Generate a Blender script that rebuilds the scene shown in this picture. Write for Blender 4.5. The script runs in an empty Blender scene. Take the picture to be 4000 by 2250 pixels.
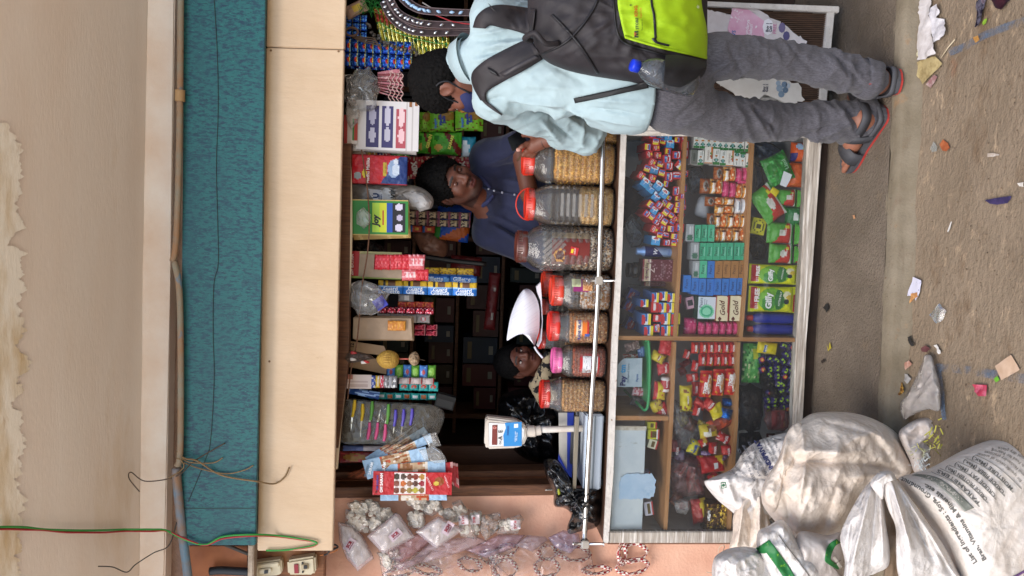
import bpy,bmesh,math,random
import numpy as np
from math import sin,cos,pi,radians
from mathutils import Vector,Matrix,noise
from mathutils.bvhtree import BVHTree
random.seed(7)
SC=bpy.context.scene
COL=SC.collection
# ------------------------------------------------------------------ camera (the photograph lies on its side: camera rolled by 90 degrees)
FPX=3000.0
yaw,pitch,roll=radians(4.5),radians(4.5),radians(1.6)
CAM=Vector((0,-3.0,1.5))
Fv=Vector((-sin(yaw)*cos(pitch),cos(yaw)*cos(pitch),-sin(pitch)))
_R0=Vector((cos(yaw),sin(yaw),0));_U0=_R0.cross(Fv)
Rt=_R0*cos(roll)+_U0*sin(roll);Up=Rt.cross(Fv)
cd=bpy.data.cameras.new('camera');cam=bpy.data.objects.new('camera',cd);COL.objects.link(cam)
_X,_Z=-Up,-Fv
cam.matrix_world=Matrix(((_X.x,Rt.x,_Z.x,CAM.x),(_X.y,Rt.y,_Z.y,CAM.y),(_X.z,Rt.z,_Z.z,CAM.z),(0,0,0,1)))
cd.sensor_width=36;cd.sensor_fit='HORIZONTAL';cd.lens=36*FPX/4000;cd.clip_start=.05;cd.clip_end=400
SC.camera=cam
# ------------------------------------------------------------------ sky, sun, exposure (bright hazy shade)
W=bpy.data.worlds.new('World');SC.world=W;W.use_nodes=True
wn=W.node_tree.nodes;wn.clear()
_o=wn.new('ShaderNodeOutputWorld');_b=wn.new('ShaderNodeBackground');_s=wn.new('ShaderNodeTexSky')
_s.sky_type='NISHITA';_s.sun_disc=False
SUN_EL,SUN_AZ=radians(50),radians(208) # azimuth from +Y clockwise: veiled sun behind the camera, to its left
_s.sun_elevation=SUN_EL;_s.sun_rotation=SUN_AZ;_s.air_density=1.0;_s.dust_density=2.0;_s.ozone_density=1.0
_b.inputs['Strength'].default_value=0.15
W.node_tree.links.new(_s.outputs[0],_b.inputs[0]);W.node_tree.links.new(_b.outputs[0],_o.inputs[0])
sd=bpy.data.lights.new('sun','SUN');sd.energy=1.5;sd.angle=radians(40);sd.color=(1,.96,.9)
sun=bpy.data.objects.new('sun',sd);COL.objects.link(sun)
_dir=Vector((sin(SUN_AZ)*cos(SUN_EL),cos(SUN_AZ)*cos(SUN_EL),sin(SUN_EL)))
sun.rotation_euler=(-_dir).to_track_quat('-Z','Y').to_euler()
SC.view_settings.view_transform='Standard';SC.view_settings.look='None'
SC.view_settings.exposure=0.88;SC.view_settings.gamma=1;SC.view_settings.use_curve_mapping=False
SC.cycles.transparent_max_bounces=24;SC.cycles.max_bounces=10;SC.cycles.diffuse_bounces=5
SC.cycles.use_denoising=True;SC.cycles.caustics_reflective=False;SC.cycles.caustics_refractive=False
# ------------------------------------------------------------------ pixel <-> place
def ray(px,py):return(Fv*FPX+_X*(px-2000)+Rt*(1125-py)).normalized()
def P(px,py,Y=0.0):
 d=ray(px,py);return CAM+d*((Y-CAM.y)/d.y)
def G(px,py,z=0.0):
 d=ray(px,py);return CAM+d*((z-CAM.z)/d.z)
def S(Y=0.0):return(Y-CAM.y)*1.004/FPX # metres per photo pixel at depth Y
def lin(c):return c/12.92 if c<=.04045 else((c+.055)/1.055)**2.4
_hex={}
def PX(co):
 d=co-CAM;z=d.dot(Fv);return 2000+FPX*d.dot(_X)/z,1125-FPX*d.dot(Rt)/z
def creases(co,lines):
 px,py=PX(co);q=0
 for(a,b,c,d,am,wd)in lines:
  ex,ey=c-a,d-b;f=max(0,min(1,((px-a)*ex+(py-b)*ey)/(ex*ex+ey*ey)));dd=math.hypot(px-a-ex*f,py-b-ey*f)/wd
  if dd<3:q+=am*math.exp(-dd*dd**.5)*sin(pi*(.12+.76*f))
 return q
def H(h):
 if not isinstance(h,str):return h
 if h not in _hex:
  _hex[h]=tuple(lin(int(h[i:i+2],16)/255)for i in(1,3,5))
 return _hex[h]
def nz(v,s=1.0,o=0.0):return noise.noise(Vector(v)*s+Vector((o,o*1.7,o*.3)))
# ------------------------------------------------------------------ materials
MATS={}
def _nt(name):
 m=bpy.data.materials.new(name);m.use_nodes=True;nt=m.node_tree;nt.nodes.clear()
 return m,nt,nt.nodes,nt.links
def _noise(nt,scale,detail=4,stretch=None,rough=.6,dist=0,coord='Object'):
 n=nt.nodes;tc=n.new('ShaderNodeTexCoord');mp=n.new('ShaderNodeMapping');no=n.new('ShaderNodeTexNoise')
 if stretch:mp.inputs['Scale'].default_value=stretch
 no.inputs['Scale'].default_value=scale;no.inputs['Detail'].default_value=detail;no.inputs['Roughness'].default_value=rough;no.inputs['Distortion'].default_value=dist
 nt.links.new(tc.outputs[coord],mp.inputs[0]);nt.links.new(mp.outputs[0],no.inputs['Vector'])
 return no
def _ramp(nt,src,p0,p1,c0=(0,0,0),c1=(1,1,1)):
 r=nt.nodes.new('ShaderNodeValToRGB');r.color_ramp.elements[0].position=p0;r.color_ramp.elements[1].position=p1
 r.color_ramp.elements[0].color=(*H(c0),1);r.color_ramp.elements[1].color=(*H(c1),1)
 nt.links.new(src,r.inputs[0]);return r
def _mix(nt,fac,a,b):
 m=nt.nodes.new('ShaderNodeMix');m.data_type='RGBA'
 for s,v in((0,fac),(6,a),(7,b)):
  if hasattr(v,'is_linked'):nt.links.new(v,m.inputs[s])
  elif s==0:m.inputs[0].default_value=v
  else:m.inputs[s].default_value=(*H(v),1)
 return m.outputs[2]
def mat(name,col,rough=.6,metal=0.0,var=None,vscale=15,vp=(.35,.65),bump=0.0,bscale=120,spec=.4,stretch=None,attr=False,layers=(),bstretch=None,coat=0,sheen=0,bdist=.01,crinkle=None):
 """col; var = second colour mixed by noise; layers = [(colour, scale, p0, p1, stretch)] stains with their own shape"""
 if name in MATS:return MATS[name]
 m,nt,n,L=_nt(name)
 o=n.new('ShaderNodeOutputMaterial');b=n.new('ShaderNodeBsdfPrincipled');L.new(b.outputs[0],o.inputs[0])
 b.inputs['Roughness'].default_value=rough;b.inputs['Metallic'].default_value=metal
 b.inputs['Specular IOR Level'].default_value=spec;b.inputs['Coat Weight'].default_value=coat;b.inputs['Sheen Weight'].default_value=sheen
 if attr:
  a=n.new('ShaderNodeAttribute');a.attribute_name='Col';cur=a.outputs['Color']
 else:
  rgb=n.new('ShaderNodeRGB');rgb.outputs[0].default_value=(*H(col),1);cur=rgb.outputs[0]
 if var is not None:
  r=_ramp(nt,_noise(nt,vscale,5,stretch).outputs[0],*vp);cur=_mix(nt,r.outputs[0],cur,var)
 for(c,s,p0,p1,st)in layers:
  r=_ramp(nt,_noise(nt,s,6,st,.65).outputs[0],p0,p1);cur=_mix(nt,r.outputs[0],cur,c)
 L.new(cur,b.inputs['Base Color'])
 if bump:
  bn=n.new('ShaderNodeBump');bn.inputs['Strength'].default_value=bump;bn.inputs['Distance'].default_value=bdist
  L.new(_noise(nt,bscale,5,bstretch or stretch).outputs[0],bn.inputs['Height']);L.new(bn.outputs[0],b.inputs['Normal'])
 if crinkle: # crumpled facets: cells with sharp edges at several sizes, warped by noise
  prev=bn.outputs[0]if bump else None
  for(st,sc,ds)in crinkle:
   tc=n.new('ShaderNodeTexCoord');no=_noise(nt,sc*.6,3);vm=n.new('ShaderNodeVectorMath');vm.operation='MULTIPLY_ADD';vm.inputs[1].default_value=(1.6/sc,)*3
   L.new(no.outputs['Color'],vm.inputs[0]);L.new(tc.outputs['Object'],vm.inputs[2])
   vo=n.new('ShaderNodeTexVoronoi');vo.feature='F1';vo.inputs['Scale'].default_value=sc;L.new(vm.outputs[0],vo.inputs['Vector'])
   b2=n.new('ShaderNodeBump');b2.inputs['Strength'].default_value=st;b2.inputs['Distance'].default_value=ds
   L.new(vo.outputs['Distance'],b2.inputs['Height'])
   if prev:L.new(prev,b2.inputs['Normal'])
   prev=b2.outputs[0]
  L.new(prev,b.inputs['Normal'])
 MATS[name]=m;return m
def clear(name,tint=(1,1,1),haze=.04,hazecol=(.8,.8,.8),rough=.06,refl=1.0,bump=0,bscale=30,blend=.25):
 """thin clear plastic or glass: transparent, Fresnel gloss, a little milky diffuse"""
 if name in MATS:return MATS[name]
 m,nt,n,L=_nt(name)
 o=n.new('ShaderNodeOutputMaterial');tr=n.new('ShaderNodeBsdfTransparent');gl=n.new('ShaderNodeBsdfGlossy');df=n.new('ShaderNodeBsdfDiffuse')
 tr.inputs[0].default_value=(*H(tint),1);gl.inputs['Roughness'].default_value=rough;df.inputs[0].default_value=(*H(hazecol),1)
 lw=n.new('ShaderNodeLayerWeight');lw.inputs['Blend'].default_value=blend
 mu=n.new('ShaderNodeMath');mu.operation='MULTIPLY_ADD';mu.inputs[1].default_value=refl*.8;mu.inputs[2].default_value=.02*refl;mu.use_clamp=True
 L.new(lw.outputs['Fresnel'],mu.inputs[0])
 m1=n.new('ShaderNodeMixShader');m2=n.new('ShaderNodeMixShader');m1.inputs[0].default_value=haze
 L.new(tr.outputs[0],m1.inputs[1]);L.new(df.outputs[0],m1.inputs[2])
 L.new(mu.outputs[0],m2.inputs[0]);L.new(m1.outputs[0],m2.inputs[1]);L.new(gl.outputs[0],m2.inputs[2]);L.new(m2.outputs[0],o.inputs[0])
 if bump:
  bn=n.new('ShaderNodeBump');bn.inputs['Strength'].default_value=bump;bn.inputs['Distance'].default_value=.02
  L.new(_noise(nt,bscale,3,None,.5,.6).outputs[0],bn.inputs['Height'])
  for q in(gl,df,lw):L.new(bn.outputs[0],q.inputs['Normal'])
 MATS[name]=m;return m
def flat(h,rough=.6,metal=0.0):
 k='paint_%s_%d_%d'%(h[1:],rough*100,metal*100)
 return mat(k,h,rough,metal)
FILM=mat('printed_film','#ffffff',.3,attr=True,bump=.25,bscale=60,spec=.35,crinkle=[(.35,45,.012)])
CARD=mat('printed_card','#ffffff',.5,attr=True,bump=.05,bscale=300)
FOIL=mat('printed_foil','#ffffff',.25,.75,attr=True,bump=.4,bscale=90,crinkle=[(.6,60,.01)])
INK={}
# ------------------------------------------------------------------ objects
def obj(name,me,parent=None,m=None,loc=None,rot=None,label=None,cat=None,group=None,kind=None,smooth=None):
 o=bpy.data.objects.new(name,me);COL.objects.link(o)
 if me is not None and m is not None:
  me.materials.clear();me.materials.append(m)
 if parent is not None:o.parent=parent
 if loc is not None:o.location=loc
 if rot is not None:o.rotation_euler=rot
 if label:o['label']=label
 if cat:o['category']=cat
 if group:o['group']=group
 if kind:o['kind']=kind
 if smooth and me is not None:me.shade_smooth()
 return o
def empty(name,loc,label,cat,group=None,rot=None):
 return obj(name,None,None,None,loc,rot,label,cat,group)
def mesh(verts,faces,cols=None,name='m',fix=True,weld=0):
 me=bpy.data.meshes.new(name)
 me.from_pydata([tuple(v)for v in verts],[],faces)
 if cols is not None:
  a=me.color_attributes.new('Col','FLOAT_COLOR','CORNER');arr=[]
  for p,c in zip(me.polygons,cols):
   arr.extend([c[0],c[1],c[2],1.0]*p.loop_total)
  a.data.foreach_set('color',arr)
 if fix:
  bm=bmesh.new();bm.from_mesh(me)
  if weld:bmesh.ops.remove_doubles(bm,verts=bm.verts,dist=weld)
  bmesh.ops.recalc_face_normals(bm,faces=bm.faces);bm.to_mesh(me);bm.free()
 me.update();return me
def bm_mesh(bm,smooth=False):
 bmesh.ops.recalc_face_normals(bm,faces=bm.faces)
 me=bpy.data.meshes.new('m');bm.to_mesh(me);bm.free()
 if smooth:me.shade_smooth()
 return me
def add_box(bm,c,s,rot=None):
 """box into bm: centre, size, optional 3x3"""
 vs=[]
 for i in range(8):
  v=Vector(((i&1)-.5,((i>>1)&1)-.5,((i>>2)&1)-.5));v=Vector((v.x*s[0],v.y*s[1],v.z*s[2]))
  if rot is not None:v=rot@v
  vs.append(bm.verts.new(Vector(c)+v))
 for f in((0,1,3,2),(4,6,7,5),(0,4,5,1),(2,3,7,6),(0,2,6,4),(1,5,7,3)):bm.faces.new([vs[i]for i in f])
 return vs
def box(w,d,h,bev=0.0,seg=1,c=(0,0,0)):
 bm=bmesh.new();add_box(bm,c,(w,d,h))
 if bev:bmesh.ops.bevel(bm,geom=bm.edges[:],offset=bev,segments=seg,affect='EDGES',clamp_overlap=True)
 return bm_mesh(bm)
def slab(pts,Y,d,bev=0.0,dY=None):
 """photo polygon at depth Y made solid d metres deep; dY: own depth for every corner"""
 bm=bmesh.new();n=len(pts)
 ys=dY or[Y]*n
 a=[bm.verts.new(P(x,y,q))for(x,y),q in zip(pts,ys)]
 b=[bm.verts.new(v.co+Vector((0,d,0)))for v in a]
 bm.faces.new(a);bm.faces.new(b[::-1])
 for i in range(n):
  j=(i+1)%n;bm.faces.new((a[i],b[i],b[j],a[j]))
 if bev:bmesh.ops.bevel(bm,geom=bm.edges[:],offset=bev,segments=2,affect='EDGES',clamp_overlap=True)
 return bm_mesh(bm)
def tube(pts,r,seg=8,closed=False,taper=None,cap=True):
 """round tube through points; r number or list"""
 bm=bmesh.new();n=len(pts);rings=[];pts=[Vector(p)for p in pts];prev=None
 for i,p in enumerate(pts):
  if closed:t=pts[(i+1)%n]-pts[i-1]
  else:t=pts[min(i+1,n-1)]-pts[max(i-1,0)]
  t.normalize()
  u=(prev-t*prev.dot(t))if prev is not None else t.orthogonal()
  if u.length<1e-6:u=t.orthogonal()
  u.normalize();prev=u;v=t.cross(u);rr=r[i]if isinstance(r,(list,tuple))else r
  rings.append([bm.verts.new(p+(u*cos(2*pi*k/seg)+v*sin(2*pi*k/seg))*rr)for k in range(seg)])
 for i in range(n if closed else n-1):
  A,B=rings[i],rings[(i+1)%n]
  for k in range(seg):bm.faces.new((A[k],A[(k+1)%seg],B[(k+1)%seg],B[k]))
 if not closed and cap:bm.faces.new(rings[0][::-1]);bm.faces.new(rings[-1])
 return bm_mesh(bm,True)
def spline(pts,n):
 """Catmull-Rom through pts (tuples of any length), n samples"""
 pts=[tuple(p)for p in pts];m=len(pts);out=[]
 for i in range(n):
  t=i/(n-1)*(m-1);k=min(int(t),m-2);f=t-k
  p0,p1,p2,p3=pts[max(k-1,0)],pts[k],pts[k+1],pts[min(k+2,m-1)]
  out.append(tuple(.5*((2*b)+(-a+c)*f+(2*a-5*b+4*c-d)*f*f+(-a+3*b-3*c+d)*f**3)for a,b,c,d in zip(p0,p1,p2,p3)))
 return out
def pxtube(pts,r,n=24,seg=6):
 """tube through photo points (px, py, Y)"""
 return tube([P(*p)for p in spline(pts,n)],r,seg)
def lathe(prof,seg=32,sq=0.0,uvcol=None):
 """profile [(r, z)] turned round z; sq>0 squares the section a little"""
 vs,fs=[],[]
 for(r,z)in prof:
  for k in range(seg):
   a=2*pi*k/seg;q=1.0
   if sq:
    p=2+sq*6;q=1/((abs(cos(a))**p+abs(sin(a))**p)**(1/p))
   vs.append((r*q*cos(a),r*q*sin(a),z))
 for i in range(len(prof)-1):
  for k in range(seg):
   j=(k+1)%seg;fs.append((i*seg+k,i*seg+j,(i+1)*seg+j,(i+1)*seg+k))
 fs.append(tuple(range(seg-1,-1,-1)));fs.append(tuple((len(prof)-1)*seg+k for k in range(seg)))
 return mesh(vs,fs)
 # ---- printed colours: a design is (base, [shapes]); shapes in 0..1 (u right, v up)
def paint(des,u,v):
 base,shapes=des;c=base
 for s in shapes:
  k=s[0]
  if k=='r' and s[1]<=u<=s[3]and s[2]<=v<=s[4]:c=s[5]
  elif k=='e' and((u-s[1])/s[3])**2+((v-s[2])/s[4])**2<=1:c=s[5]
  elif k=='d' and s[1]*u+s[2]*v>s[3]:c=s[4] # half plane
  elif k=='n' and noise.noise(Vector((u*s[1],v*s[2],s[5]if len(s)>5 else 0)))>s[3]:c=s[4] # speckle
 return H(c)
def pillow(w,h,d,des,nx=12,nz=16,crimp='z',cw=.07,seed=0,wr=.12,backd=.8):
 """inflated film pack, front at -y; crimp 'z': flat fins at top and bottom, 'x': at the sides, '': none"""
 vs,fs,cs=[],[],[];rnd=random.Random(seed);o=rnd.uniform(0,50)
 def th(u,v):
  a,b=abs(2*u-1),abs(2*v-1)
  if crimp=='z':b=min(1,b/(1-2*cw))if b<1-2*cw else 1
  if crimp=='x':a=min(1,a/(1-2*cw))if a<1-2*cw else 1
  return max(0,(1-a**2.6))**.55*max(0,(1-b**2.6))**.55
 for side in(-1,1):
  for j in range(nz+1):
   for i in range(nx+1):
    u,v=i/nx,j/nz;t=th(u,v)
    q=noise.noise(Vector((u*3.1*w/.1+o,v*3.1*h/.1,o*.3+side)))
    pin=1-.05*(1-abs(2*v-1)**2)*(crimp=='z')if crimp else 1
    y=side*d*.5*t*(1 if side<0 else backd)+wr*d*q*t*side+side*.0004
    if t==0 and crimp:y+=.0015*sin((u if crimp=='z' else v)*60+o)*0
    vs.append(((u-.5)*w*pin,y,(v-.5)*h))
 N=(nx+1)*(nz+1)
 for side in(0,1):
  for j in range(nz):
   for i in range(nx):
    a=side*N+j*(nx+1)+i
    fs.append((a,a+1,a+nx+2,a+nx+1)if side==0 else(a,a+nx+1,a+nx+2,a+1))
    u=(i+.5)/nx;cs.append(paint(des,u if side==0 else 1-u,(j+.5)/nz))
 for i in range(nx):
  for j in(0,nz):fs.append((j*(nx+1)+i,j*(nx+1)+i+1,N+j*(nx+1)+i+1,N+j*(nx+1)+i));cs.append(H(des[0]))
 for j in range(nz):
  for i in(0,nx):fs.append((j*(nx+1)+i,(j+1)*(nx+1)+i,N+(j+1)*(nx+1)+i,N+j*(nx+1)+i));cs.append(H(des[0]))
 me=mesh(vs,fs,cs);me.shade_smooth();return me
def carton(w,h,d,des,side=None,nx=10,nz=10,bulge=0.0,topc=None):
 """printed carton, front face painted, other faces plain"""
 vs,fs,cs=[],[],[];side=H(side or des[0]);topc=H(topc)if topc else side
 for j in range(nz+1):
  for i in range(nx+1):
   u,v=i/nx,j/nz;vs.append(((u-.5)*w,-d/2-bulge*(1-(2*u-1)**2)*(1-(2*v-1)**2),(v-.5)*h))
 for j in range(nz):
  for i in range(nx):
   a=j*(nx+1)+i;fs.append((a,a+1,a+nx+2,a+nx+1));cs.append(paint(des,(i+.5)/nx,(j+.5)/nz))
 k=len(vs)
 vs+=[(-w/2,d/2,-h/2),(w/2,d/2,-h/2),(w/2,d/2,h/2),(-w/2,d/2,h/2)]
 A,B,Cc,D=0,nx,(nz+1)*(nx+1)-1,nz*(nx+1)
 fs+=[(k,k+3,k+2,k+1)];cs.append(side)
 fs.append(tuple([k,k+1]+[B-i for i in range(0,nx+1)]));cs.append(side)
 fs.append(tuple([k+2,k+3]+[D+i for i in range(0,nx+1)]));cs.append(topc)
 fs.append(tuple([k+3,k]+[j*(nx+1)for j in range(0,nz+1)]));cs.append(side)
 fs.append(tuple([k+1,k+2]+[j*(nx+1)+nx for j in range(nz,-1,-1)]));cs.append(side)
 return mesh(vs,fs,cs)
_txt={}
def txtmesh(s,bold=0.0,shear=0.0):
 k=(s,bold,shear)
 if k not in _txt:
  cu=bpy.data.curves.new('t','FONT');cu.body=s;cu.align_x='CENTER';cu.align_y='CENTER';cu.resolution_u=2
  cu.offset=bold;cu.shear=shear;cu.space_line=.85
  ob=bpy.data.objects.new('t',cu);me=bpy.data.meshes.new_from_object(ob);bpy.data.objects.remove(ob);bpy.data.curves.remove(cu)
  xs=[v.co.x for v in me.vertices]or[0];ys=[v.co.y for v in me.vertices]or[0]
  cx,cy=(min(xs)+max(xs))/2,(min(ys)+max(ys))/2
  for v in me.vertices:v.co.x-=cx;v.co.y-=cy
  _txt[k]=(me,max(xs)-min(xs),max(ys)-min(ys))
 return _txt[k]
def txt(s,parent,x,z,col,w=None,h=None,y=0.0,rot=0,bold=.02,shear=0.0,name='lettering',rough=.5):
 """print on a pack, in the pack's own x-z plane; rot clockwise degrees; fit to width w (and height h)"""
 me,tw,th=txtmesh(s,bold,shear)
 if len(me.vertices)==0:return
 key=(s,bold,shear,col)
 if key not in INK:
  m2=me.copy();m2.materials.append(flat(col,rough));INK[key]=m2
 sx=w/tw if w else h/th;sz=h/th if h else sx
 o=obj(name,INK[key],parent)
 o.matrix_local=Matrix.Translation((x,y,z))@Matrix.Rotation(radians(rot),4,'Y')@Matrix.Rotation(pi/2,4,'X')@Matrix.Diagonal((sx,sz,1,1))
 return o
def at(x0,y0,x1,y1,Y):
 """photo box -> (centre, width, height) of an upright thing at depth Y"""
 c=P((x0+x1)/2,(y0+y1)/2,Y);s=S(Y);return c,abs(y1-y0)*s,abs(x1-x0)*s
ORD=['zeroth','first','second','third','fourth','fifth','sixth','seventh','eighth','ninth','tenth','eleventh','twelfth','thirteenth','fourteenth','fifteenth','sixteenth','seventeenth','eighteenth','nineteenth','twentieth']
# ---- soft free forms
def blob(outline,Y,T,n=96,rings=22,back=.5,cen=None,prof=2.2,fold=(),Yf=None,wob=0.0,closed_spline=True,edge_soft=1.0,lines=()):
 """traced outline -> closed soft body: own distance Y, half thickness T; fold = [(amp, scale_vec, offset, sharp)]"""
 if closed_spline:
  pts=outline+[outline[0]];m=len(outline);out=[]
  for i in range(n):
   t=i/n*m;k=int(t);f=t-k;p=[outline[(k+q)%m]for q in(-1,0,1,2)]
   out.append(tuple(.5*((2*b)+(-a+c)*f+(2*a-5*b+4*c-d)*f*f+(-a+3*b-3*c+d)*f**3)for a,b,c,d in zip(*p)))
 else:out=outline;n=len(out)
 cx=cen[0]if cen else sum(p[0]for p in out)/n;cy=cen[1]if cen else sum(p[1]for p in out)/n
 vs,fs=[],[]
 for side in(1,-1):
  for r in range(rings+1):
   t=sin(r/rings*pi/2)if edge_soft else r/rings
   for k in range(n):
    bx,by=out[k];px,py=cx+(bx-cx)*t,cy+(by-cy)*t
    if r==rings and side==-1:continue
    if r==0 and k>0:continue
    hgt=T*max(0,1-t**prof)**.5
    y0=Yf(px,py)if Yf else Y
    if side==1:
     q=0
     for(amp,sc,off,sharp)in fold:
      v=noise.noise(Vector((px*sc[0]*.01+off,py*sc[1]*.01+off*.7,off*.31)))
      if sharp:v=1-2*abs(v)**sharp
      q+=amp*v
     if lines:q+=creases(P(px,py,y0),lines)
     hgt+=q*min(1,(1-t**6)*1.2)
     vs.append(P(px,py,y0-hgt))
    else:vs.append(P(px,py,y0+hgt*back))
 def idx(side,r,k):
  k%=n
  if side==-1 and r==rings:side=1
  base=0 if side==1 else 1+rings*n
  return base if r==0 else base+1+(r-1)*n+k
 for side in(1,-1):
  for k in range(n):
   fs.append((idx(side,0,0),idx(side,1,k),idx(side,1,k+1)))
   for r in range(1,rings):fs.append((idx(side,r,k),idx(side,r+1,k),idx(side,r+1,k+1),idx(side,r,k+1)))
 me=mesh(vs,fs);me.shade_smooth();return me
def film(outline,Y,T,seed=0,n=30,rings=6,jit=.2,back=.5,cen=None):
 """crumpled thin film: same solid outline, sharp flat facets"""
 rnd=random.Random(seed);out=[];cx=sum(p[0]for p in outline)/len(outline);cy=sum(p[1]for p in outline)/len(outline)
 for(xa,ya),(xb,yb)in zip(outline,outline[1:]+outline[:1]):
  k=max(1,int(math.hypot(xb-xa,yb-ya)/20))
  for q in range(k):
   x,y=xa+(xb-xa)*q/k,ya+(yb-ya)*q/k;g=1+rnd.uniform(-.05,.07)+(.10 if q==0 and rnd.random()<.5 else 0);out.append((cx+(x-cx)*g,cy+(y-cy)*g))
 me=blob(out,Y,T,len(out),rings,back,cen or(cx,cy),2.0,[(T*.5,(2.2,2.6,1),seed+.5,1)],closed_spline=False)
 for v in me.vertices:
  d=(v.co-CAM).normalized();v.co+=d*rnd.uniform(-jit,jit)*T*.6+Rt*rnd.uniform(-.003,.003)+Up*rnd.uniform(-.003,.003)
 me.shade_flat();return me
def bvh(me,mw=None):
 vs=[(mw@v.co)if mw else v.co.copy()for v in me.vertices]
 return BVHTree.FromPolygons(vs,[tuple(p.vertices)for p in me.polygons])
def hit(trees,px,py,off,dflt=None):
 d=ray(px,py);best=None
 for t in trees:
  r=t.ray_cast(CAM,d)
  if r[0]is not None and(best is None or r[3]<best):best=r[3]
 if best is None:best=dflt if dflt else 2.6
 return CAM+d*(best-off),best
def strip(ea,eb,trees,off=.004,n=24,m=4,thick=.006,bulge=0.0):
 """band lying on surfaces, between two photo edge lines"""
 A,B=spline(ea,n),spline(eb,n);vs,fs=[],[];last=None
 for i in range(n):
  for j in range(m+1):
   t=j/m;px,py=A[i][0]*(1-t)+B[i][0]*t,A[i][1]*(1-t)+B[i][1]*t
   p,last=hit(trees,px,py,off+bulge*(1-(2*t-1)**2),last);vs.append(p)
 N=len(vs);vs+=[v+(v-CAM).normalized()*thick for v in vs[:N]]
 for i in range(n-1):
  for j in range(m):
   a=i*(m+1)+j;fs+=[(a,a+1,a+m+2,a+m+1),(N+a,N+a+m+1,N+a+m+2,N+a+1)]
 for i in range(n-1):
  for j in(0,m):a=i*(m+1)+j;fs.append((a,a+m+1,N+a+m+1,N+a))
 for j in range(m):
  for i in(0,n-1):a=i*(m+1)+j;fs.append((a,a+1,N+a+1,N+a))
 me=mesh(vs,fs);me.shade_smooth();return me
def surf_text(s,trees,cx,cy,size,col,rot=0,parent=None,bold=.02,shear=0,off=.003,w=None,name='lettering'):
 """lettering printed on a curved thing: size (or width w) in photo pixels, rot clockwise in the upright view"""
 me0,tw,th=txtmesh(s,bold,shear);me=me0.copy();k=(w/tw)if w else size
 ca,sa=cos(radians(rot)),sin(radians(rot));last=hit(trees,cx,cy,0)[1];mid=last
 for v in me.vertices:
  x,y=v.co.x*k,v.co.y*k;x,y=x*ca+y*sa,-x*sa+y*ca
  p,q=hit(trees,cx-y,cy-x,off,last);last=q if abs(q-mid)<.12 else mid;v.co=p if q==last else CAM+ray(cx-y,cy-x)*(last-off)
 me.materials.clear();me.materials.append(flat(col))
 return obj(name,me,parent)
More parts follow.
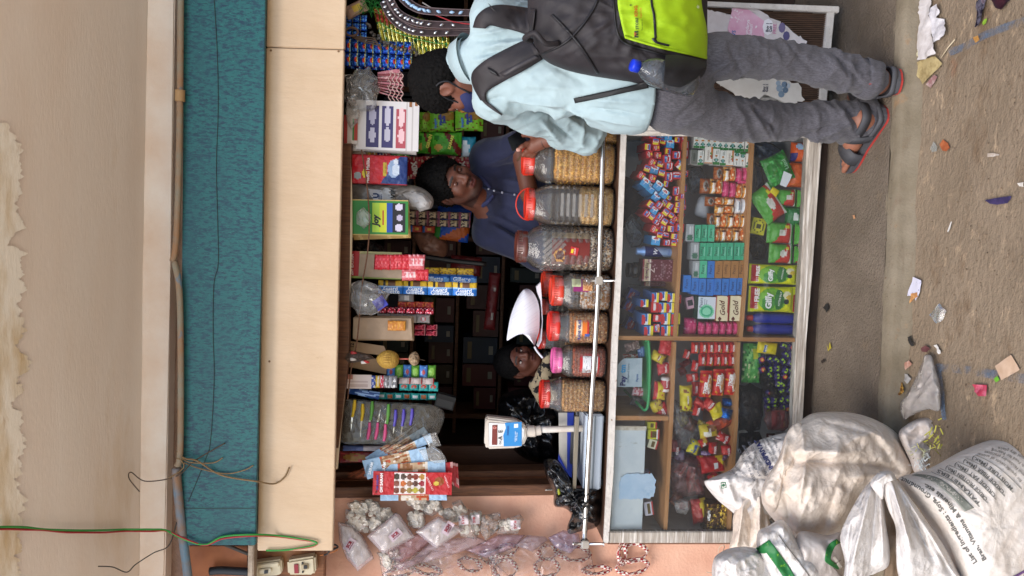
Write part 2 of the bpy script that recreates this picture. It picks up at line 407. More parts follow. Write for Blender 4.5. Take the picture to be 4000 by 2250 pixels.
 # ---- signed-distance bodies meshed with surface nets
def _ell(X,c,r,R=None):
 p=X-np.array(c)
 if R is not None:p=p@np.array(R)
 r=np.array(r);k0=np.sqrt(((p/r)**2).sum(-1));k1=np.sqrt(((p/r**2)**2).sum(-1))+1e-9
 return k0*(k0-1)/k1
def _cap(X,a,b,ra,rb,flatv=None):
 a,b=np.array(a,float),np.array(b,float);ab=b-a;L=(ab*ab).sum()+1e-12
 t=np.clip(((X-a)@ab)/L,0,1);q=X-(a+t[...,None]*ab)
 if flatv is not None:
  f,s=np.array(flatv[0]),flatv[1];q=q+(q@f)[...,None]*f*(1/s-1)
 return np.sqrt((q*q).sum(-1))-(ra+(rb-ra)*t)
def sdf_mesh(prims,h=.008,k=.02,disp=None):
 """prims: ('c',a,b,ra,rb[,k][,flat]) / ('e',c,r[,R][,k]) / ('-e',...) ; world metres"""
 lo=np.full(3,1e9);hi=-lo;bb=[]
 for p in prims:
  if p[0]=='c':pts=np.array([p[1],p[2]],float);r=max(p[3],p[4])*(1 if len(p)<7 or p[6]is None else max(1,1/min(1,1/p[6][1])))
  else:pts=np.array([p[1]],float);r=max(p[2])
  a,b=pts.min(0)-r,pts.max(0)+r;bb.append((a,b))
  if not p[0].startswith('-'):lo=np.minimum(lo,a);hi=np.maximum(hi,b)
 lo-=3*h;hi+=3*h;n=np.ceil((hi-lo)/h).astype(int)+1
 V=np.full(n,1.0,np.float32);ax=[lo[i]+h*np.arange(n[i])for i in range(3)]
 for p,(a,b)in zip(prims,bb):
  kk=k
  if p[0]=='c' and len(p)>5 and p[5]is not None:kk=p[5]
  if p[0]!='c' and len(p)>4 and p[4]is not None:kk=p[4]
  i0=np.maximum(0,((a-kk-2*h-lo)/h).astype(int));i1=np.minimum(n,((b+kk+2*h-lo)/h).astype(int)+2)
  if(i1<=i0).any():continue
  sl=tuple(slice(i0[q],i1[q])for q in range(3))
  X=np.stack(np.meshgrid(*[ax[q][sl[q]]for q in range(3)],indexing='ij'),-1)
  if p[0]=='c':d=_cap(X,p[1],p[2],p[3],p[4],p[6]if len(p)>6 else None)
  else:d=_ell(X,p[1],p[2],p[3]if len(p)>3 else None)
  o=V[sl]
  if p[0].startswith('-'):
   d=-d;q=np.maximum(kk-np.abs(o-d),0)/kk;V[sl]=np.maximum(o,d)+q*q*kk*.25
  else:
   q=np.maximum(kk-np.abs(o-d),0)/kk;V[sl]=np.minimum(o,d)-q*q*kk*.25
 s=V<0;c=[slice(0,-1),slice(1,None)]
 cnt=np.zeros(n-1,np.int16);pos=np.zeros((*(n-1),3),np.float32)
 for axis in range(3):
  oth=[q for q in range(3)if q!=axis]
  for u in(0,1):
   for w in(0,1):
    A=[None]*3;B=[None]*3;A[axis]=c[0];B[axis]=c[1]
    for q,e in zip(oth,(u,w)):A[q]=B[q]=c[e]
    va,vb=V[tuple(A)],V[tuple(B)];m=(va<0)!=(vb<0)
    t=np.where(m,va/(va-vb+1e-12),0);cnt+=m
    pos[...,axis]+=t;pos[...,oth[0]]+=m*u;pos[...,oth[1]]+=m*w
 act=cnt>0;idx=-np.ones(n-1,np.int64);ids=np.argwhere(act);idx[act]=np.arange(len(ids))
 verts=lo+h*(ids+pos[act]/cnt[act][:,None]);faces=[]
 for axis in range(3):
  o1,o2=[(1,2),(2,0),(0,1)][axis]
  A=[slice(None)]*3;B=[slice(None)]*3;A[axis]=c[0];B[axis]=c[1]
  sa,sb=s[tuple(A)],s[tuple(B)];e=np.argwhere(sa!=sb)
  ok=(e[:,o1]>0)&(e[:,o2]>0)&(e[:,o1]<n[o1]-1)&(e[:,o2]<n[o2]-1);e=e[ok]
  if not len(e):continue
  fl=sa[tuple(e.T)];q=[]
  for(d1,d2)in((1,1),(0,1),(0,0),(1,0)):
   f=e.copy();f[:,o1]-=d1;f[:,o2]-=d2;q.append(idx[tuple(f.T)])
  q=np.stack(q,-1);q[~fl]=q[~fl][:,::-1];faces.append(q)
 faces=np.concatenate(faces);faces=faces[(faces>=0).all(1)]
 me=bpy.data.meshes.new('m');me.from_pydata(verts.tolist(),[],faces.tolist());me.update()
 if disp:
  nn=[v.normal.copy()for v in me.vertices]
  for v,q in zip(me.vertices,nn):v.co+=q*disp(v.co,q)
  me.update()
 me.shade_smooth();return me
def vcol(me,fn):
 a=me.color_attributes.new('Col','FLOAT_COLOR','POINT');arr=[]
 for v in me.vertices:arr.extend([*H(fn(v.co,v.normal)),1.0])
 a.data.foreach_set('color',arr)
 # ================================================================== SETTING
M_ROAD=mat('dusty_road','#897864',.9,var='#736350',vscale=2.5,vp=(.3,.7),bump=.7,bscale=60,stretch=(.8,1.2,1),
layers=[('#6e5a45',9,.55,.72,(.7,1.2,1)),('#ad967a',26,.58,.75,(.6,1.2,1)),('#5d4d3f',70,.64,.72,(.6,1.1,1)),('#85563a',4,.66,.8,None)],bdist=.015)
M_STEP=mat('worn_concrete','#75685a',.9,var='#5d5245',vscale=3.5,bump=.9,bscale=90,layers=[('#54473a',60,.58,.7,None),('#7d6b57',7,.58,.78,None)],bdist=.012)
M_NOSE=mat('smooth_cement','#7d7261',.88,var='#6c614f',vscale=6,stretch=(1,1,1),bump=.4,bscale=120,layers=[('#6d5f4e',25,.58,.72,(.4,1,1)),('#8a6a4a',8,.62,.75,None),('#51453a',90,.66,.72,None)])
M_PLASTER=mat('ceiling_plaster','#eae0d6',.9,var='#e2d3c5',vscale=1.6,stretch=(.5,2,1),bump=.12,bscale=70,
layers=[('#c9ac83',2.2,.58,.85,(.3,1.3,1)),('#5f4a38',130,.735,.75,(1,3,1))])
M_BEAM=mat('cream_beam_paint','#f0e4d8',.8,var='#e2c9b4',vscale=3,bump=.15,bscale=60,layers=[('#a27c58',9,.68,.8,(.6,1,3)),('#5c4030',60,.735,.76,None)])
M_WALLP=mat('pink_wall','#d8ab93',.85,var='#cd9a82',vscale=4,bump=.3,bscale=80,layers=[('#a8705a',7,.62,.8,None),('#6b4636',70,.73,.75,None)])
M_CREAM=mat('cream_board','#d0b697',.4,var='#c8ac8b',vscale=4,bump=.3,bscale=35,bstretch=(1,1,.35),layers=[('#c6aa89',5,.5,.8,(2,1,.5)),('#b39472',11,.68,.78,(1.5,1,.7)),('#a9855f',160,.742,.76,None)],spec=.5)
M_TEAL=mat('teal_laminate','#1c6163',.5,var='#16384c',vscale=62,vp=(.44,.64),stretch=(1.9,1,.75),bump=.18,bscale=40,
layers=[('#13303f',95,.58,.66,(2.4,1,.8)),('#1a5058',4,.5,.8,(.5,1,1.6)),('#2a7f74',120,.62,.7,(2,1,.7)),('#4a6a58',1.5,.66,.85,None)])
M_RUST=mat('rusty_pipe','#87806f',.7,var='#967253',vscale=14,layers=[('#5f7f93',9,.6,.66,(.6,1,1)),('#5c4a3a',30,.6,.75,None)],bump=.2,bscale=90)
M_DARKW=mat('brown_stained_wood','#6b452c',.6,var='#4d2f1e',vscale=22,stretch=(6,1,.5),bump=.15,bscale=60,layers=[('#8a5c3a',9,.6,.8,(4,1,.3))])
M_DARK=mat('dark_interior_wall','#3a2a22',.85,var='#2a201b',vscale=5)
M_PEEL=mat('peeling_white_paint','#cfc9c2',.6,var='#c2bbb3',vscale=20,bump=.5,bscale=90,layers=[('#7b5a40',48,.66,.7,None),('#9d9188',26,.6,.74,(1,1,.3)),('#5a4334',14,.735,.76,None)])
M_PLY=mat('raw_plywood','#b9895a',.6,var='#a87545',vscale=18,stretch=(.35,1,6),bump=.08,bscale=60,layers=[('#8a5c38',40,.66,.75,(.2,1,5))])
M_PLYV=mat('raw_plywood_upright','#b9895a',.6,var='#a87545',vscale=18,stretch=(6,1,.35),bump=.08,bscale=60,layers=[('#7a5334',40,.66,.75,(5,1,.2))])
M_LAM=mat('grey_laminate','#b9bcc0',.4,var='#a7aab0',vscale=6)
M_GREYW=mat('weathered_white_wood','#bcb2a6',.75,var='#8e8378',vscale=26,stretch=(.25,1,5),bump=.45,bscale=70,layers=[('#e4ded6',20,.52,.66,(.2,1,5)),('#5f5146',40,.64,.72,(.2,1,6))])
M_STEEL=mat('polished_steel','#c9c9c9',.18,1.0)
M_GLASS=clear('cabinet_glass',(.97,.98,.98),.012,(.7,.75,.8),.02,.9)
# --- ground: step in front of the shop, its cement nosing and the road
ZR=-.058
def sheet(x0,x1,y0,y1,z,nx,ny,amp,sc,seed):
 vs=[(x0+(x1-x0)*i/nx,y0+(y1-y0)*j/ny,z+amp*nz((x0+(x1-x0)*i/nx,y0+(y1-y0)*j/ny,seed),sc))for j in range(ny+1)for i in range(nx+1)]
 fs=[(j*(nx+1)+i,j*(nx+1)+i+1,(j+1)*(nx+1)+i+1,(j+1)*(nx+1)+i)for j in range(ny)for i in range(nx)]
 me=mesh(vs,fs);me.shade_smooth();return me
e0,e1=G(3535,0),G(3462,1640) # the step's front edge
_sl=(e1.y-e0.y)/(e1.x-e0.x)
def EY(x):return e0.y+_sl*(x-e0.x)
vs=[(-60,-60,ZR-.004),(60,-60,ZR-.004),(60,60,ZR-.004),(-60,60,ZR-.004)]
obj('ground',mesh(vs,[(0,1,2,3)]),m=mat('pale_bounce_ground','#d0c2ae',.9,var='#c4b49e',vscale=2,bump=.2),kind='structure',label='street ground out of view, lightened to bounce light onto the overhang')  # unseen ground, made paler than the road to bounce light up at the overhang
obj('road',sheet(-3,3,-4,.2,ZR,220,160,.004,9,1),m=M_ROAD,kind='structure',label='dusty brown road strewn with litter')
bm=bmesh.new();N=420;prof=[(.9,0),(.055,0),(.030,-.001),(.010,-.006),(.002,-.016),(0,-.03),(-.012,-.052),(-.035,-.060)];rows=[]
for i in range(N+1):
 x=-3+6*i/N;rows.append([bm.verts.new((x,EY(x)+d+.008*nz((x,0,0),5)+.004*nz((x,d*9,0),22),z+.004*nz((x,3,d*20),14)))for d,z in prof[1:]])
for i in range(N):
 for k in range(len(prof)-2):bm.faces.new((rows[i][k],rows[i+1][k],rows[i+1][k+1],rows[i][k+1]))
obj('step_edge',bm_mesh(bm,True),m=M_NOSE,kind='structure',label='smooth cement nosing along the shop step')
bm=bmesh.new();nx,ny=200,60;g=[]
for j in range(ny+1):
 for i in range(nx+1):
  x=-3+6*i/nx;y=EY(x)+.05+(1.6)*j/ny;g.append(bm.verts.new((x,y,.001+.0025*nz((x,y,5),14)*(1 if j else 0))))
for j in range(ny):
 for i in range(nx):a=j*(nx+1)+i;bm.faces.new((g[a],g[a+1],g[a+nx+2],g[a+nx+1]))
obj('pavement',bm_mesh(bm,True),m=M_STEP,kind='structure',label='rough concrete step in front of the shop')
# --- unseen upper wall (added to block sun from behind the building), overhang (soffit), beam, wall
obj('unseen_upper_wall',box(16,.3,3.2,c=(-.2,.30,4.45)),m=mat('upper_plaster','#d6c3a8',.9),kind='structure',label='unseen upper wall added to block sun from behind the shop')
SLP=.33
sa,sb_=P(578,-150,0),P(538,2400,0)
def sz(x,y):return sa.z+(sb_.z-sa.z)*(x-sa.x)/(sb_.x-sa.x)-SLP*y
def SOF(px,py,off=0.0):
 d=ray(px,py);k=(sb_.z-sa.z)/(sb_.x-sa.x)
 t=(sa.z-k*sa.x+k*CAM.x-SLP*CAM.y-CAM.z)/(d.z-k*d.x+SLP*d.y);return CAM+d*t-Vector((0,0,off))
vs,fs=[],[];nx,ny=60,40
for j in range(ny+1):
 for i in range(nx+1):
  x=sa.x+.6+(sb_.x-sa.x-1.2)*i/nx;y=.05-.80*j/ny
  vs.append((x,y,sz(x,y)+.004*nz((x,y,2),2.5)))
fs=[(j*(nx+1)+i,j*(nx+1)+i+1,(j+1)*(nx+1)+i+1,(j+1)*(nx+1)+i)for j in range(ny)for i in range(nx)]
xa,xb=sa.x+.6,sb_.x-.6
vs+=[(xa,.05,sz(xa,.05)+.08),(xb,.05,sz(xb,.05)+.08),(xb,-.75,sz(xb,-.75)+.08),(xa,-.75,sz(xa,-.75)+.08)]
k=(nx+1)*(ny+1);fs+=[(k,k+1,k+2,k+3),(ny*(nx+1),k+3,k+2,(ny+1)*(nx+1)-1)]
me=mesh(vs,fs,fix=False);me.shade_smooth()
sof=obj('ceiling',me,m=M_PLASTER,kind='structure',label='plastered underside of the concrete overhang')
# flaked paint: thin pieces of paler skim coat with ragged edges towards the outer rim
M_FLAKE=mat('pale_skim_coat','#f6f0e4',.9,var='#d3bd98',vscale=7,vp=(.45,.7),stretch=(.5,1.6,1),bump=.3,bscale=40,layers=[('#b99668',6,.6,.72,(.4,1.5,1))])
for q,(yy0,yy1,reach)in enumerate(((480,960,92),(960,1500,108),(1500,2320,98))):
 n=260;A=[];B=[]
 for i in range(n+1):
  y=yy0+(yy1-yy0)*i/n;e=min(1,5*min(i,n-i)/n+.1)if q==0 else(min(1,i/18+.2)if q==1 else 1)
  w=reach*(.75+.55*nz((y*.013,q,0))+.3*nz((y*.05,q,3))+.08*nz((y*.16,q,1))+.05*nz((y*.5,q,1)))*(.25+.75*e)
  A.append(SOF(-30,y,.006));B.append(SOF(max(w,-10),y+4*nz((y*.1,9,q)),.006))
 obj('paint_flake',mesh(A+B,[(i,i+1,n+2+i,n+1+i)for i in range(n)]),sof,M_FLAKE)
bm=bmesh.new()
beam=slab([(588,-900),(556,1125),(536,2450),(640,2450),(664,1125),(696,-900)],0.0,.25,.006)
obj('beam',beam,m=M_BEAM,kind='structure',label='cream painted beam under the overhang')
obj('wall_behind_boards',slab([(668,-900),(632,2450),(1010,2450),(1080,-900)],.07,.12),m=mat('rough_mauve_plaster','#a58a7c',.9,var='#8f7466',vscale=9,bump=.6,bscale=90),kind='structure',label='rough plaster strip behind the boards')
# pink wall left of the shop opening (upright left = photo bottom)
obj('wall_left',slab([(1000,2160),(1290,1946),(2160,1934),(2372,1932),(2372,2126),(3400,2126),(3400,2700),(1000,2700)],.26,.12),m=M_WALLP,kind='structure',label='pink plastered wall beside the shop opening')
# room
bx0,bx1=P(1300,1990,.4).x-.02,P(1300,-330,.3).x+.3
obj('wall_right',box(1.6,.2,2.5,c=(bx1+.87,.12,1.2)),m=M_WALLP,kind='structure',label='pink wall right of the shop')
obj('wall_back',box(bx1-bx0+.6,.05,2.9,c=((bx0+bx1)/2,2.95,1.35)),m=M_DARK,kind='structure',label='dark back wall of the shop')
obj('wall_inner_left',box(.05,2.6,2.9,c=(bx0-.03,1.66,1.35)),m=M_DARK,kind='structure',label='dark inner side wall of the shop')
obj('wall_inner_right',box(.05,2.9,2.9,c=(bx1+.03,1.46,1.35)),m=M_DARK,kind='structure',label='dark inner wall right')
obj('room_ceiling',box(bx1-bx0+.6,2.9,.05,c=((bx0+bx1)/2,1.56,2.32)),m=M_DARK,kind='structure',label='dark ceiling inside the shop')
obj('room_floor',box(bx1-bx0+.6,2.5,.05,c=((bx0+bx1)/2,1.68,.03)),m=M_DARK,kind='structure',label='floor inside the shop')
# door frame posts on the left of the opening
fr=empty('door_frame',P(2150,1900,.3),'brown stained wooden door frame post beside the pink wall','door frame')
def kid(name,me,par,m,smooth=False,**k):
 """a part whose mesh is in world coordinates under an Empty / thing placed elsewhere"""
 o=obj(name,me,par,m,**k);o.matrix_parent_inverse=Matrix.Translation(par.location).inverted()
 if smooth:me.shade_smooth()
 return o
kid('post',slab([(1302,1905),(2180,1893),(2180,1935),(1300,1946)],.255,.1,.003),fr,M_DARKW)
kid('post',slab([(1304,1846),(2180,1838),(2180,1868),(1302,1876)],.37,.1,.003),fr,M_DARKW)
kid('rail',slab([(1303,1876),(2180,1868),(2180,1897),(1301,1908)],.34,.03),fr,mat('red_brown_wood','#8a5536',.55,var='#6d3f28',vscale=20,stretch=(6,1,.5)))
kid('panel',slab([(1306,1745),(2180,1742),(2180,1842),(1304,1848)],.6,.03),fr,mat('dark_brown_wood','#4a2c1c',.55,var='#3a2014',vscale=20,stretch=(6,1,.5)))
kid('bolt',pxtube([(2130,1914,.24),(2162,1912,.24)],.004),fr,M_STEEL)
# --- boards over the opening
o=obj('teal_board',slab([(723,-900),(710,1200),(706,2131),(998,2131),(1022,1000),(1050,-900)],-.14,.022,.003),m=M_TEAL,label='marbled teal laminate board along the top of the shop',cat='board')
kid('seam',slab([(706,1984),(999,1984),(999,1988),(706,1988)],-.1408,.002),o,flat('#163a3c'))
obj('cable',pxtube([(835,-20,-.1425),(848,200,-.1425),(852,420,-.1425),(845,640,-.1425),(850,870,-.1425),(852,1030,-.1425),(835,1110,-.1425),(832,1300,-.1425),(836,1480,-.1425),(822,1720,-.1425),(800,1800,-.1425),(735,1960,-.1425)],.0009,50,5),m=flat('#2b2a26'),label='thin dark wire running along the teal board',cat='wire')
fas=empty('fascia_board',P(1180,1100,-.09),'long cream painted wooden board above the shop opening','board')
kid('plank',slab([(1040,186),(1344,195),(1300,2152),(1005,2152)],-.09,.03,.003),fas,M_CREAM)
kid('plank',slab([(1060,-900),(1376,-900),(1344.5,192),(1040,183)],-.09,.03,.003),fas,M_CREAM)
for(x,y)in((1058,197),(1052,1412),(1322,200)):kid('nail',lathe([(.004,0),(.003,.002)],8),fas,flat('#7a5a3c')).location=P(x,y,-.092)
for o in fas.children:
 if o.name.startswith('nail'):o.matrix_parent_inverse=Matrix.Translation(fas.location).inverted();o.rotation_euler=(pi/2,0,0)
obj('gap_shade_strip',slab([(1032,-900),(1062,-900),(1012,2120),(990,2120)],-.06,.03),m=flat('#3c2c20'),label='dark strip standing in for shade in the gap between teal and cream boards',cat='batten')  # dark strip put in for the shade of the open gap
# rough lower timber inside the fascia
obj('shelf_batten',slab([(1340,560),(1372,560),(1362,1400),(1322,1750),(1310,1750),(1316,1000)],.02,.05),m=M_DARKW,label='brown timber batten under the cream board',cat='batten')
obj('hanging_rail',tube([P(*p)for p in spline([(1358,560,.03),(1366,700,.03),(1368,950,.03),(1354,1250,.03),(1345,1480,.03),(1326,1660,.03),(1312,1830,.03)],24)],.0085,10),m=mat('cream_pipe','#d8c8ad',.5),label='cream plastic pipe from which goods hang',cat='pipe')
pp=empty('water_pipe',P(695,900,-.1),'weathered blue and rusty pipe along the top of the teal board','pipe')
kid('pipe_length',pxtube([(710,-900,-.16),(703,370,-.16),(690,900,-.16),(675,1020,-.16)],.011,30,10),pp,M_RUST)
kid('pipe_length',pxtube([(680,1020,-.16),(700,1130,-.16),(706,1400,-.16),(704,1760,-.16),(690,1820,-.16)],.011,30,10),pp,M_RUST)
kid('pipe_length',pxtube([(688,1828,-.155),(698,1950,-.15),(712,2080,-.14),(738,2280,-.12)],.016,20,10),pp,mat('blue_pipe','#5f7f93',.6,var='#8a6a50',vscale=12))
kid('coupling',pxtube([(703,352,-.16),(703,396,-.16)],.017,6,12),pp,flat('#a5835a',.7))
# wires
for(c,r,o1,lab)in(('#2f8f3a',.0038,0,'green insulated wire sagging across the overhang and boards'),('#a3242b',.0036,9,'red insulated wire twisted beside the green one')):
 pts=[(x_,y_,SOF(x_,y_).y-.03)for x_,y_ in((-40,2060+o1),(30,2058+o1),(100,2060+o1),(170,2068+o1*.3),(250,2071+o1*.9),(330,2072+o1*.9),(410,2071+o1),(480,2068+o1*.8))]+[(540,2068+o1*.8,-.10),(600,2068+o1*.8,-.12),(650,2072+o1*.2,-.15),(715,2105-o1*.4,-.155),(800,2128+o1*.2,-.152),(870,2096+o1*.9,-.152),(985,2088+o1*.6,-.15),(1080,2092+o1*.4,-.1),(1180,2106+o1*.3,-.1),(1235,2118,-.1),(1220,2132+o1*.3,-.1),(1120,2148,-.1),(1040,2150,-.1)]
 obj('wire',pxtube(pts,r,80,6),m=flat(c,.4),label=lab,cat='wire')
obj('wire',pxtube([(880,1730,-.15),(760,1800,-.155),(690,1860,-.17),(570,1880,-.06),(512,1845,-.10),(505,1870,-.11),(545,1920,-.05)],.0022,50,5),m=flat('#4a3a2e'),label='thin brown wire looping loose over the beam',cat='wire')
obj('wire',pxtube([(384,2212,-.26),(440,2215,-.2),(495,2235,-.12),(530,2205,-.06),(600,2160,-.05),(660,2130,-.1),(690,2040,-.155)],.0022,50,5),m=flat('#33302c'),label='thin black wire dangling near the switch board',cat='wire')
for k2,pts in enumerate(([(690,1762,-.165),(720,1790,-.165),(770,1800,-.16),(840,1845,-.15),(900,1865,-.15),(1000,1880,-.15),(1070,1890,-.1),(1110,1865,-.1),(1130,1825,-.1)],
[(690,1775,-.165),(740,1805,-.165),(830,1808,-.15),(870,1788,-.15)],[(700,1800,-.165),(780,1830,-.15),(880,1850,-.15),(950,1838,-.15),(990,1818,-.15)],
[(690,1790,-.18),(710,1800,-.18),(715,1830,-.17),(660,1868,-.17)])):
 obj('twine',pxtube(pts,.003 if k2==0 else .0022,40,6),m=mat('jute','#8f7654',.9,var='#6e583d',vscale=300),label=['long jute twine tied round the pipe and trailing over the cream board','short jute twine end with a knot on the teal board','dark jute twine curling across the teal board','jute twine wrapped round the pipe joint'][k2],cat='twine')
obj('twine',pxtube([(1412,585,.02),(1430,700,.02),(1440,800,.02),(1442,900,.02),(1434,1000,.02),(1412,1130,.02),(1402,1260,.02),(1392,1350,.02),(1372,1440,.02),(1358,1560,.02)],.0026,50,6),m=mat('brown_twine','#7a5640',.9,var='#5d3f2e',vscale=200),label='brown string slung across the hanging goods',cat='string')
# --- switch board at the end of the boards
sb=empty('switch_board',P(1120,2200,.2),'brown wooden board carrying electric boxes at the end of the cream board','switch board')
kid('board',slab([(985,2120),(1270,2120),(1262,2420),(985,2420)],.06,.05,.003),sb,mat('orange_brown_wood','#8a5a38',.6,var='#6d4328',vscale=14,stretch=(5,1,.7),layers=[('#a8764a',8,.55,.7,None)]))
kid('board',slab([(740,2134),(965,2134),(965,2420),(752,2420)],.0,.04),sb,mat('orange_ply','#a4643c',.6,var='#8e5330',vscale=10))
kid('strut',pxtube([(880,2128,-.02),(985,2170,-.02)],.007,4,8),sb,flat('#4a4540'))
kid('conduit',pxtube([(820,2232,-.03),(868,2228,-.03),(985,2235,-.03)],.016,10,10),sb,flat('#23262c',.4))
kid('post',slab([(968,2128),(992,2128),(985,2420),(965,2420)],-.06,.06,.004),sb,mat('whitewashed_post','#c3b4a2',.85,var='#9c8a78',vscale=18,bump=.5))
M_BAKE=mat('cream_plastic','#d6cbb0',.4,var='#c9bd9f',vscale=6)
e=empty('fuse_box',P(1045,2225,.05),'cream fuse carrier with a lever on the switch board','fuse box')
kid('body',slab([(988,2200),(1098,2186),(1102,2238),(1085,2250),(990,2256)],.02,.04,.005),e,M_BAKE)
kid('cover',slab([(992,2208),(1090,2196),(1090,2216),(992,2222)],.01,.01,.003),e,M_BAKE)
kid('lever',slab([(1012,2226),(1058,2220),(1058,2238),(1012,2244)],.005,.015,.003),e,flat('#e3dcc8',.4))
kid('switch',slab([(1032,2230),(1046,2228),(1046,2240),(1032,2242)],-.002,.008),e,flat('#20242c',.3))
e=empty('electric_switch_box',P(1175,2215,.05),'cream wall switch box with red indicator beside the fuse carrier','switch box')
kid('body',slab([(1120,2192),(1230,2174),(1234,2238),(1222,2248),(1124,2248)],.01,.05,.008),e,M_BAKE)
kid('indicator',slab([(1148,2206),(1164,2205),(1166,2240),(1150,2240)],.004,.008),e,flat('#8f1f2c',.3))
kid('switch',slab([(1176,2206),(1204,2204),(1204,2226),(1176,2228)],.002,.01,.002),e,flat('#b9a98a',.4))
kid('rocker',slab([(1186,2210),(1200,2209),(1200,2222),(1186,2223)],-.002,.008),e,flat('#23201e',.3))
for(x,y)in((1181,2202),(1182,2236)):kid('screw',slab([(x-3,y-3),(x+3,y-3),(x+3,y+3),(x-3,y+3)],.002,.008),e,flat('#3a3a3a'))
obj('wire',pxtube([(1292,2105,-.06),(1262,2125,-.06),(1258,2142,-.06),(1280,2150,-.06),(1320,2138,-.04),(1300,2128,-.05),(1282,2160,-.04),(1266,2168,-.03)],.0035,40,6),m=flat('#1d1c1c',.4),label='black cable knotted at the corner of the cream board',cat='wire')
obj('wire',pxtube([(1240,2136,-.06),(1290,2134,-.05),(1318,2146,-.03),(1290,2160,-.03),(1250,2170,0)],.002,30,6),m=flat('#a8622c',.5),label='copper coloured wire ends under the cream board corner',cat='wire')
# ================================================================== DISPLAY COUNTER
ct=empty('display_counter',P(3170,1300,.2),'glass fronted display counter with peeling white edges and plywood shelves','display counter')
TOPL=[(2451,480),(2427,1076),(2414,1340),(2396,1850),(2379,2122)]
TOPU=[(2429,480),(2408,1076),(2392,1340),(2373,1850),(2359,2122)]
zt=P(2405,1200,-.015).z
# top: white painted front lip + brown board behind
kid('edge',slab(TOPU+TOPL[::-1],-.015,.022,.003),ct,M_PEEL)
tl=[P(x,y,.008)for x,y in TOPU]
bm=bmesh.new();rr=[]
for p in[P(2441,250,.008)]+tl:rr.append([bm.verts.new((p.x,.0075,p.z-.0005)),bm.verts.new((p.x,.52,p.z-.0005)),bm.verts.new((p.x,.52,p.z-.018)),bm.verts.new((p.x,.0075,p.z-.018))])
for i in range(len(rr)-1):
 for k in range(4):bm.faces.new((rr[i][k],rr[i+1][k],rr[i+1][(k+1)%4],rr[i][(k+1)%4]))
bm.faces.new(rr[0]);bm.faces.new(rr[-1][::-1])
kid('counter_top',bm_mesh(bm),ct,mat('worn_counter_board','#5d4232',.5,var='#463126',vscale=12,stretch=(1,5,1)))
def ZT(x): # counter top height at world x
 pts=sorted([(p.x,p.z)for p in tl]);
 if x<=pts[0][0]:return pts[0][1]
 for(xa,za),(xb,zb)in zip(pts,pts[1:]):
  if x<=xb:return za+(zb-za)*(x-xa)/(xb-xa)
 return pts[-1][1]
def shelfpart(name,top,bot,Y,d,m):return kid(name,slab(top+bot[::-1],Y,d,.0015),ct,m)
SH1=([(2671,528),(2644,1076),(2630,1322)],[(2686,528),(2659,1076),(2645,1322)])
SH1L=([(2629,1336),(2614,1640),(2592,2078)],[(2643,1336),(2630,1640),(2607,2078)])
SH2=([(2934,528),(2905,1076),(2886,1323)],[(2949,528),(2921,1076),(2902,1323)])
SH2L=([(2878,1337),(2867,1650),(2840,2078)],[(2893,1337),(2883,1650),(2856,2078)])
for s in(SH1,SH1L,SH2,SH2L):shelfpart('shelf',s[0],s[1],.012,.385,M_PLY)
kid('divider',slab([(2414,1312),(3106,1320),(3106,1336),(2414,1328)],.010,.388,.0015),ct,M_PLYV)
kid('divider',slab([(2400,1624),(2612,1626),(2612,1643),(2400,1642)],.011,.38,.0015),ct,M_PLYV)
kid('bottom_rail',slab([(3160,520),(3133,1076),(3116,1322),(3101,1650),(3075,2122),(3109,2122),(3135,1650),(3150,1322),(3172,1076),(3214,520)],-.012,.05,.003),ct,M_GREYW)
kid('base',slab([(3214,510),(3172,1076),(3150,1322),(3135,1650),(3109,2120),(3150,2120),(3172,1650),(3186,1322),(3210,1076),(3250,510)],.03,.35),ct,mat('dark_base_board','#3b2c22',.7,var='#291e18',vscale=8))
kid('side_post',slab([(2380,2078),(3075,2076),(3075,2122),(2379,2122)],-.010,.03,.003),ct,M_GREYW)
kid('side_panel',slab([(2382,2092),(3075,2092),(3075,2118),(2382,2118)],.021,.37),ct,M_PEEL)
kid('side_post',slab([(2452,505),(3165,515),(3165,536),(2450,528)],-.008,.03,.002),ct,M_PEEL)
kid('side_panel',slab([(2452,500),(3165,508),(3165,520),(2452,512)],.023,.37),ct,M_LAM)
kid('back_panel',slab([(2360,440),(3200,440),(3150,2160),(2300,2160)],.40,.012),ct,M_LAM)
kid('floor_board',slab([(3165,528),(3138,1076),(3120,1322),(3106,1650),(3080,2078),(3090,2078),(3116,1650),(3130,1322),(3150,1076),(3175,528)],.04,.35),ct,M_LAM)
for a_,b_ in(((530,1318),(2453,2672,2405,2632)),):
 pass
kid('glass_pane',slab([(2448,524),(3166,530),(3112,1330),(2408,1326)],.003,.004),ct,M_GLASS)
kid('glass_pane',slab([(2408,1327),(3112,1331),(3080,2082),(2376,2082)],.003,.004),ct,M_GLASS)
# rail on posts along the top
rl=empty('guard_rail',P(2340,1100,.05),'polished steel rail on short posts along the counter top','rail')
kid('bar',pxtube([(2366,380,.03),(2357,490,.03),(2338,1090,.03),(2303,1700,.03),(2282,2122,.03)],.011,20,14),rl,M_STEEL)
for(x,y,xb)in((2337,1096,2404),(2284,2124,2360)):
 kid('post',tube([P(x-48,y,.03),P(x-44,y,.03),P(x-42,y,.03),P(x-25,y,.03),P(xb-4,y,.03),P(xb-2,y,.03)],[.006,.008,.0055,.0055,.0055,.014],12),rl,M_STEEL)
 c=P(x,y,.03);kid('bracket',box(.034,.03,.032,.004,2,c),rl,M_STEEL)
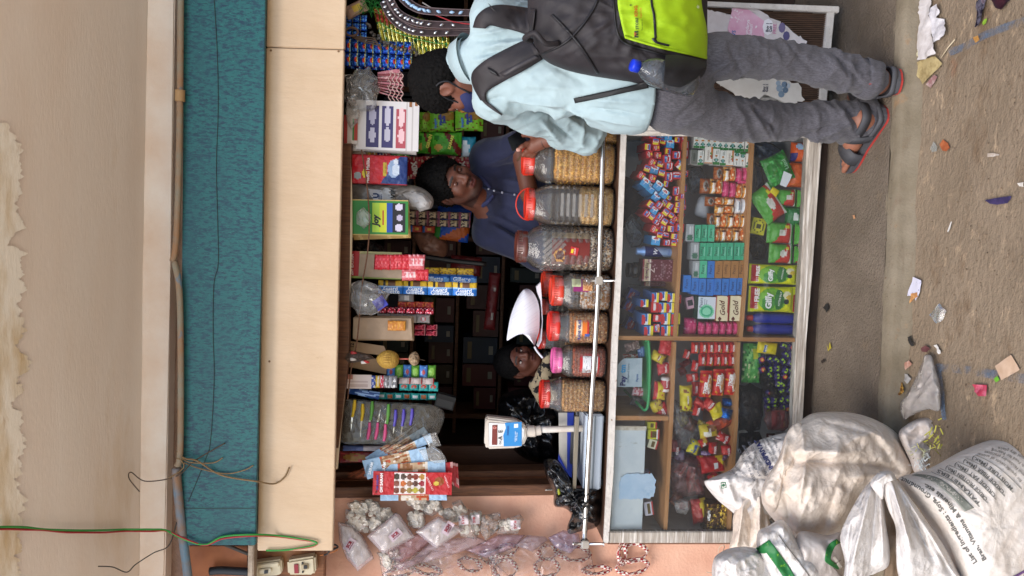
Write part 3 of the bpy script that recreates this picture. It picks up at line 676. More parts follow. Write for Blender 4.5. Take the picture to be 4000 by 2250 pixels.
 # --- low plywood cabinet with torn posters, right of the glass (behind the customer's legs)
YC=-.05
pc=empty('low_cabinet',P(3250,260,.1),'low ribbed brown cabinet with white frame behind the customer','cabinet')
kid('frame_stile',slab([(2440,-8),(2740,4),(3281,24),(3278,50),(2740,22),(2440,8)],YC-.02,.045,.003),pc,M_PEEL)
kid('frame_rail',slab([(3234,44),(3262,46),(3238,280),(3222,520),(3196,520),(3211,280)],YC-.018,.042,.003),pc,M_PEEL)
kid('frame_stile',slab([(2452,488),(3190,498),(3188,526),(2452,506)],YC-.016,.04,.003),pc,M_PEEL)
kid('side',slab([(2450,500),(3190,512),(3190,524),(2450,512)],YC+.03,.3),pc,M_PEEL)
kid('foot',slab([(3225,365),(3325,365),(3318,428),(3215,428)],.02,.1,.01),pc,mat('rough_stone','#6f675c',.9,var='#4f473e',vscale=25,bump=.8,bscale=60))
bm=bmesh.new();y=20
while y<505:
 w=5.0+1.5*nz((y*.3,0,0))
 A=[P(2450,y,YC-.004),P(3236,y,YC-.004),P(3236,y+w,YC-.004),P(2450,y+w,YC-.004)]
 va=[bm.verts.new(v)for v in A];vb=[bm.verts.new(v+Vector((0,.012,0)))for v in A]
 bm.faces.new(va)
 for i in range(4):bm.faces.new((va[i],va[(i+1)%4],vb[(i+1)%4],vb[i]))
 y+=w+3.2
kid('ribbed_board',bm_mesh(bm),pc,mat('brown_ribbed_board','#5c4434',.75,var='#3f2e24',vscale=30,stretch=(6,1,.6),bump=.3),kind='stuff')
kid('backing',slab([(2450,8),(3240,20),(3240,510),(2450,500)],YC+.009,.02),pc,flat('#241a15',.8))
def poster(name,poly,des_cols,label):
 bm=bmesh.new();vs=[bm.verts.new(P(x,y,YC-.0075))for x,y in poly];bm.faces.new(vs)
 bmesh.ops.triangulate(bm,faces=bm.faces[:]);return obj(name,bm_mesh(bm),m=des_cols,label=label,cat='poster')
def ragged(pts,amp=6,step=9,seed=1):
 out=[];n=len(pts);rnd=random.Random(seed)
 for i in range(n):
  (xa,ya),(xb,yb)=pts[i],pts[(i+1)%n];L=math.hypot(xb-xa,yb-ya);k=max(1,int(L/step))
  for q in range(k):out.append((xa+(xb-xa)*q/k+rnd.uniform(-amp,amp),ya+(yb-ya)*q/k+rnd.uniform(-amp,amp)))
 return out
M_POST1=mat('torn_poster_white','#d9d3d3',.6,var='#c9c0bf',vscale=14,layers=[('#b7a9a2',40,.6,.7,None)])
M_POST2=mat('torn_poster_pink','#d79ab5',.6,var='#e0b6c8',vscale=16,layers=[('#e9e0e2',60,.6,.66,None)])
M_POST3=mat('torn_poster_grey','#d5d0c8',.6,var='#c3bcb2',vscale=10,layers=[('#cfa3a0',9,.62,.7,None)])
poster('torn_poster',ragged([(2745,30),(2790,45),(2835,55),(2860,62),(2870,70),(2850,105),(2855,132),(2745,132)],5,10,2),M_POST1,'torn white paper poster left of the pink one on the ribbed cabinet')
p2=poster('torn_poster',ragged([(2865,18),(2925,28),(2995,60),(3045,90),(3090,115),(3150,165),(3130,190),(2855,160),(2845,110)],7,10,3),M_POST1,'torn pink and white offer poster beside the right leg on the ribbed cabinet')
bm=bmesh.new();bm.faces.new([bm.verts.new(P(x,y,YC-.009))for x,y in((2862,30),(2925,38),(2985,82),(2985,165),(2862,158),(2842,112))]);bmesh.ops.triangulate(bm,faces=bm.faces[:])
obj('print_patch',bm_mesh(bm),p2,M_POST2)
p3=poster('torn_poster',ragged([(2782,308),(2900,305),(3030,305),(3125,330),(3140,385),(3110,405),(3060,412),(3015,385),(2985,372),(2955,405),(2870,370)],6,10,4),M_POST3,'torn grey white offer poster seen between the customer\'s legs')
def wtext(s,x,y,w,col,Y,rot=0,bold=.02,par=None,h=None):
 """flat lettering on an upright face at depth Y, width in photo pixels"""
 me,tw,th=txtmesh(s,bold);k=w*S(Y)/tw;kz=(h*S(Y)/th)if h else k
 key=(s,bold,0.0,col)
 if key not in INK:m2=me.copy();m2.materials.append(flat(col));INK[key]=m2
 o=obj('lettering',INK[key],par)
 o.matrix_world=Matrix.Translation(P(x,y,Y))@Matrix.Rotation(radians(rot),4,'Y')@Matrix.Rotation(pi/2,4,'X')@Matrix.Diagonal((k,kz,1,1))
 if par:o.matrix_parent_inverse=par.matrix_basis.inverted()
 return o
for(x,y,c,rx,ry)in((3000,105,'#e9e6ea',22,32),(3055,108,'#6d6488',14,20),(3072,140,'#55507a',14,18)):
 wtext('O',x,y,ry*2,c,YC-.0095,0,.25,p2,rx*2)
wtext('Buy 1\nGet 1',3004,108,34,'#33364a',YC-.0105,0,.03,p2);wtext('FREE',3026,112,38,'#c27fa0',YC-.0105,0,.02,p2)
wtext('Soundarya\nSabun',2925,115,74,'#f0e8ec',YC-.0105,4,.02,p2);wtext('VS',2866,130,22,'#3a6ea8',YC-.0105,0,.02,p2)
wtext('Buy 1\nGet 1',2990,344,30,'#33364a',YC-.0105,0,.03,p3)
for(x,y,r,c)in((3045,345,14,'#8a9aa8'),(3068,352,12,'#5f7386'),(3052,368,13,'#75899a'),(3078,335,10,'#aab4be'),(3064,330,12,'#6a7d90'),(3040,325,10,'#93a2b0')):wtext('O',x,y,r*2,c,YC-.0095,0,.28,p3,r*2)
# ================================================================== GOODS IN THE DISPLAY COUNTER
def pack(name,x0,y0,x1,y1,Y,des,label,cat,d=.02,rot=0,shape='p',m=None,group=None,texts=(),crimp='z',nx=None,nz=None,side=None,seed=None,tilt=0,yaw_=0,wr=.12,topc=None,parent=None):
 """one printed pack; box given in photo pixels. shape p: film pillow, c: carton"""
 c,w,h=at(x0,y0,x1,y1,Y);sd=seed if seed is not None else int(x0*7+y0)
 nx=nx or max(6,min(16,int(w/.006)));nz=nz or max(6,min(18,int(h/.006)))
 if shape=='p':me=pillow(w,h,d,des,nx,nz,crimp,seed=sd,wr=wr);mm=m or FILM
 else:me=carton(w,h,d,des,side,nx,nz,topc=topc);mm=m or CARD
 o=obj(name,me,parent,mm,c,(radians(tilt),radians(rot),radians(yaw_)),label,cat,group)
 for t in texts:
  s,u,v,wf,col=t[:5];r=t[5]if len(t)>5 else 0;hf=t[6]if len(t)>6 else None
  txt(s,o,(u-.5)*w,(v-.5)*h,col,w=wf*w,h=hf*h if hf else None,y=-d/2*(1.06 if shape=='p' else 1)-.0012,rot=r,bold=t[7]if len(t)>7 else .025)
 return o
RED,BLU,YEL,WHT='#c4232a','#2f6fc0','#e8d42a','#e9e9ee'
D_TPR=('#c2262d',[('r',.12,.18,.9,.8,'#2a62b4'),('e',.55,.3,.42,.22,'#d8dbe6'),('e',.5,.35,.36,.16,'#c2262d'),('r',.55,.5,.8,.75,'#7fb2e0'),('r',.1,.06,.6,.16,'#e8d42a')])
D_TPY=('#c2262d',[('r',.12,.5,.92,.92,'#e6d232'),('r',.12,.12,.92,.5,'#3a76c2'),('e',.5,.45,.4,.16,'#dadde8'),('e',.5,.45,.33,.1,'#c2262d')])
D_TPK=('#c5333a',[('e',.5,.58,.36,.16,'#d9c9cc'),('e',.5,.58,.3,.1,'#b0242b'),('r',.3,.08,.7,.3,'#e3d22e')])
D_TPB=('#3d9fd6',[('r',.08,.1,.92,.9,'#bcdff2'),('r',.08,.1,.5,.9,'#4f9bd8'),('d',1,.4,1.02,'#e6eef6'),('e',.72,.5,.2,.36,'#dfe6ee'),('e',.74,.5,.12,.28,'#c2262d')])
D_TPC=('#dfe8f0',[('r',.05,.05,.95,.3,'#e6d232'),('d',.5,1,.95,'#3a8fd0'),('e',.4,.85,.5,.25,'#c2262d'),('r',.3,.4,.95,.55,'#2a5fb0')])
D_TPD=('#c4232a',[('r',.2,.4,.85,.65,'#e9dfe2'),('r',.1,.08,.9,.2,'#a51c22')])
heap=[(440,45,0,'R'),(548,42,0,'B',110,70),(640,55,0,'B'),(750,35,0,'Y',90,60),(840,75,0,'R',95,60),(480,120,3,'Y'),(565,135,8,'Y',80,90),(662,158,3,'B',105,110),(748,112,5,'Y',75,75),(845,178,0,'R',100,115),
(378,195,3,'Y'),(485,215,-3,'K'),(632,255,3,'Y',85,90),(742,290,0,'R',110,100),(842,298,0,'R',100,115),(400,290,-12,'K'),(505,315,-2,'K'),(620,345,-3,'R',110,110),(438,385,20,'K'),(535,425,12,'Y'),(645,440,3,'R',105,105),(775,425,35,'C',100,100),
(370,460,15,'Y'),(465,500,12,'B',110,110),(555,540,12,'Y'),(645,565,2,'R',100,120),(745,567,0,'R',95,120),(842,525,0,'R',80,95),(298,548,30,'K'),(435,600,15,'K'),
(345,655,35,'B',105,115),(510,690,35,'B',110,110),(420,735,35,'B',110,110),(585,785,35,'B',110,110),(485,840,35,'B',110,110),(605,675,10,'Y',70,85),(740,742,0,'R',95,115),(832,720,0,'Y',70,90),(645,845,25,'Y',70,60),
(755,845,0,'Y',70,70),(812,815,0,'R',52,65),(825,885,5,'Y',62,70),(590,890,40,'Y',90,80),(755,925,0,'Y',70,70),(655,945,30,'Y',95,90),(410,925,35,'Y'),(520,945,35,'R',90,90),(605,1010,35,'Y',95,90),(742,1000,0,'Y',75,75),(825,965,10,'R',60,70),
(460,1000,30,'B',95,90),(365,1030,35,'R',85,85),(430,1085,35,'Y',90,80),(530,1070,30,'R',95,90),(675,1055,35,'Y',75,75),(800,1060,35,'Y',80,75),(725,1095,35,'K',62,70),(490,1140,30,'R',95,80),(590,1135,30,'Y',95,90),(685,1150,25,'R',75,75),(785,1145,5,'R',80,75),
(465,1230,20,'K',100,95),(565,1215,8,'R',85,90),(668,1230,3,'Y',100,90),(780,1230,3,'R',110,110),(530,1300,5,'Y',85,85),(608,1318,8,'R',60,80),(712,1318,3,'Y',95,80),(480,1375,5,'B',115,115),(780,1370,3,'R',52,90),(620,1405,3,'R',90,80),(708,1400,3,'Y',85,80)]
LOOK={'R':'red carton with blue panel','Y':'red carton with yellow band','K':'plain red carton','B':'light blue carton','C':'white and blue tilted carton'}
DES={'R':D_TPR,'Y':D_TPY,'K':D_TPK,'B':D_TPB,'C':D_TPC}
cols_={}
for t in heap:cols_.setdefault(int(t[1]//90),[]).append(t)
rnd=random.Random(3)
for ci,k in enumerate(sorted(cols_)):
 for ri,t in enumerate(sorted(cols_[k],key=lambda q:-q[0])):
  sx,sy=(t[4],t[5])if len(t)>4 else(92,92);f=.3036
  x,y=2400+t[0]*f,520+t[1]*f;dx,dy=sx*f/2*.97,sy*f/2*.97
  o=pack('toothpaste_carton',x-dx,y-dy,x+dx,y+dy,.075+rnd.uniform(0,.03),DES[t[3]],'small %s, %s up in the %s stack from the leg'%(LOOK[t[3]],ORD[ri+1],ORD[ci+1]),'carton',.13,t[2]+90*rnd.choice((0,0,-1))if t[3]in 'RY' else t[2],'c',side='#9c1f26' if t[3]!='B' else '#2c6fa5',nx=9,nz=9,group='heap of small toothpaste cartons',yaw_=rnd.uniform(-4,4))
  if sx>88:txt('Colgate',o,0,.001,'#f2eef0',w=.018,y=-.0665,rot=0)
  # neat toothpaste cartons left of the cans
q7=lambda x:2400+x*.345
neat=[[(410,880,80,110,'C'),(500,868,90,100,'C'),(585,878,80,100,'C'),(665,905,62,95,'D')],[(290,950,90,85,'C'),(405,995,85,115,'D'),(490,1000,85,110,'C'),(575,1005,85,110,'C'),(648,1010,55,100,'D')],
[(310,1125,105,125,'C'),(430,1105,90,82,'D'),(525,1125,105,130,'C'),(635,1130,100,125,'C')],[(335,1265,105,135,'C'),(425,1235,70,90,'R'),(525,1265,105,130,'C'),(622,1262,85,130,'C')]]
DES['D']=D_TPD
for ci,colm in enumerate(neat):
 for ri,t in enumerate(sorted(colm,key=lambda q:-q[0])):
  x,y=q7(t[0]),850+t[1]*.345;dx,dy=t[2]*.345/2,t[3]*.345/2
  o=pack('toothpaste_carton',x-dx,y-dy,x+dx,y+dy,.10,DES[t[4]],'%s toothpaste carton, %s up in the %s neat stack beside the wooden divider'%({'C':'blue white yellow','D':'red','R':'red blue'}[t[4]],ORD[ri+1],ORD[4-ci]),'carton',.15,0,'c',side='#3f6fae' if t[4]=='C' else '#8f1d22',nx=10,nz=10,group='neat stacks of toothpaste cartons',yaw_=rnd.uniform(-3,3))
  txt('Cibaca' if t[4]=='C' else 'RED',o,.002,.0,'#1f4f9c' if t[4]=='C' else '#f0e6e8',w=.02,y=-.0765)
for i,(x0,y0,x1,y1)in enumerate(((2446,1128,2490,1175),(2435,1165,2480,1215),(2440,1240,2490,1290))):
 o=pack('toothpaste_carton',x0,y0,x1,y1,.24,('#24408c',[('e',.4,.6,.4,.25,'#8f1f2c')]),'dark blue long toothpaste carton lying behind the neat stacks, %s from the right'%ORD[i+1],'carton',.06,25,'c',side='#1d3370',group='cartons behind the neat stacks')
 txt('Colgate',o,0,.004,'#d8d0d8',w=.03,y=-.0315,rot=0)
 # deodorant can and cream jars
c,w,h=at(2482,962,2644,1004,.12)
o=obj('deodorant_can',lathe([(w*.46,-h/2),(w*.5,-h/2+.004),(w*.5,h*.28),(w*.44,h*.34),(w*.33,h*.38),(w*.33,h*.49),(w*.28,h*.5)],28),None,mat('pale_blue_can','#7fa6dc',.3,.3,var='#a8c2e8',vscale=20),c,None,'pale blue and navy deodorant can standing beside the heap of cartons','can',smooth=False)
o.data.shade_smooth()
bm=bmesh.new();R=w*.5+.0008;g=[[bm.verts.new((R*sin(a),-R*cos(a),z*h))for z in(-.05+.16*(a/1.4),.30)]for a in[(-1.4+2.8*i/16)for i in range(17)]]
for i in range(16):bm.faces.new((g[i][0],g[i+1][0],g[i+1][1],g[i][1]))
obj('label_band',bm_mesh(bm,True),o,flat('#1c2560',.35))
txt('W',o,0,h*.05,'#e8ecf6',w=w*.6,y=-R-.002,rot=12);txt('Xtra',o,0,-h*.28,'#5e7fc0',w=w*.6,y=-R-.002)
for(x0,y0,x1,y1,Y,lab)in((2500,1012,2642,1098,.11,'large maroon cream jar carton with gold band in the top shelf'),(2508,1100,2606,1116,.2,'maroon jar carton half hidden behind the large maroon one')):
 o=pack('cream_carton',x0,y0,x1,y1,Y,('#5a1f2c',[('r',0,.8,1,.97,'#b9a98c'),('r',0,.97,1,1,'#7d2434'),('r',0,.78,1,.8,'#d8cfc0'),('n',60,30,.28,'#8f6670')]),lab,'carton',.07,0,'c',side='#4a1824',nx=14,nz=22)
 if y1-y0>40:
  txt('Extra! 50g',o,0,(x1-x0)*S(Y)*.385,'#4a3a2c',w=.06,y=-.037);txt('Z',o,0,.035,'#cdb9b4',w=.02,y=-.037);txt('nourishing cream\nfor soft clear skin\nevery day',o,.002,-.012,'#a3828a',w=.055,y=-.037,bold=.0)
 c,w,h=at(x0-52,y0+12,x0-2,y1-12 if y1-y0>40 else y1,Y+.02)
 j=obj('cream_jar',lathe([(w*.42,-h*.5),(w*.5,-h*.45),(w*.5,0),(w*.4,.1*h),(w*.46,.12*h),(w*.46,h*.5)],24),None,mat('black_jar','#1b1819',.18),c,None,'black glossy cream jar standing on the %s maroon carton'%('large' if y1-y0>40 else 'hidden'),'jar');j.data.shade_smooth()
 # grey plastic bag hanging at the back of the top shelf
M_GREYBAG=clear('grey_poly',(.55,.6,.68),.35,(.35,.4,.46),.2,.8,.5,30)
obj('plastic_bag',film([(2440,862),(2470,845),(2500,880),(2516,930),(2500,962),(2468,968),(2448,930)],.26,.03,seed=25),m=M_GREYBAG,label='crumpled grey plastic bag at the back of the top shelf',cat='plastic bag')
# ---------------- second shelf: soaps
D_HERB=('#e6e8e6',[('r',0,0,.16,1,'#2d7a3c'),('e',.3,.5,.12,.36,'#1f5a4a'),('r',.52,.3,.62,.7,'#b5762c'),('r',.66,.2,.95,.32,'#8a948e'),('r',.66,.45,.9,.55,'#8a948e')])
D_HERBR=('#e6e8e6',[('r',.84,0,1,1,'#2d7a3c'),('e',.72,.5,.12,.36,'#1f5a4a'),('r',.36,.3,.46,.7,'#b5762c'),('r',.08,.4,.3,.55,'#8a948e')])
D_MEDI=('#eceae4',[('d',.3,-1,.02,'#d07a2e'),('e',.45,.16,.2,.12,'#b0552a'),('e',.6,.2,.1,.1,'#5f8a3c'),('r',0,0,.05,1,'#d07a2e')])
rowA=[(2714,23),(2738,23),(2761,22),(2784,22),(2806,22),(2828,21),(2854,30),(2884,29),(2917,30)]
for i,(x,hh)in enumerate(rowA):
 o=pack('soap_carton',x-hh/2,528,x+hh/2,580+i*2,.06,D_HERB,'white and green soap carton, %s up in the stack nearest the leg'%ORD[9-i],'soap carton',.05,0,'c',side='#d9dcd8',nx=18,nz=8,group='white green soap cartons')
 txt('50',o,-.011,0,'#9ad8d8',w=.011,y=-.0262)
rowB=[(2692,2717,588,643,'x'),(2718,2741,590,646,'h'),(2745,2776,576,640,'m'),(2777,2803,584,645,'h'),(2804,2828,590,648,'h'),(2828,2857,590,650,'m'),(2858,2881,590,649,'r'),(2881,2903,597,651,'r'),(2904,2927,602,656,'h')]
for i,(a_,b_,y0,y1,k)in enumerate(rowB):
 des={'x':('#6b6f6a',[('r',.2,.3,.8,.7,'#4d514c')]),'h':D_HERB,'r':D_HERBR,'m':D_MEDI}[k]
 o=pack('soap_carton',a_,y0,b_,y1,.055,des,'%s soap carton, %s up in the second stack from the leg'%({'x':'grey','h':'white green','r':'turned white green','m':'wide orange white'}[k],ORD[9-i]),'soap carton',.05,0,'c',side='#d9dcd8',nx=18,nz=9,group='second stack of soap cartons')
 if k=='m':txt('MEDIMIX',o,.0,.002,'#7a5a50',w=.04,y=-.0262,bold=.0)
 elif k!='x':txt('50',o,-.013 if k=='h' else .013,0,'#9ad8d8',w=.011,y=-.0262)
D_ORG=('#d9742a',[('r',.0,.25,1,.42,'#e8c26a'),('r',.15,.0,.8,.26,'#f0e6da'),('e',.5,.68,.22,.12,'#c05a1e'),('n',6,9,.32,'#efd9b0',2)])
D_ORW=('#e39a3c',[('e',.4,.55,.5,.3,'#f0ece6'),('r',.7,.1,.84,.9,'#4a2a20'),('n',7,7,.35,'#f2d49a',5)])
D_BRN=('#9a4f26',[('e',.5,.5,.34,.3,'#8f8a86'),('e',.5,.48,.2,.18,'#4d3a34'),('n',5,5,.35,'#b06a34',1)])
D_PNK=('#c8376f',[('n',4,5,.3,'#d95a88',1),('n',7,6,.42,'#e79bb6',4)])
D_WSP=('#dfe0e4',[('e',.5,.5,.4,.3,'#eceef2'),('r',.2,.42,.8,.56,'#9aa0b0')])
wraps=[('third',[(2786,2822,652,705,'b'),(2823,2848,652,710,'w'),(2848,2872,652,708,'o'),(2872,2897,656,712,'p'),(2897,2921,655,712,'p'),(2880,2921,704,718,'p')]),
('fourth',[(2733,2771,697,757,'b'),(2771,2796,698,757,'w'),(2796,2820,699,758,'o'),(2820,2846,707,769,'p'),(2846,2873,712,772,'p'),(2872,2897,718,774,'o'),(2897,2921,718,775,'w')]),
('fifth',[(2752,2790,768,806,'b'),(2790,2828,770,800,'o'),(2828,2866,771,801,'w'),(2790,2828,802,834,'w'),(2828,2866,804,834,'o'),(2868,2893,776,835,'s'),(2893,2918,776,835,'s')]),
('sixth',[(2760,2787,832,890,'b'),(2787,2812,834,889,'w'),(2813,2839,834,889,'o'),(2839,2864,835,889,'w'),(2864,2890,835,889,'o'),(2890,2916,836,889,'w')]),
('seventh',[(2785,2809,891,945,'o'),(2810,2834,891,945,'w'),(2834,2859,891,945,'o'),(2860,2885,891,945,'w'),(2886,2912,891,945,'o')])]
nmw={'b':'brown orange','w':'orange white','o':'orange','p':'bright pink','s':'silvery white'}
for sn,L in wraps:
 cnt={}
 for(a_,b_,y0,y1,k)in sorted(L,key=lambda q:-q[0]):
  cnt[0]=cnt.get(0,0)+1
  o=pack('soap_bar',a_,y0,b_,y1,.06,{'b':D_BRN,'w':D_ORW,'o':D_ORG,'p':D_PNK,'s':D_WSP}[k],'%s wrapped soap bar, %s up in the %s stack from the leg'%(nmw[k],ORD[cnt[0]],sn),'soap',.045,0,'p',crimp='',nx=14,nz=10,group='film wrapped soap bars',wr=.05)
  if k in 'wo':txt('Santoor',o,0,.0,'#7a2f1c' if k=='o' else '#c8703a',w=.026,y=-.0262,rot=-8,bold=.01)
  if k=='s':txt('Santoor',o,0,.0,'#7d8494',w=.03,y=-.0262,bold=.01)
GR,SI,BU,BR='#3aa981','#9aa0a4','#2f74c4','#a5733f'
pears=[('eighth',[(2671,2704,876,943,SI),(2705,2730,878,944,GR),(2730,2755,878,944,GR),(2756,2783,878,944,'#46b48c')]),
('ninth',[(2690,2723,947,1014,SI)]+[(a_,b_,947,1015,GR)for a_,b_ in((2723,2750),(2750,2776),(2776,2804),(2804,2830),(2830,2855),(2855,2883),(2883,2907))]),
('tenth',[(2697,2724,1017,1084,SI),(2724,2754,1017,1085,'#4bb890'),(2754,2783,1018,1086,BU),(2783,2814,1017,1085,BR),(2814,2845,1017,1085,BR),(2845,2876,1017,1085,BR),(2876,2899,1017,1085,BR)]),
('eleventh',[(2660,2692,1073,1140,BU),(2692,2721,1083,1148,BU),(2721,2750,1085,1152,BU),(2750,2780,1087,1154,BU),(2780,2809,1086,1151,BU),(2810,2838,1085,1152,BU),(2839,2868,1083,1151,BU),(2868,2893,1084,1150,BU)])]
cn={GR:'green','#46b48c':'light green','#4bb890':'pale green',SI:'silver grey end of',BU:'blue',BR:'tan brown'}
for sn,L in pears:
 for i,(a_,b_,y0,y1,col)in enumerate(sorted(L,key=lambda q:-q[0])):
  des=(col,[('r',.25,.18,.75,.28,'#8fd0b8' if col in(GR,'#46b48c','#4bb890')else col)])if col!=SI else(col,[('r',.45,.25,.9,.3,'#c8ccd0'),('r',.45,.4,.9,.45,'#c8ccd0'),('r',.45,.55,.85,.6,'#c8ccd0'),('e',.22,.5,.18,.36,'#3d6b58')])
  o=pack('soap_carton',a_+.5,y0,b_-.5,y1,.045+.01*rnd.random(),des,'%s soap carton, %s up in the %s stack from the leg'%(cn[col],ORD[i+1],sn),'soap carton',.055,0,'c',side=col,nx=16,nz=10,group='stacked soap cartons',yaw_=rnd.uniform(-1.5,1.5))
  if col!=SI:txt('Pears',o,0,.003,'#15463a' if col in(GR,'#46b48c','#4bb890')else('#14305f' if col==BU else '#4a2c14'),w=.036,y=-.0287,bold=.0,rot=180 if(i%4==2 and col!=BU)else 0)
o=pack('photo_carton',2676,1158,2708,1205,.1,('#d9a9b8',[('r',.2,.2,.8,.8,'#3b3a40')]),'tilted pale pink carton above the white soap carton','carton',.03,-15,'c')
o=pack('soap_carton',2716,1156,2787,1246,.06,('#d3dde6',[('e',.36,.5,.3,.42,'#7fd0a8'),('e',.36,.5,.24,.34,'#3aa981'),('e',.36,.5,.17,.24,'#8ad8b4'),('r',.0,0,.02,1,'#174a3a'),('r',.62,.6,.9,.64,'#8a98a8'),('r',.62,.5,.85,.54,'#8a98a8')]),'large white carton with a green oval soap picture','soap carton',.06,0,'c',side='#1d4a3c',nx=30,nz=26)
txt('Pears',o,.022,.025,'#1d3a5c',w=.038,y=-.0312,bold=.0)
for i,(a_,b_)in enumerate(((2787,2838),(2839,2890))):
 o=pack('soap_carton',a_,1152,b_,1252,.05,('#e6d8b4',[('d',.1,-1,-.06,'#a8242a'),('e',.08,.7,.07,.14,'#5a2a1c'),('r',.0,.96,1,1,'#c9b98c')]),'cream and red soap carton with brown script, %s of the pair'%('upper' if i==0 else 'lower'),'soap carton',.06,0,'c',side='#a8242a',nx=24,nz=16,group='pair of cream soap cartons')
 txt('Gold',o,.004,.002,'#5a2c1c',w=.062,y=-.0312,shear=.35,rot=-6,bold=.015)
for i,(a_,b_)in enumerate(((2669,2722),(2726,2752),(2752,2778),(2779,2805),(2807,2833),(2835,2858),(2859,2882))):
 o=pack('soap_bar',a_,1240 if i==0 else 1255,b_,1309,.06+(.03 if i==0 else 0),D_PNK,'crinkled pink soap bar, %s up in the stack against the divider'%ORD[7-i],'soap',.05,0,'p',crimp='',nx=12,nz=10,group='pink soap bars by the divider',wr=.1)
 txt('Lux',o,-.004,0,'#a8265a',w=.016,y=-.028,bold=.01)
 # white paper roll behind, clear bag at the back
obj('paper_roll',blob([(2712,830),(2730,772),(2762,765),(2772,810),(2768,850),(2735,850)],.16,.03,40,8),m=mat('white_paper','#cfd3da',.7),label='curled white paper at the back of the soap shelf',cat='paper')
obj('plastic_bag',film([(2690,655),(2730,650),(2760,680),(2740,740),(2700,760),(2682,700)],.25,.03,seed=36),m=M_GREYBAG,label='dark clear bag at the back of the soap shelf',cat='plastic bag')
# ---------------- third shelf
def q6(x,y):return 2400+x*.414,480+y*.414
D_OR=('#d9601e',[('r',.7,.9,1,1,'#2c2a6a'),('r',.1,.3,.9,.34,'#e88a4a'),('n',5,8,.4,'#e37a38')])
o=pack('detergent_pack',3086,556,3160,632,.06,('#d4581c',[('r',.0,.75,.4,1,'#2f2a70'),('e',.75,.62,.14,.2,'#9ab8d8'),('r',.55,.3,.7,.5,'#7fb83c')]),'orange pack with a blue corner nearest the leg on the bottom shelf','pouch',.06,0,'p',crimp='',texts=[('100',.4,.2,.3,'#f0b088')])
o=pack('detergent_pack',3068,632,3158,735,.09,D_OR,'large orange pack lying under the green bag','pouch',.06,2,'p',crimp='z')
o=pack('green_pouch',2985,600,3090,722,.03+.02,('#1f7a2a',[('n',3,4,.25,'#2f9a3a'),('n',8,9,.4,'#4fb05a',3),('r',.0,.0,1,.12,'#2fae3c')]),'dark green leafy pouch leaning forward on the bottom shelf','pouch',.07,-28,'p',crimp='z',wr=.2)
txt('Lizol',o,.01,-.02,'#8fc89a',w=.04,y=-.04,rot=0)
bm=bmesh.new();bm.faces.new([bm.verts.new(P(x,y,.012))for x,y in((3046,722),(3062,668),(3094,682),(3086,704),(3070,732))]);obj('white_sticker',bm_mesh(bm),o,flat('#e3e6ea')).matrix_parent_inverse=o.matrix_basis.inverted()
D_WH=('#b8342c',[('d',.5,1,.78,'#4f9a3a'),('r',0,0,1,.16,'#e6e6e2'),('r',.0,.0,1,.07,'#3aa83a'),('e',.5,.5,.18,.12,'#c9c9c0'),('r',.72,.25,.86,.4,'#e0cf30')])
wl=[(2952,722,3050,870,38,'tilted green and red sanitary pad pack leaning on the dark bottle',.05),(3030,738,3112,806,0,'upright green and red pad pack below the yellow tag',.06),(3112,742,3156,812,0,'red and green pad pack lying lowest below the yellow tag',.05),(3064,808,3145,886,0,'dark green pad pack with white barcode strip',.07),
(2992,866,3100,952,0,'green and red pad pack with pale oval picture',.06),(3102,872,3146,958,0,'red pad pack under the one with oval picture',.05),(3000,950,3098,1030,0,'green and red pad pack beside the yellow dish pouch',.06),(3100,960,3140,1028,0,'red pad pack lowest beside the yellow dish pouch',.05)]
for i,(x0,y0,x1,y1,r,lab,Y)in enumerate(wl):
 des=D_WH if 'dark green' not in lab else('#1f6a34',[('r',.0,0,1,.2,'#46b04a'),('r',.3,.5,.7,.7,'#c9cfca'),('n',5,5,.35,'#2f8a46')])
 o=pack('pad_pack',x0,y0,x1,y1,Y,des,lab,'pouch',.055,-r,'p',crimp='z' if i!=3 else '',wr=.1)
 txt('Whisper',o,.005,-.012,'#efe6e2',w=.032,y=-.032,rot=0,bold=.01)
pack('yellow_tag',3008,735,3042,765,.03,('#d8c51e',[]),'small yellow tag sticking out beside the dark green pouch','tag',.006,30,'p',crimp='')
o=pack('round_soap_pack',2930,852,2986,916,.1,('#c9c22e',[('e',.5,.5,.38,.38,'#6a6a30'),('e',.5,.5,.3,.3,'#e0d840'),('e',.5,.5,.16,.16,'#4a4a2a')]),'yellow pack with a round dark emblem on the bottom shelf','soap',.03,10,'c')
for i,(poly,Y,lab)in enumerate(((([(2930,922),(2962,918),(2996,950),(2990,1008),(2940,1012),(2928,970)]),.12,'black crumpled bag behind the pad packs'),(([(2945,560),(3000,555),(3060,590),(3050,640),(2990,660),(2950,630)]),.2,'dark blue grey plastic pack at the back near the leg'),(([(2950,640),(2975,650),(2985,720),(2955,740)]),.2,'dark bottle pack at the back of the bottom shelf'))):
 obj('plastic_bag',film(poly,Y,.03,seed=41),m=mat('black_poly' if i==0 else 'slate_poly','#17171a' if i==0 else '#3a465c',.25,spec=.6),label=lab,cat='plastic bag')
D_GIF=('#d8dc1e',[('e',.5,.54,.46,.3,'#7ab83a'),('e',.36,.62,.3,.14,'#3f8f34'),('e',.5,.4,.4,.1,'#3a7a3c'),('d',.4,-1,.12,'#d8dc1e'),('e',.68,.22,.16,.09,'#e8e6c0'),('e',.6,.18,.1,.06,'#e0c24a'),('e',.44,.24,.1,.06,'#30383a'),('r',.14,.83,.98,.95,'#b0242c'),('r',.02,0,.7,.035,'#b0242c')])
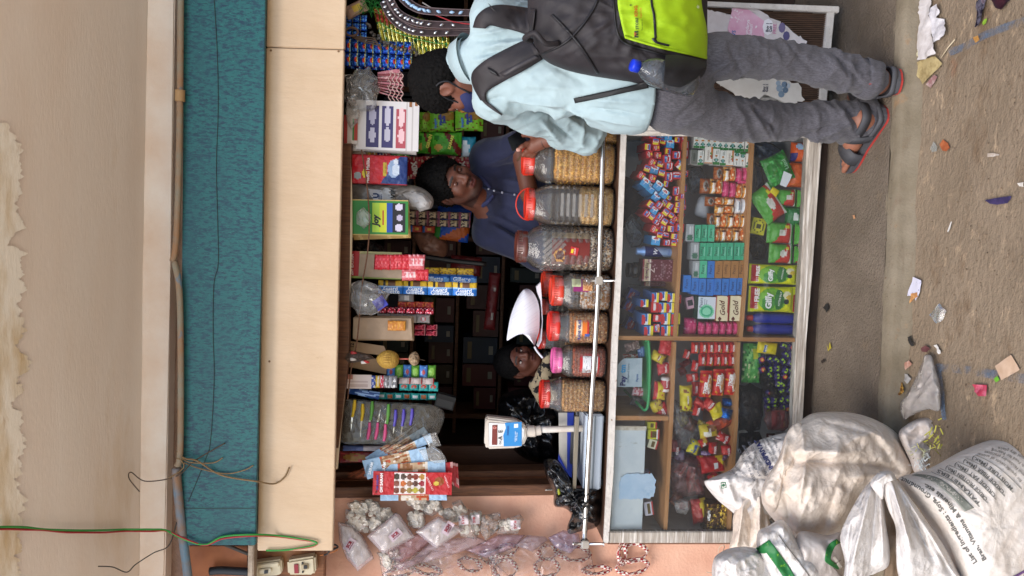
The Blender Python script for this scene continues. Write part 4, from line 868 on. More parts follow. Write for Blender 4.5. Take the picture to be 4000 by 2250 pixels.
for i,(x0,y0,x1,y1)in enumerate(((2919,1031,3128,1112),(2917,1116,3112,1222))):
 o=pack('dish_wash_pouch',x0,y0,x1,y1,.065,D_GIF,'bright yellow dish wash pouch, %s'%('right one of the two' if i==0 else 'left one next to the blue bottles'),'pouch',.06,0,'p',crimp='z',nx=30,nz=44,group='yellow dish wash pouches',wr=.06)
 w=(y1-y0)*S(.065);h=(x1-x0)*S(.065)
 txt('BUY 2\nGET 1',o,-w*.25,h*.39,'#f2e9e6',w=w*.22,y=-.036);txt('FREE',o,w*.17,h*.39,'#f2e9e6',w=w*.5,y=-.036,bold=.04)
 txt('Giffy',o,-w*.02,h*.13,'#f4f6f0',w=w*.62,y=-.038,bold=.05,rot=-4);txt('ACTIVE SALT',o,w*.05,-h*.09,'#e6efe2',w=w*.55,y=-.038,rot=8);txt('2X FASTER',o,-w*.2,-h*.44,'#f0e0dc',w=w*.32,y=-.03)
for i,(y0,y1)in enumerate(((1222,1264),(1265,1308))):
 c,w,h=at(2911,y0,3110,y1,.07);r=w/2
 b=empty('cleaner_bottle',c,'deep blue cleaner bottle with red cap, %s'%('nearer the yellow pouches' if i==0 else 'against the wooden divider'),'bottle','blue cleaner bottles')
 o=obj('body',lathe([(r*.8,-h/2),(r*.98,-h/2+.006),(r,-h*.2),(r*.97,0),(r,h*.2),(r*.9,h*.3),(r*.55,h*.385)],28),b,mat('deep_blue_plastic','#1b2a8c',.3,spec=.5));o.data.shade_smooth()
 o=obj('cap',lathe([(r*.55,h*.385),(r*.58,h*.39),(r*.5,h*.48),(r*.3,h*.5)],20),b,mat('red_cap','#b2382e',.4));o.data.shade_smooth()
 # ---------------- left part, top shelf: tray, card, snacks
pc_=[(2411,1512),(2409,1429),(2436,1400),(2509,1399),(2507,1511)]
o=obj('payment_sign',slab(pc_,.045,.003),m=mat('pale_blue_card','#aebfc9',.5,var='#9db0bc',vscale=20),label='pale blue payment card propped in the green tray',cat='sign')
wtext('Pay',2436,1487,42,'#1b2f6b',.0435,0,.05,o);wtext('tm',2434,1441,34,'#3aa0d8',.0435,0,.05,o);wtext('Accepted Here',2455,1458,78,'#5a7184',.0435,0,.0,o);wtext('Paytm',2490,1476,30,'#2d5a9c',.0435,0,.02,o)
tr=empty('tray',P(2535,1470,.1),'green plastic tray with bits and papers under the payment card','tray')
kid('rim',pxtube([(2522,1332,.05),(2533,1336,.04),(2538,1420,.035),(2536,1520,.035),(2530,1585,.04),(2518,1602,.045),(2500,1585,.08),(2460,1545,.2),(2440,1525,.28)],.006,50,8),tr,mat('green_plastic','#2f9c5c',.4))
kid('base',slab([(2540,1336),(2545,1420),(2543,1520),(2538,1580),(2528,1575),(2530,1420),(2528,1340)],.045,.2),tr,mat('green_plastic','#2f9c5c',.4))
kid('side',slab([(2520,1334),(2540,1336),(2543,1520),(2536,1580),(2518,1570),(2525,1500)],.30,.004),tr,mat('green_plastic','#2f9c5c',.4))
for i,(x0,y0,x1,y1,c,c2,lab)in enumerate(((2440,1335,2500,1372,'#6f5a58','#a89490','bundle of brown sachets in the tray near the divider'),(2490,1352,2522,1398,'#4a6fae','#7f9fd0','blue sachet in the green tray'),(2432,1382,2500,1400,'#9c5048','#d8d0cc','striped sachet behind the payment card'),(2470,1512,2525,1548,'#d8b9c0','#c06070','pink and white printed sheet in the green tray'),(2462,1550,2518,1590,'#4a4446','#6a6468','dark lumpy sachet at the end of the green tray'),(2500,1440,2524,1500,'#5a8a4a','#d0c050','green yellow sachet lying low in the tray'))):
 pack('sachet',x0,y0,x1,y1,.09+.01*i,(c,[('n',9,9,.15,c2,i),('r',.1,.4,.9,.5,c2)]),lab,'sachet',.015,i*9-20,'p',crimp='z')
for i,(x0,y0,x1,y1,c,c2,rt,lab,s)in enumerate(((2574,1322,2628,1388,'#b5262c','#d8545a',8,'red snack pack under the tray next to the divider',''),(2541,1374,2600,1416,'#c9b432','#8a5a2c',25,'yellow and brown snack pack under the tray','Mango'),(2566,1414,2624,1464,'#b5262c','#e0c0c4',-10,'red snack pack with white print under the tray','Masti'),(2552,1488,2601,1564,'#d0b826','#b5262c',3,'yellow snack pack with red top under the tray',''),(2540,1560,2590,1612,'#c9b432','#8a5a2c',-25,'brown yellow snack pack behind the red end one',''),(2556,1574,2614,1640,'#b8262c','#d84a50',-30,'crinkled red pack leaning on the small divider','Rite'))):
 pack('snack_pack',x0,y0,x1,y1,.045+.008*(i%3),(c,[('n',5,6,.25,c2,i*2),('r',0,.75,1,1,c2 if i==3 else c)]),lab,'snack pack',.04,rt,'p',crimp='z',wr=.3,texts=[(s,.5,.5,.5,'#f0e8e8')]if s else())
c,w,h=at(2580,1472,2616,1530,.04)
o=obj('snack_cup',lathe([(h*.46,-w/2),(h*.5,-w/2+.004),(h*.5,w/2-.006),(h*.42,w/2)],24),None,flat('#dcd6d4',.4),c,(0,pi/2,0),'white roll pack with a red label lying under the tray','roll pack');o.data.shade_smooth()
bm=bmesh.new();R=h*.5+.0006;g=[[bm.verts.new((R*cos(a),R*sin(a),z*w))for z in(-.3,.3)]for a in[2*pi*i/24 for i in range(25)]]
for i in range(24):bm.faces.new((g[i][0],g[i+1][0],g[i+1][1],g[i][1]))
obj('label_band',bm_mesh(bm,True),o,flat('#b02a30',.4))
wtext('TASTEE',2606,1500,34,'#f0e8e8',.018,0,.03,o)
# drawer front with a torn blue paper, match boxes behind it
dr=empty('drawer',P(2455,1870,.05),'white laminate drawer front with scuffed edges in the counter','drawer')
kid('front',slab([(2400,1664),(2524,1666),(2508,2074),(2384,2074)],.022,.015,.002),dr,mat('scuffed_white_laminate','#ccd6da',.45,var='#bfcbd2',vscale=14,layers=[('#a9b0ae',60,.64,.7,(1,1,.4)),('#d6cbb8',9,.64,.74,None)]))
kid('trim',slab([(2400,1664),(2526,1666),(2525,1682),(2399,1680)],.0205,.01),dr,mat('scuffed_trim','#d2cdc0',.6,var='#b3a894',vscale=60))
obj('torn_paper',slab(ragged([(2425,1865),(2450,1852),(2545,1850),(2562,1870),(2556,1940),(2530,1948),(2418,1950),(2420,1900)],3,8,9),.016,.0015),m=mat('pale_blue_paper','#a9c6e0',.7,var='#bcd2e6',vscale=20,layers=[('#88b0d2',9,.6,.75,None)]),label='torn pale blue paper stuck on the drawer front',cat='paper')
for i,(x0,y0,x1,y1,c,rt,lab)in enumerate(((2523,1644,2562,1670,'#c2c42c',0,'yellow match pack nearest the small divider behind the drawer'),(2524,1672,2572,1712,'#c2c42c',0,'yellow match pack with red base beside the drawer'),(2526,1712,2566,1748,'#c9c9b0',14,'white and yellow match pack below the yellow one'),(2512,1952,2548,2008,'#c4c4d0',-10,'striped white match pack under the torn paper'),(2508,1836,2534,1858,'#8a88a8',0,'purple match pack peeping out above the torn paper'))):
 pack('match_pack',x0,y0,x1,y1,.07,(c,[('r',.1,.3,.9,.6,'#5a4a1c'),('r',0,0,1,.14,'#a8302c'),('r',0,.14,1,.2,'#d8d8d8'),('r',.2,.66,.8,.72,'#8a3028')]),lab,'match pack',.04,rt,'c',group='match packs behind the drawer')
 # ---------------- left part, middle shelf: biscuits
def q8(t):return(2350+t[0]*.3795,1300+t[1]*.3795,2350+t[2]*.3795,1300+t[3]*.3795)
D_TIG=('#bf2a26',[('r',.1,.42,.9,.62,'#8a1a1c'),('r',.12,.04,.4,.18,'#e0c82c'),('n',6,6,.42,'#d9564e')])
D_TIGB=('#c02a24',[('d',0,1,.86,'#b52420'),('r',.0,.55,1,.9,'#c8322a'),('e',.5,.3,.36,.2,'#e8e0d4'),('e',.5,.27,.27,.15,'#c88a4a'),('r',.02,.0,.45,.14,'#e0c82c'),('n',9,4,.38,'#d8982c',3)])
A=[(920,95,1000,215),(1008,92,1085,215),(1085,92,1152,215),(1152,92,1240,215),(1240,92,1310,215),(1310,92,1386,215)]
B=[(995,215,1072,345),(1075,215,1150,345),(1153,215,1225,345),(1225,215,1300,345),(1300,212,1376,345)]
for nm,L in(('top',A),('second',B)):
 for i,t in enumerate(L):
  o=pack('biscuit_pack',*q8(t),.05,D_TIG,'small red biscuit pack, %s up in the %s column from the divider'%(ORD[len(L)-i],'first' if nm=='top' else 'second'),'biscuit pack',.03,rnd.uniform(-4,4),'p',crimp='x',nx=12,nz=9,group='small red biscuit packs',wr=.2)
  txt('TIGER',o,.0,.0,'#f0e9e4',w=.028,y=-.018,shear=.2,bold=.04)
for i,(t,rt)in enumerate((((840,170,915,270),15),((925,280,1002,402),8),((870,415,1002,500),-12),((920,500,1010,655),0))):
 o=pack('biscuit_pack',*q8(t),.08,D_TIG,['tilted red biscuit pack at the top right of the biscuit heap','red biscuit pack just above the three large ones','red biscuit pack pointing sideways above the large ones','dark red stacked packs above the large biscuit packs'][i],'biscuit pack',.03,rt,'p',crimp='x',wr=.2);txt('TIGER',o,.0,.0,'#e6dcd8',w=.03,y=-.018,shear=.2)
for i,t in enumerate(((800,280,930,345),(790,345,870,440))):pack('biscuit_pack',*q8(t),.16,('#7a2420',[('n',5,5,.2,'#9c3a34')]),'dim red brown biscuit packs behind, %s one'%('right' if i==0 else 'left'),'biscuit pack',.04,-30,'p',crimp='x')
for i,t in enumerate(((1005,382,1136,668),(1138,368,1262,652),(1264,362,1386,645))):
 o=pack('biscuit_pack',*q8(t),.03,D_TIGB,'large red biscuit pack with biscuit picture, %s'%('top of three' if i==0 else 'middle of three' if i==1 else 'bottom of three'),'biscuit pack',.045,rnd.uniform(-2,2),'p',crimp='x',nx=30,nz=16,group='three large biscuit packs',wr=.06)
 sgn=-1 if i==0 else 1
 txt('TIGER',o,.012*sgn*(1),.008,'#f4f0ec',w=.05,y=-.026,shear=.2,bold=.06,rot=6);txt('GLUCOSE',o,.012*sgn,-.007,'#ead8d0',w=.034,y=-.026,bold=.02,rot=6)
misc=[((800,530,938,822),'#cfc02a','#8a5a2a','yellow oval pack standing left of the large red packs',-4,'NNACO',.05),((940,680,1085,780),'#a82a26','#c85048','red pack below the yellow oval pack',30,'',.06),((1040,672,1172,800),'#b52c28','#d86058','red crinkled pack left of the large red packs',38,'TIGER',.045),((940,730,1010,858),'#b52c28','#c85048','narrow red pack under the yellow oval pack',10,'TIGER',.05),
((1112,722,1262,890),'#d2c022','#ead860','shiny yellow pack with curled end',-25,'',.035),((1236,668,1356,762),'#1f5fb8','#3a80d0','blue foil pack tucked on the shelf edge',0,'',.06),((1208,775,1346,892),'#2368c4','#4a90e0','bright blue foil ball pack in front',15,'',.03),((1080,850,1365,1000),'#8a3a26','#c0502c','brown roll pack with orange red end',-28,'',.05),((985,900,1090,960),'#8a7a2c','#b0a050','dull gold stick pack',20,'',.07),
((1000,930,1192,1082),'#cdb72a','#8a5a34','yellow cookie pack with biscuit picture',-12,'MAGIC',.045),((888,1092,1012,1252),'#c8c02c','#3a5a9c','yellow pack with blue lettering',20,'Milky',.05),((1000,1080,1100,1168),'#b52a26','#d8b02c','red pack with yellow stripe below the cookies',-30,'',.04),((1180,1030,1332,1132),'#b52a28','#dcb0b0','red pack with white stripes on the shelf edge',25,'BINGO',.045),((1098,1122,1192,1252),'#b82824','#8a1c1c','red biscuit pack standing on end',0,'TIGER',.04),
((1228,1150,1342,1262),'#b82824','#8a1c1c','red biscuit pack at the shelf edge near the sack',-8,'TIGER',.04),((1020,1212,1130,1262),'#6f5a80','#b0a0b8','purple and silver bar pack',0,'',.05),((1185,1255,1312,1312),'#6a5470','#9a88a4','purple wrapper twisted beside the sack',-25,'',.05),((1015,1262,1268,1442),'#a8201f','#cfb420','red bag with yellow base and barcode sticker',-8,'',.04),((722,1165,800,1228),'#a02824','#c85048','small red pack at the back of the biscuit shelf',0,'TIGER',.09)]
for i,(t,c,c2,lab,rt,s,Y)in enumerate(misc):
 sh=[('n',4,5,.22,c2,i)]
 if 'yellow base' in lab:sh=[('d',.6,-1,.18,c2),('r',.3,.3,.6,.5,'#dadada')]
 if 'cookie' in lab:sh=[('e',.7,.35,.25,.25,c2),('e',.35,.65,.25,.2,'#e6e2d4')]
 o=pack('biscuit_pack' if 'red' in lab else 'sweet_pack',*q8(t),Y,(c,sh),lab,'snack pack',.042,rt,'p',crimp='x' if i%2 else 'z',m=FOIL if 'blue foil' in lab else None,wr=.35)
 if s:txt(s,o,0,0,'#efe9e6' if s!='Milky' else '#2d4f94',w=.034,y=-.029,rot=0,bold=.03)
M_CLR=clear('clear_poly_bag',(.82,.82,.83),.10,(.65,.65,.66),.12,1.2,.7,35)
M_CLRR=clear('reddish_poly_bag',(.72,.42,.42),.22,(.5,.3,.3),.12,1.0,.7,35)
M_CLRD=clear('smoky_poly_bag',(.30,.27,.26),.12,(.18,.16,.16),.15,.9,.7,35)
obj('plastic_bag',film([(2632,1560),(2690,1600),(2728,1690),(2715,1730),(2690,1762),(2650,1740),(2625,1680)],.09,.05,seed=35),m=M_CLR,label='knotted clear grey plastic bag among the biscuit packs',cat='plastic bag')
obj('plastic_bag',film([(2620,1790),(2690,1778),(2735,1790),(2758,1870),(2752,1930),(2700,1940),(2630,1930),(2612,1860)],.12,.06,seed=45),m=M_CLRR,label='reddish clear bag full of biscuit packs near the shelf end',cat='plastic bag')
for i,(x,y,rt)in enumerate(((2700,1850,10),(2700,1895,-12),(2660,1830,30),(2725,1900,-30))):
 o=pack('biscuit_pack',x-18,y-28,x+18,y+28,.12,D_TIG,'red biscuit pack inside the reddish bag, %s'%['upper right','middle','topmost','lowest'][i],'biscuit pack',.03,rt,'p',crimp='x',group='packs inside the reddish bag');txt('TIGER',o,0,0,'#d8d0cc',w=.03,y=-.018)
obj('plastic_bag',film([(2634,1960),(2655,1946),(2690,1955),(2696,1990),(2680,2010),(2640,2000)],.08,.04,seed=49),m=clear('milky_bag',(.8,.8,.8),.35,(.7,.68,.66),.2,1,.6,40),label='small milky bag with a red pack inside',cat='plastic bag')
pack('snack_pack',2650,1958,2682,1990,.09,('#b02c28',[]),'red pack inside the small milky bag','snack pack',.02,20,'p')
pack('snack_pack',2700,1941,2762,2050,.08,('#9c2422',[('d',.3,-1,-.25,'#c9b02a'),('n',5,5,.35,'#c0403c')]),'red and yellow pack beside the golden brown box','snack pack',.05,-10,'p',wr=.3)
o=pack('chocolate_box',2745,1954,2850,2070,.06,('#5a3c1c',[('r',0,0,1,.45,'#a8842c'),('n',8,8,.2,'#d8b848',3),('n',12,12,.35,'#2f2010',6),('r',.4,.84,.75,.96,'#d8d8d8')]),'golden brown foil chocolate box at the end of the shelf','box',.07,0,'c',m=FOIL,side='#4a3018',nx=22,nz=20)
pack('plastic_spoon',2783,2060,2800,2076,.03,('#cfd6da',[]),'white plastic spoon on the shelf end','spoon',.004,60,'p',crimp='')
# ---------------- left part, bottom shelf
o=pack('green_pack',*q8((1440,100,1640,522)),.08,('#4f9a4c',[('n',7,5,.1,'#7fb868',2),('n',14,12,.3,'#2f6a34',5),('r',.6,.2,.9,.5,'#c0c83c'),('n',9,9,.4,'#c8d0a0',8)]),'green clear wrapped pack on the bottom shelf beside the divider','pouch',.05,0,'p',crimp='x',wr=.2)
o=pack('yellow_pouch',*q8((1595,92,1812,218)),.05,('#d6c522',[('r',.1,.55,.9,.7,'#2f5aa8'),('n',4,4,.35,'#e6d84a')]),'bright yellow pouch lying on the purple candies','pouch',.03,5,'p',crimp='x',texts=[('Hohacy',.5,.62,.6,'#f0f0e0')])
rnd2=random.Random(11);nth=0;spots=[]
for r_ in range(9):
 for c_ in range(5):
  x=2984+c_*27+rnd2.uniform(-6,6)-r_*1.5;y=1350+r_*30+rnd2.uniform(-6,6)
  if x>3102 or(x<3040 and y<1384):continue
  if c_==0 and 3<r_:continue
  spots.append((x,y,r_,c_))
for(x,y,r_,c_)in spots:
 kk=rnd2.choice('pppgr');c={'p':'#2c2258','g':'#6f9a2c','r':'#a8342c'}[kk]
 o=pack('wrapped_candy',x-13,y-17,x+13,y+17,.05+.02*rnd2.random(),('#2c2258',[('r',.25,.3,.75,.62,'#9cc42c'),('e',.5,.5,.12,.2,'#30244f')]if kk!='r' else[('e',.45,.5,.3,.34,'#b83a2c'),('e',.45,.5,.16,.2,'#d8b050')]),'%s wrapped candy, %s from the divider in row %s from the top'%('purple green' if kk!='r' else 'purple red',ORD[r_+1],['one','two','three','four','five'][c_]),'candy',.02,rnd2.uniform(-70,70),'p',crimp='x',nx=10,nz=8,group='heap of purple wrapped candies',wr=.3)
for i,(poly,Y,m_,lab)in enumerate(((([(2890,1510),(2930,1500),(2975,1530),(2980,1600),(2970,1680),(2930,1692),(2890,1670),(2884,1580)]),.1,M_CLRD,'smoky clear bag of dark packs on the bottom shelf'),(([(2990,1600),(3030,1588),(3075,1610),(3088,1660),(3060,1684),(3000,1680),(2985,1640)]),.06,M_CLRR,'reddish clear bag of biscuits at the bottom shelf end'),(([(2975,1418),(3000,1440),(3040,1500),(3060,1560),(3040,1590),(2990,1560),(2968,1490)]),.09,M_CLRD,'smoky bag lying above the purple candies'))):
 obj('plastic_bag',film(poly,Y,.04,seed=41),m=m_,label=lab,cat='plastic bag')
for i,(x,y,c,s)in enumerate(((2910,1545,'#3a2c22',''),(2915,1590,'#2b211c',''),(2945,1560,'#35281f','BITE'),(2920,1640,'#3f3020',''),(2950,1660,'#2a201a','BITE'),(2955,1610,'#30251e',''))):
 o=pack('chocolate_bar',x-16,y-24,x+16,y+24,.12,(c,[('r',.1,.3,.5,.7,'#8a6a2a' if i%2 else '#55463a'),('r',.55,.55,.9,.75,'#b8b0a8')]),'dark chocolate bar inside the smoky bag, %s of six from the right'%ORD[i+1],'chocolate bar',.025,rnd2.uniform(-20,20),'p',crimp='x',group='bars in the smoky bag')
 if s:txt(s,o,0,0,'#c8c0b8',w=.022,y=-.016)
for i,(x,y,c)in enumerate(((2905,1720,'#3a2c22'),(2915,1765,'#5a2420'),(2950,1735,'#2b211c'),(2960,1785,'#47301c'),(3010,1715,'#4a1f1c'),(3045,1740,'#2f2620'))):
 pack('chocolate_bar',x-18,y-24,x+18,y+24,.1,(c,[('r',.1,.3,.5,.7,'#8a6a2a' if i%2 else '#6a5a4a'),('r',.55,.55,.9,.75,'#b8b0a8')]),'dark snack bar on the bottom shelf beside the sack, %s of six'%ORD[i+1],'snack bar',.03,rnd2.uniform(-25,25),'p',crimp='x',group='bars beside the sack')
obj('plastic_bag',film([(2890,1694),(2965,1690),(2995,1740),(2965,1805),(2895,1800),(2884,1750)],.09,.04,seed=5),m=M_CLRD,label='smoky bag of snack bars right beside the printed sack',cat='plastic bag')
for i,(x,y,c,c2)in enumerate(((2640,1742,'#8a2c28','#b8504a'),(2655,1780,'#5a4a60','#8a7a90'),(2745,1800,'#b8302a','#d8b02c'),(2790,1870,'#a82824','#c9a52c'),(2815,1905,'#c0392e','#e0d0c0'),(2640,1950,'#6a3a30','#94604c'),(2668,1640,'#7a6a3a','#a8984c'),(2700,1660,'#6a2c2a','#a85a4a'))):
 pack('snack_pack',x-22,y-26,x+22,y+26,.10,(c,[('n',4,5,.2,c2,i),('r',.1,.4,.9,.55,c2)]),'crumpled snack pack filling the biscuit shelf near the sack, %s from the left'%ORD[[5,4,3,2,1,8,7,6][i]],'snack pack',.035,rnd2.uniform(-40,40),'p',crimp='x',wr=.3,group='loose packs on the biscuit shelf')
o=pack('biscuit_pack',3012,1600,3070,1676,.06,D_TIG,'red biscuit pack inside the bottom reddish bag','biscuit pack',.03,-5,'p',crimp='x');txt('TIGER',o,.0,.008,'#e0d8d4',w=.04,y=-.018)
# ================================================================== ON THE COUNTER: JARS, SCALE
M_JAR=clear('clear_jar_plastic',(.97,.95,.93),.055,(.88,.80,.74),.06,1.2,.12,60)
def pieces(R,z0,z1,kind,n,seed,size,cols,sq=0.0,top=True):
 """visible skin of a jar's filling: many small pieces just inside the wall, one mesh"""
 rnd=random.Random(seed);vs,fs,cs=[],[],[]
 for q in range(n):
  a=rnd.uniform(-pi*.98,-pi*.02);s=1
  if sq:p=2+sq*6;s=1/((abs(cos(a))**p+abs(sin(a))**p)**(1/p))
  rr=(R-size*.7)*s*rnd.uniform(.96,1);z=rnd.uniform(z0,z1)
  if top and rnd.random()<.14:rr*=rnd.uniform(.3,1);z=z1+size*.2
  c=Vector((rr*cos(a),rr*sin(a),z));k=len(vs);col=H(rnd.choice(cols))
  if kind=='ball':
   e=size*rnd.uniform(.8,1.2)
   rot=Matrix.Rotation(rnd.uniform(0,6),3,Vector((rnd.random(),rnd.random(),rnd.random()+.1)).normalized())
   for v in((1,0,0),(-1,0,0),(0,1,0),(0,-1,0),(0,0,1),(0,0,-1),(.62,.62,.5),(-.62,.62,.5),(-.62,-.62,.5),(.62,-.62,.5),(.62,.62,-.5),(-.62,.62,-.5),(-.62,-.62,-.5),(.62,-.62,-.5)):vs.append(c+rot@(Vector(v)*e))
   F=[(4,6,7),(4,7,8),(4,8,9),(4,9,6),(5,11,10),(5,12,11),(5,13,12),(5,10,13),(0,6,9,13,10),(1,8,7,11,12),(2,7,6,10,11),(3,9,8,12,13)]
  else:
   L,t=(size*rnd.uniform(2,4.5),size*.42)if kind=='stick' else(size*rnd.uniform(.8,1.6),size*rnd.uniform(.5,.9))
   rot=Matrix.Rotation(rnd.uniform(0,6),3,Vector((rnd.uniform(-1,1),rnd.uniform(-1,1),rnd.uniform(-1,1)+.01)).normalized())
   bnd=rnd.uniform(-.5,.5)*L*.5
   for i,x in enumerate((-.5,0,.5)):
    for(y,zz)in((-t,-t),(t,-t),(t,t),(-t,t)):vs.append(c+rot@Vector((x*L,y*.6+(bnd if i==1 else 0),zz*.6)))
   F=[(0,3,2,1),(8,9,10,11)]+[(i*4+j,i*4+(j+1)%4,i*4+4+(j+1)%4,i*4+4+j)for i in(0,1)for j in range(4)]
  for f in F:fs.append(tuple(k+i for i in f));cs.append(col)
 return mesh(vs,fs,cs)
def jar(lid,body,Y,lidc,label,content,fill=.8,sq=.25,brand=None,lidtype='screw',bandr=None):
 Y+=.055;(lx0,ly0,lx1,ly1),(bx0,by0,bx1,by1)=lid,body;s=S(Y)
 cx=P(bx1,(by0+by1)/2,Y).x;zb=ZT(cx)+.002;ztop=P(bx0,(by0+by1)/2,Y).z;zl=P(lx0,(ly0+ly1)/2,Y).z-.004
 Hh=ztop-zb;R=(by1-by0)*s/2/(1.0 if not sq else 1.0);rl=(ly1-ly0)*s/2
 q=1/((2*(.7071**(2+sq*6)))**(1/(2+sq*6)))if sq else 1
 j=empty('jar',(cx,Y,zb),label,'jar')
 prof=[(R*.86,0),(R*.95,.006),(R*.99,.02)]
 for i in range(9):
  z=.02+(Hh*.78-.02)*(i+1)/9.5;prof+=[(R*.995,z-.006),(R*.965,z),(R*.995,z+.006)]
 prof+=[(R,Hh*.80),(R*.97,Hh*.86),(R*.86,Hh*.93),(rl*.96,Hh*.985),(rl*.93,Hh),(rl*.93,zl-zb-.012)]
 o=obj('body',lathe(prof,44,sq),j,M_JAR);o.data.shade_smooth()
 lh=max(.02,(zl-ztop));z0=zl-zb-lh
 lp=[(rl*.98,z0),(rl*1.0,z0+.002),(rl*1.0,z0+lh*.42),(rl*.96,z0+lh*.46),(rl*.96,z0+lh*.9),(rl*.92,z0+lh),(rl*.8,z0+lh*1.0),(rl*.78,z0+lh*.9),(rl*.1,z0+lh*.9)]
 l=obj('lid',lathe(lp,40),j,mat('lid_'+lidc[1:],lidc,.35,spec=.5));l.data.shade_smooth();l.data.polygons[0].use_smooth=False
 bm=bmesh.new()
 for k in range(40):a=2*pi*k/40;add_box(bm,(rl*.985*cos(a),rl*.985*sin(a),z0+lh*.68),(.004,.0016,lh*.4),Matrix.Rotation(a,3,'Z'))
 obj('grip',bm_mesh(bm),l,MATS['lid_'+lidc[1:]],kind='stuff')
 if lidtype=='handle':
  pts=[(rl*1.0*cos(t),-.004,z0+lh*.5+.055*sin(t))for t in[pi*i/20 for i in range(21)]]
  obj('handle',tube(pts,.0028,8),l,MATS['lid_'+lidc[1:]])
 kind,n,size,cols=content
 zf=Hh*.78*fill
 inner=obj('filling_core',lathe([(R*.80,.006),(R*.90,.014),(R*.91,zf)],36,sq),j,mat('core_'+cols[0][1:],cols[0],.8,var=cols[-1],vscale=120));inner.data.shade_smooth()
 obj('filling',pieces(R*.97,.012,zf,kind,n,int(cx*1000),size,cols,sq),j,mat('filling_bits','#ffffff',.55,attr=True),kind='stuff')
 return j,R,Hh,zb,cx,s
SEV=['#cf9230','#e0ab48','#b87c28','#ecc468'];CHK=['#d0a05c','#b98646','#dcb478','#a87842'];CORN=['#d8b066','#c99a4e','#e6c684']
j,R,Hh,zb,cx,s=jar((2035,596,2083,703),(2084,560,2398,728),.10,'#c8321f','tall clear jar of thin yellow sev with red lid by the customer\'s hand',('stick',2200,.0042,SEV),.92)
j,R,Hh,zb,cx,s=jar((2046,742,2085,866),(2085,731,2397,889),.09,'#c8321f','tall clear jar half full of pale corn bits with looped red handle lid',('ball',1500,.0042,CORN),.5,lidtype='handle')
# clear wall panels moulded in the second jar
bm=bmesh.new()
for k in range(6):add_box(bm,(0,-R*1.0,Hh*.30+k*.024+.0),(R*1.1,.003,.012))
obj('moulded_panel',bm_mesh(bm),j,clear('panel_plastic',(.95,.95,.95),.12,(.9,.88,.86),.08,1.6),kind='stuff')
j,R,Hh,zb,cx,s=jar((2009,911,2056,1034),(2057,886,2396,1063),.08,'#5a2c22','brown lidded clear jar of wrapped toffees with maroon label',('chip',1500,.007,['#4a2a1a','#8a6a48','#c9b89a','#2f1c14','#a8783c','#d8cdbc']),.58,sq=.1)
bm=bmesh.new();
for i in range(12):
 for k in range(7):
  a=-pi+pi*(i+.5*(k%2)+.5)/12;z=Hh*(.60+.035*k);r_=R*1.0
  add_box(bm,(r_*cos(a),r_*sin(a),z),(.020,.005,.014),Matrix.Rotation(a+pi/2,3,'Z')@Matrix.Rotation(pi/4,3,'Y'))
obj('facets',bm_mesh(bm),j,clear('facet_plastic',(.94,.92,.91),.12,(.85,.82,.8),.08,2.0),kind='stuff')
def wraplabel(par,R,z0,z1,a0,a1,m,n=20,name='label'):
 bm=bmesh.new();g=[[bm.verts.new((R*sin(a),-R*cos(a),z))for z in(z0,z1)]for a in[a0+(a1-a0)*i/n for i in range(n+1)]]
 for i in range(n):bm.faces.new((g[i][0],g[i+1][0],g[i+1][1],g[i][1]))
 return obj(name,bm_mesh(bm,True),par,m)
zz=lambda px:P(px,960,.0).z-zb
w1=wraplabel(j,R*1.02,zz(2312),zz(2162),-.75,.45,flat('#6b2420',.4));wraplabel(j,R*1.021,zz(2312),zz(2162),.45,.72,flat('#a8906c',.4))
txt('*',j,-R*.28,zz(2195),'#b8864c',w=.055,h=.055,y=-R*1.04,bold=.25);txt('GET ANY TWO\nBIG JAR &\nGET 1 JAR FREE',j,-R*.28,zz(2194),'#4a2018',w=.036,y=-R*1.05,bold=.01)
o=obj('badge',carton(.032,.032,.002,('#b0242a',[('r',.2,.6,.7,.9,'#d8c22c')])),j,CARD,(-R*.1,-R*1.04,zz(2250)),(0,.2,0));txt('Deliciaz',j,-R*.1,zz(2252),'#e8d8d0',w=.024,y=-R*1.055)
j,R,Hh,zb,cx,s=jar((2146,1080,2194,1198),(2195,1069,2390,1212),.08,'#c4361f','squat clear jar with red lid holding packets and tan powder',('chip',700,.011,['#a87238','#b5874c','#c9c4be','#96602c','#d0ccc8']),.72,sq=.3)
o=wraplabel(j,R*1.05,Hh*.50,Hh*.82,.05,.75,flat('#8a2a6a',.4));o=wraplabel(j,R*1.055,Hh*.42,Hh*.62,.1,.7,mat('nut_label','#b5723c',.5,var='#d8a878',vscale=160,vp=(.45,.55)));o=wraplabel(j,R*1.055,Hh*.66,Hh*.85,.3,.75,flat('#c9cfa0',.4))
txt('RUPE\n27',j,-R*.2,Hh*.78,'#6a6a70',w=.03,y=-R*1.08,bold=.02)
jar((2112,1068,2154,1166),(2156,1062,2385,1170),.25,'#bf3a26','clear jar with red lid standing behind the squat packet jar',('chip',400,.009,['#a87238','#b5874c','#96602c']),.7)
jar((2112,1172,2137,1232),(2140,1170,2370,1240),.30,'#c95a50','jar with pinkish lid half hidden behind the notebook',('chip',300,.009,['#a87238','#b5874c']),.7)
j,R,Hh,zb,cx,s=jar((2137,1216,2180,1332),(2181,1215,2376,1342),.08,'#c6281c','clear jar of roasted peanuts with red lid and orange label',('ball',1100,.0062,['#b5763a','#c98f54','#a3652e','#d8b07c']),.95)
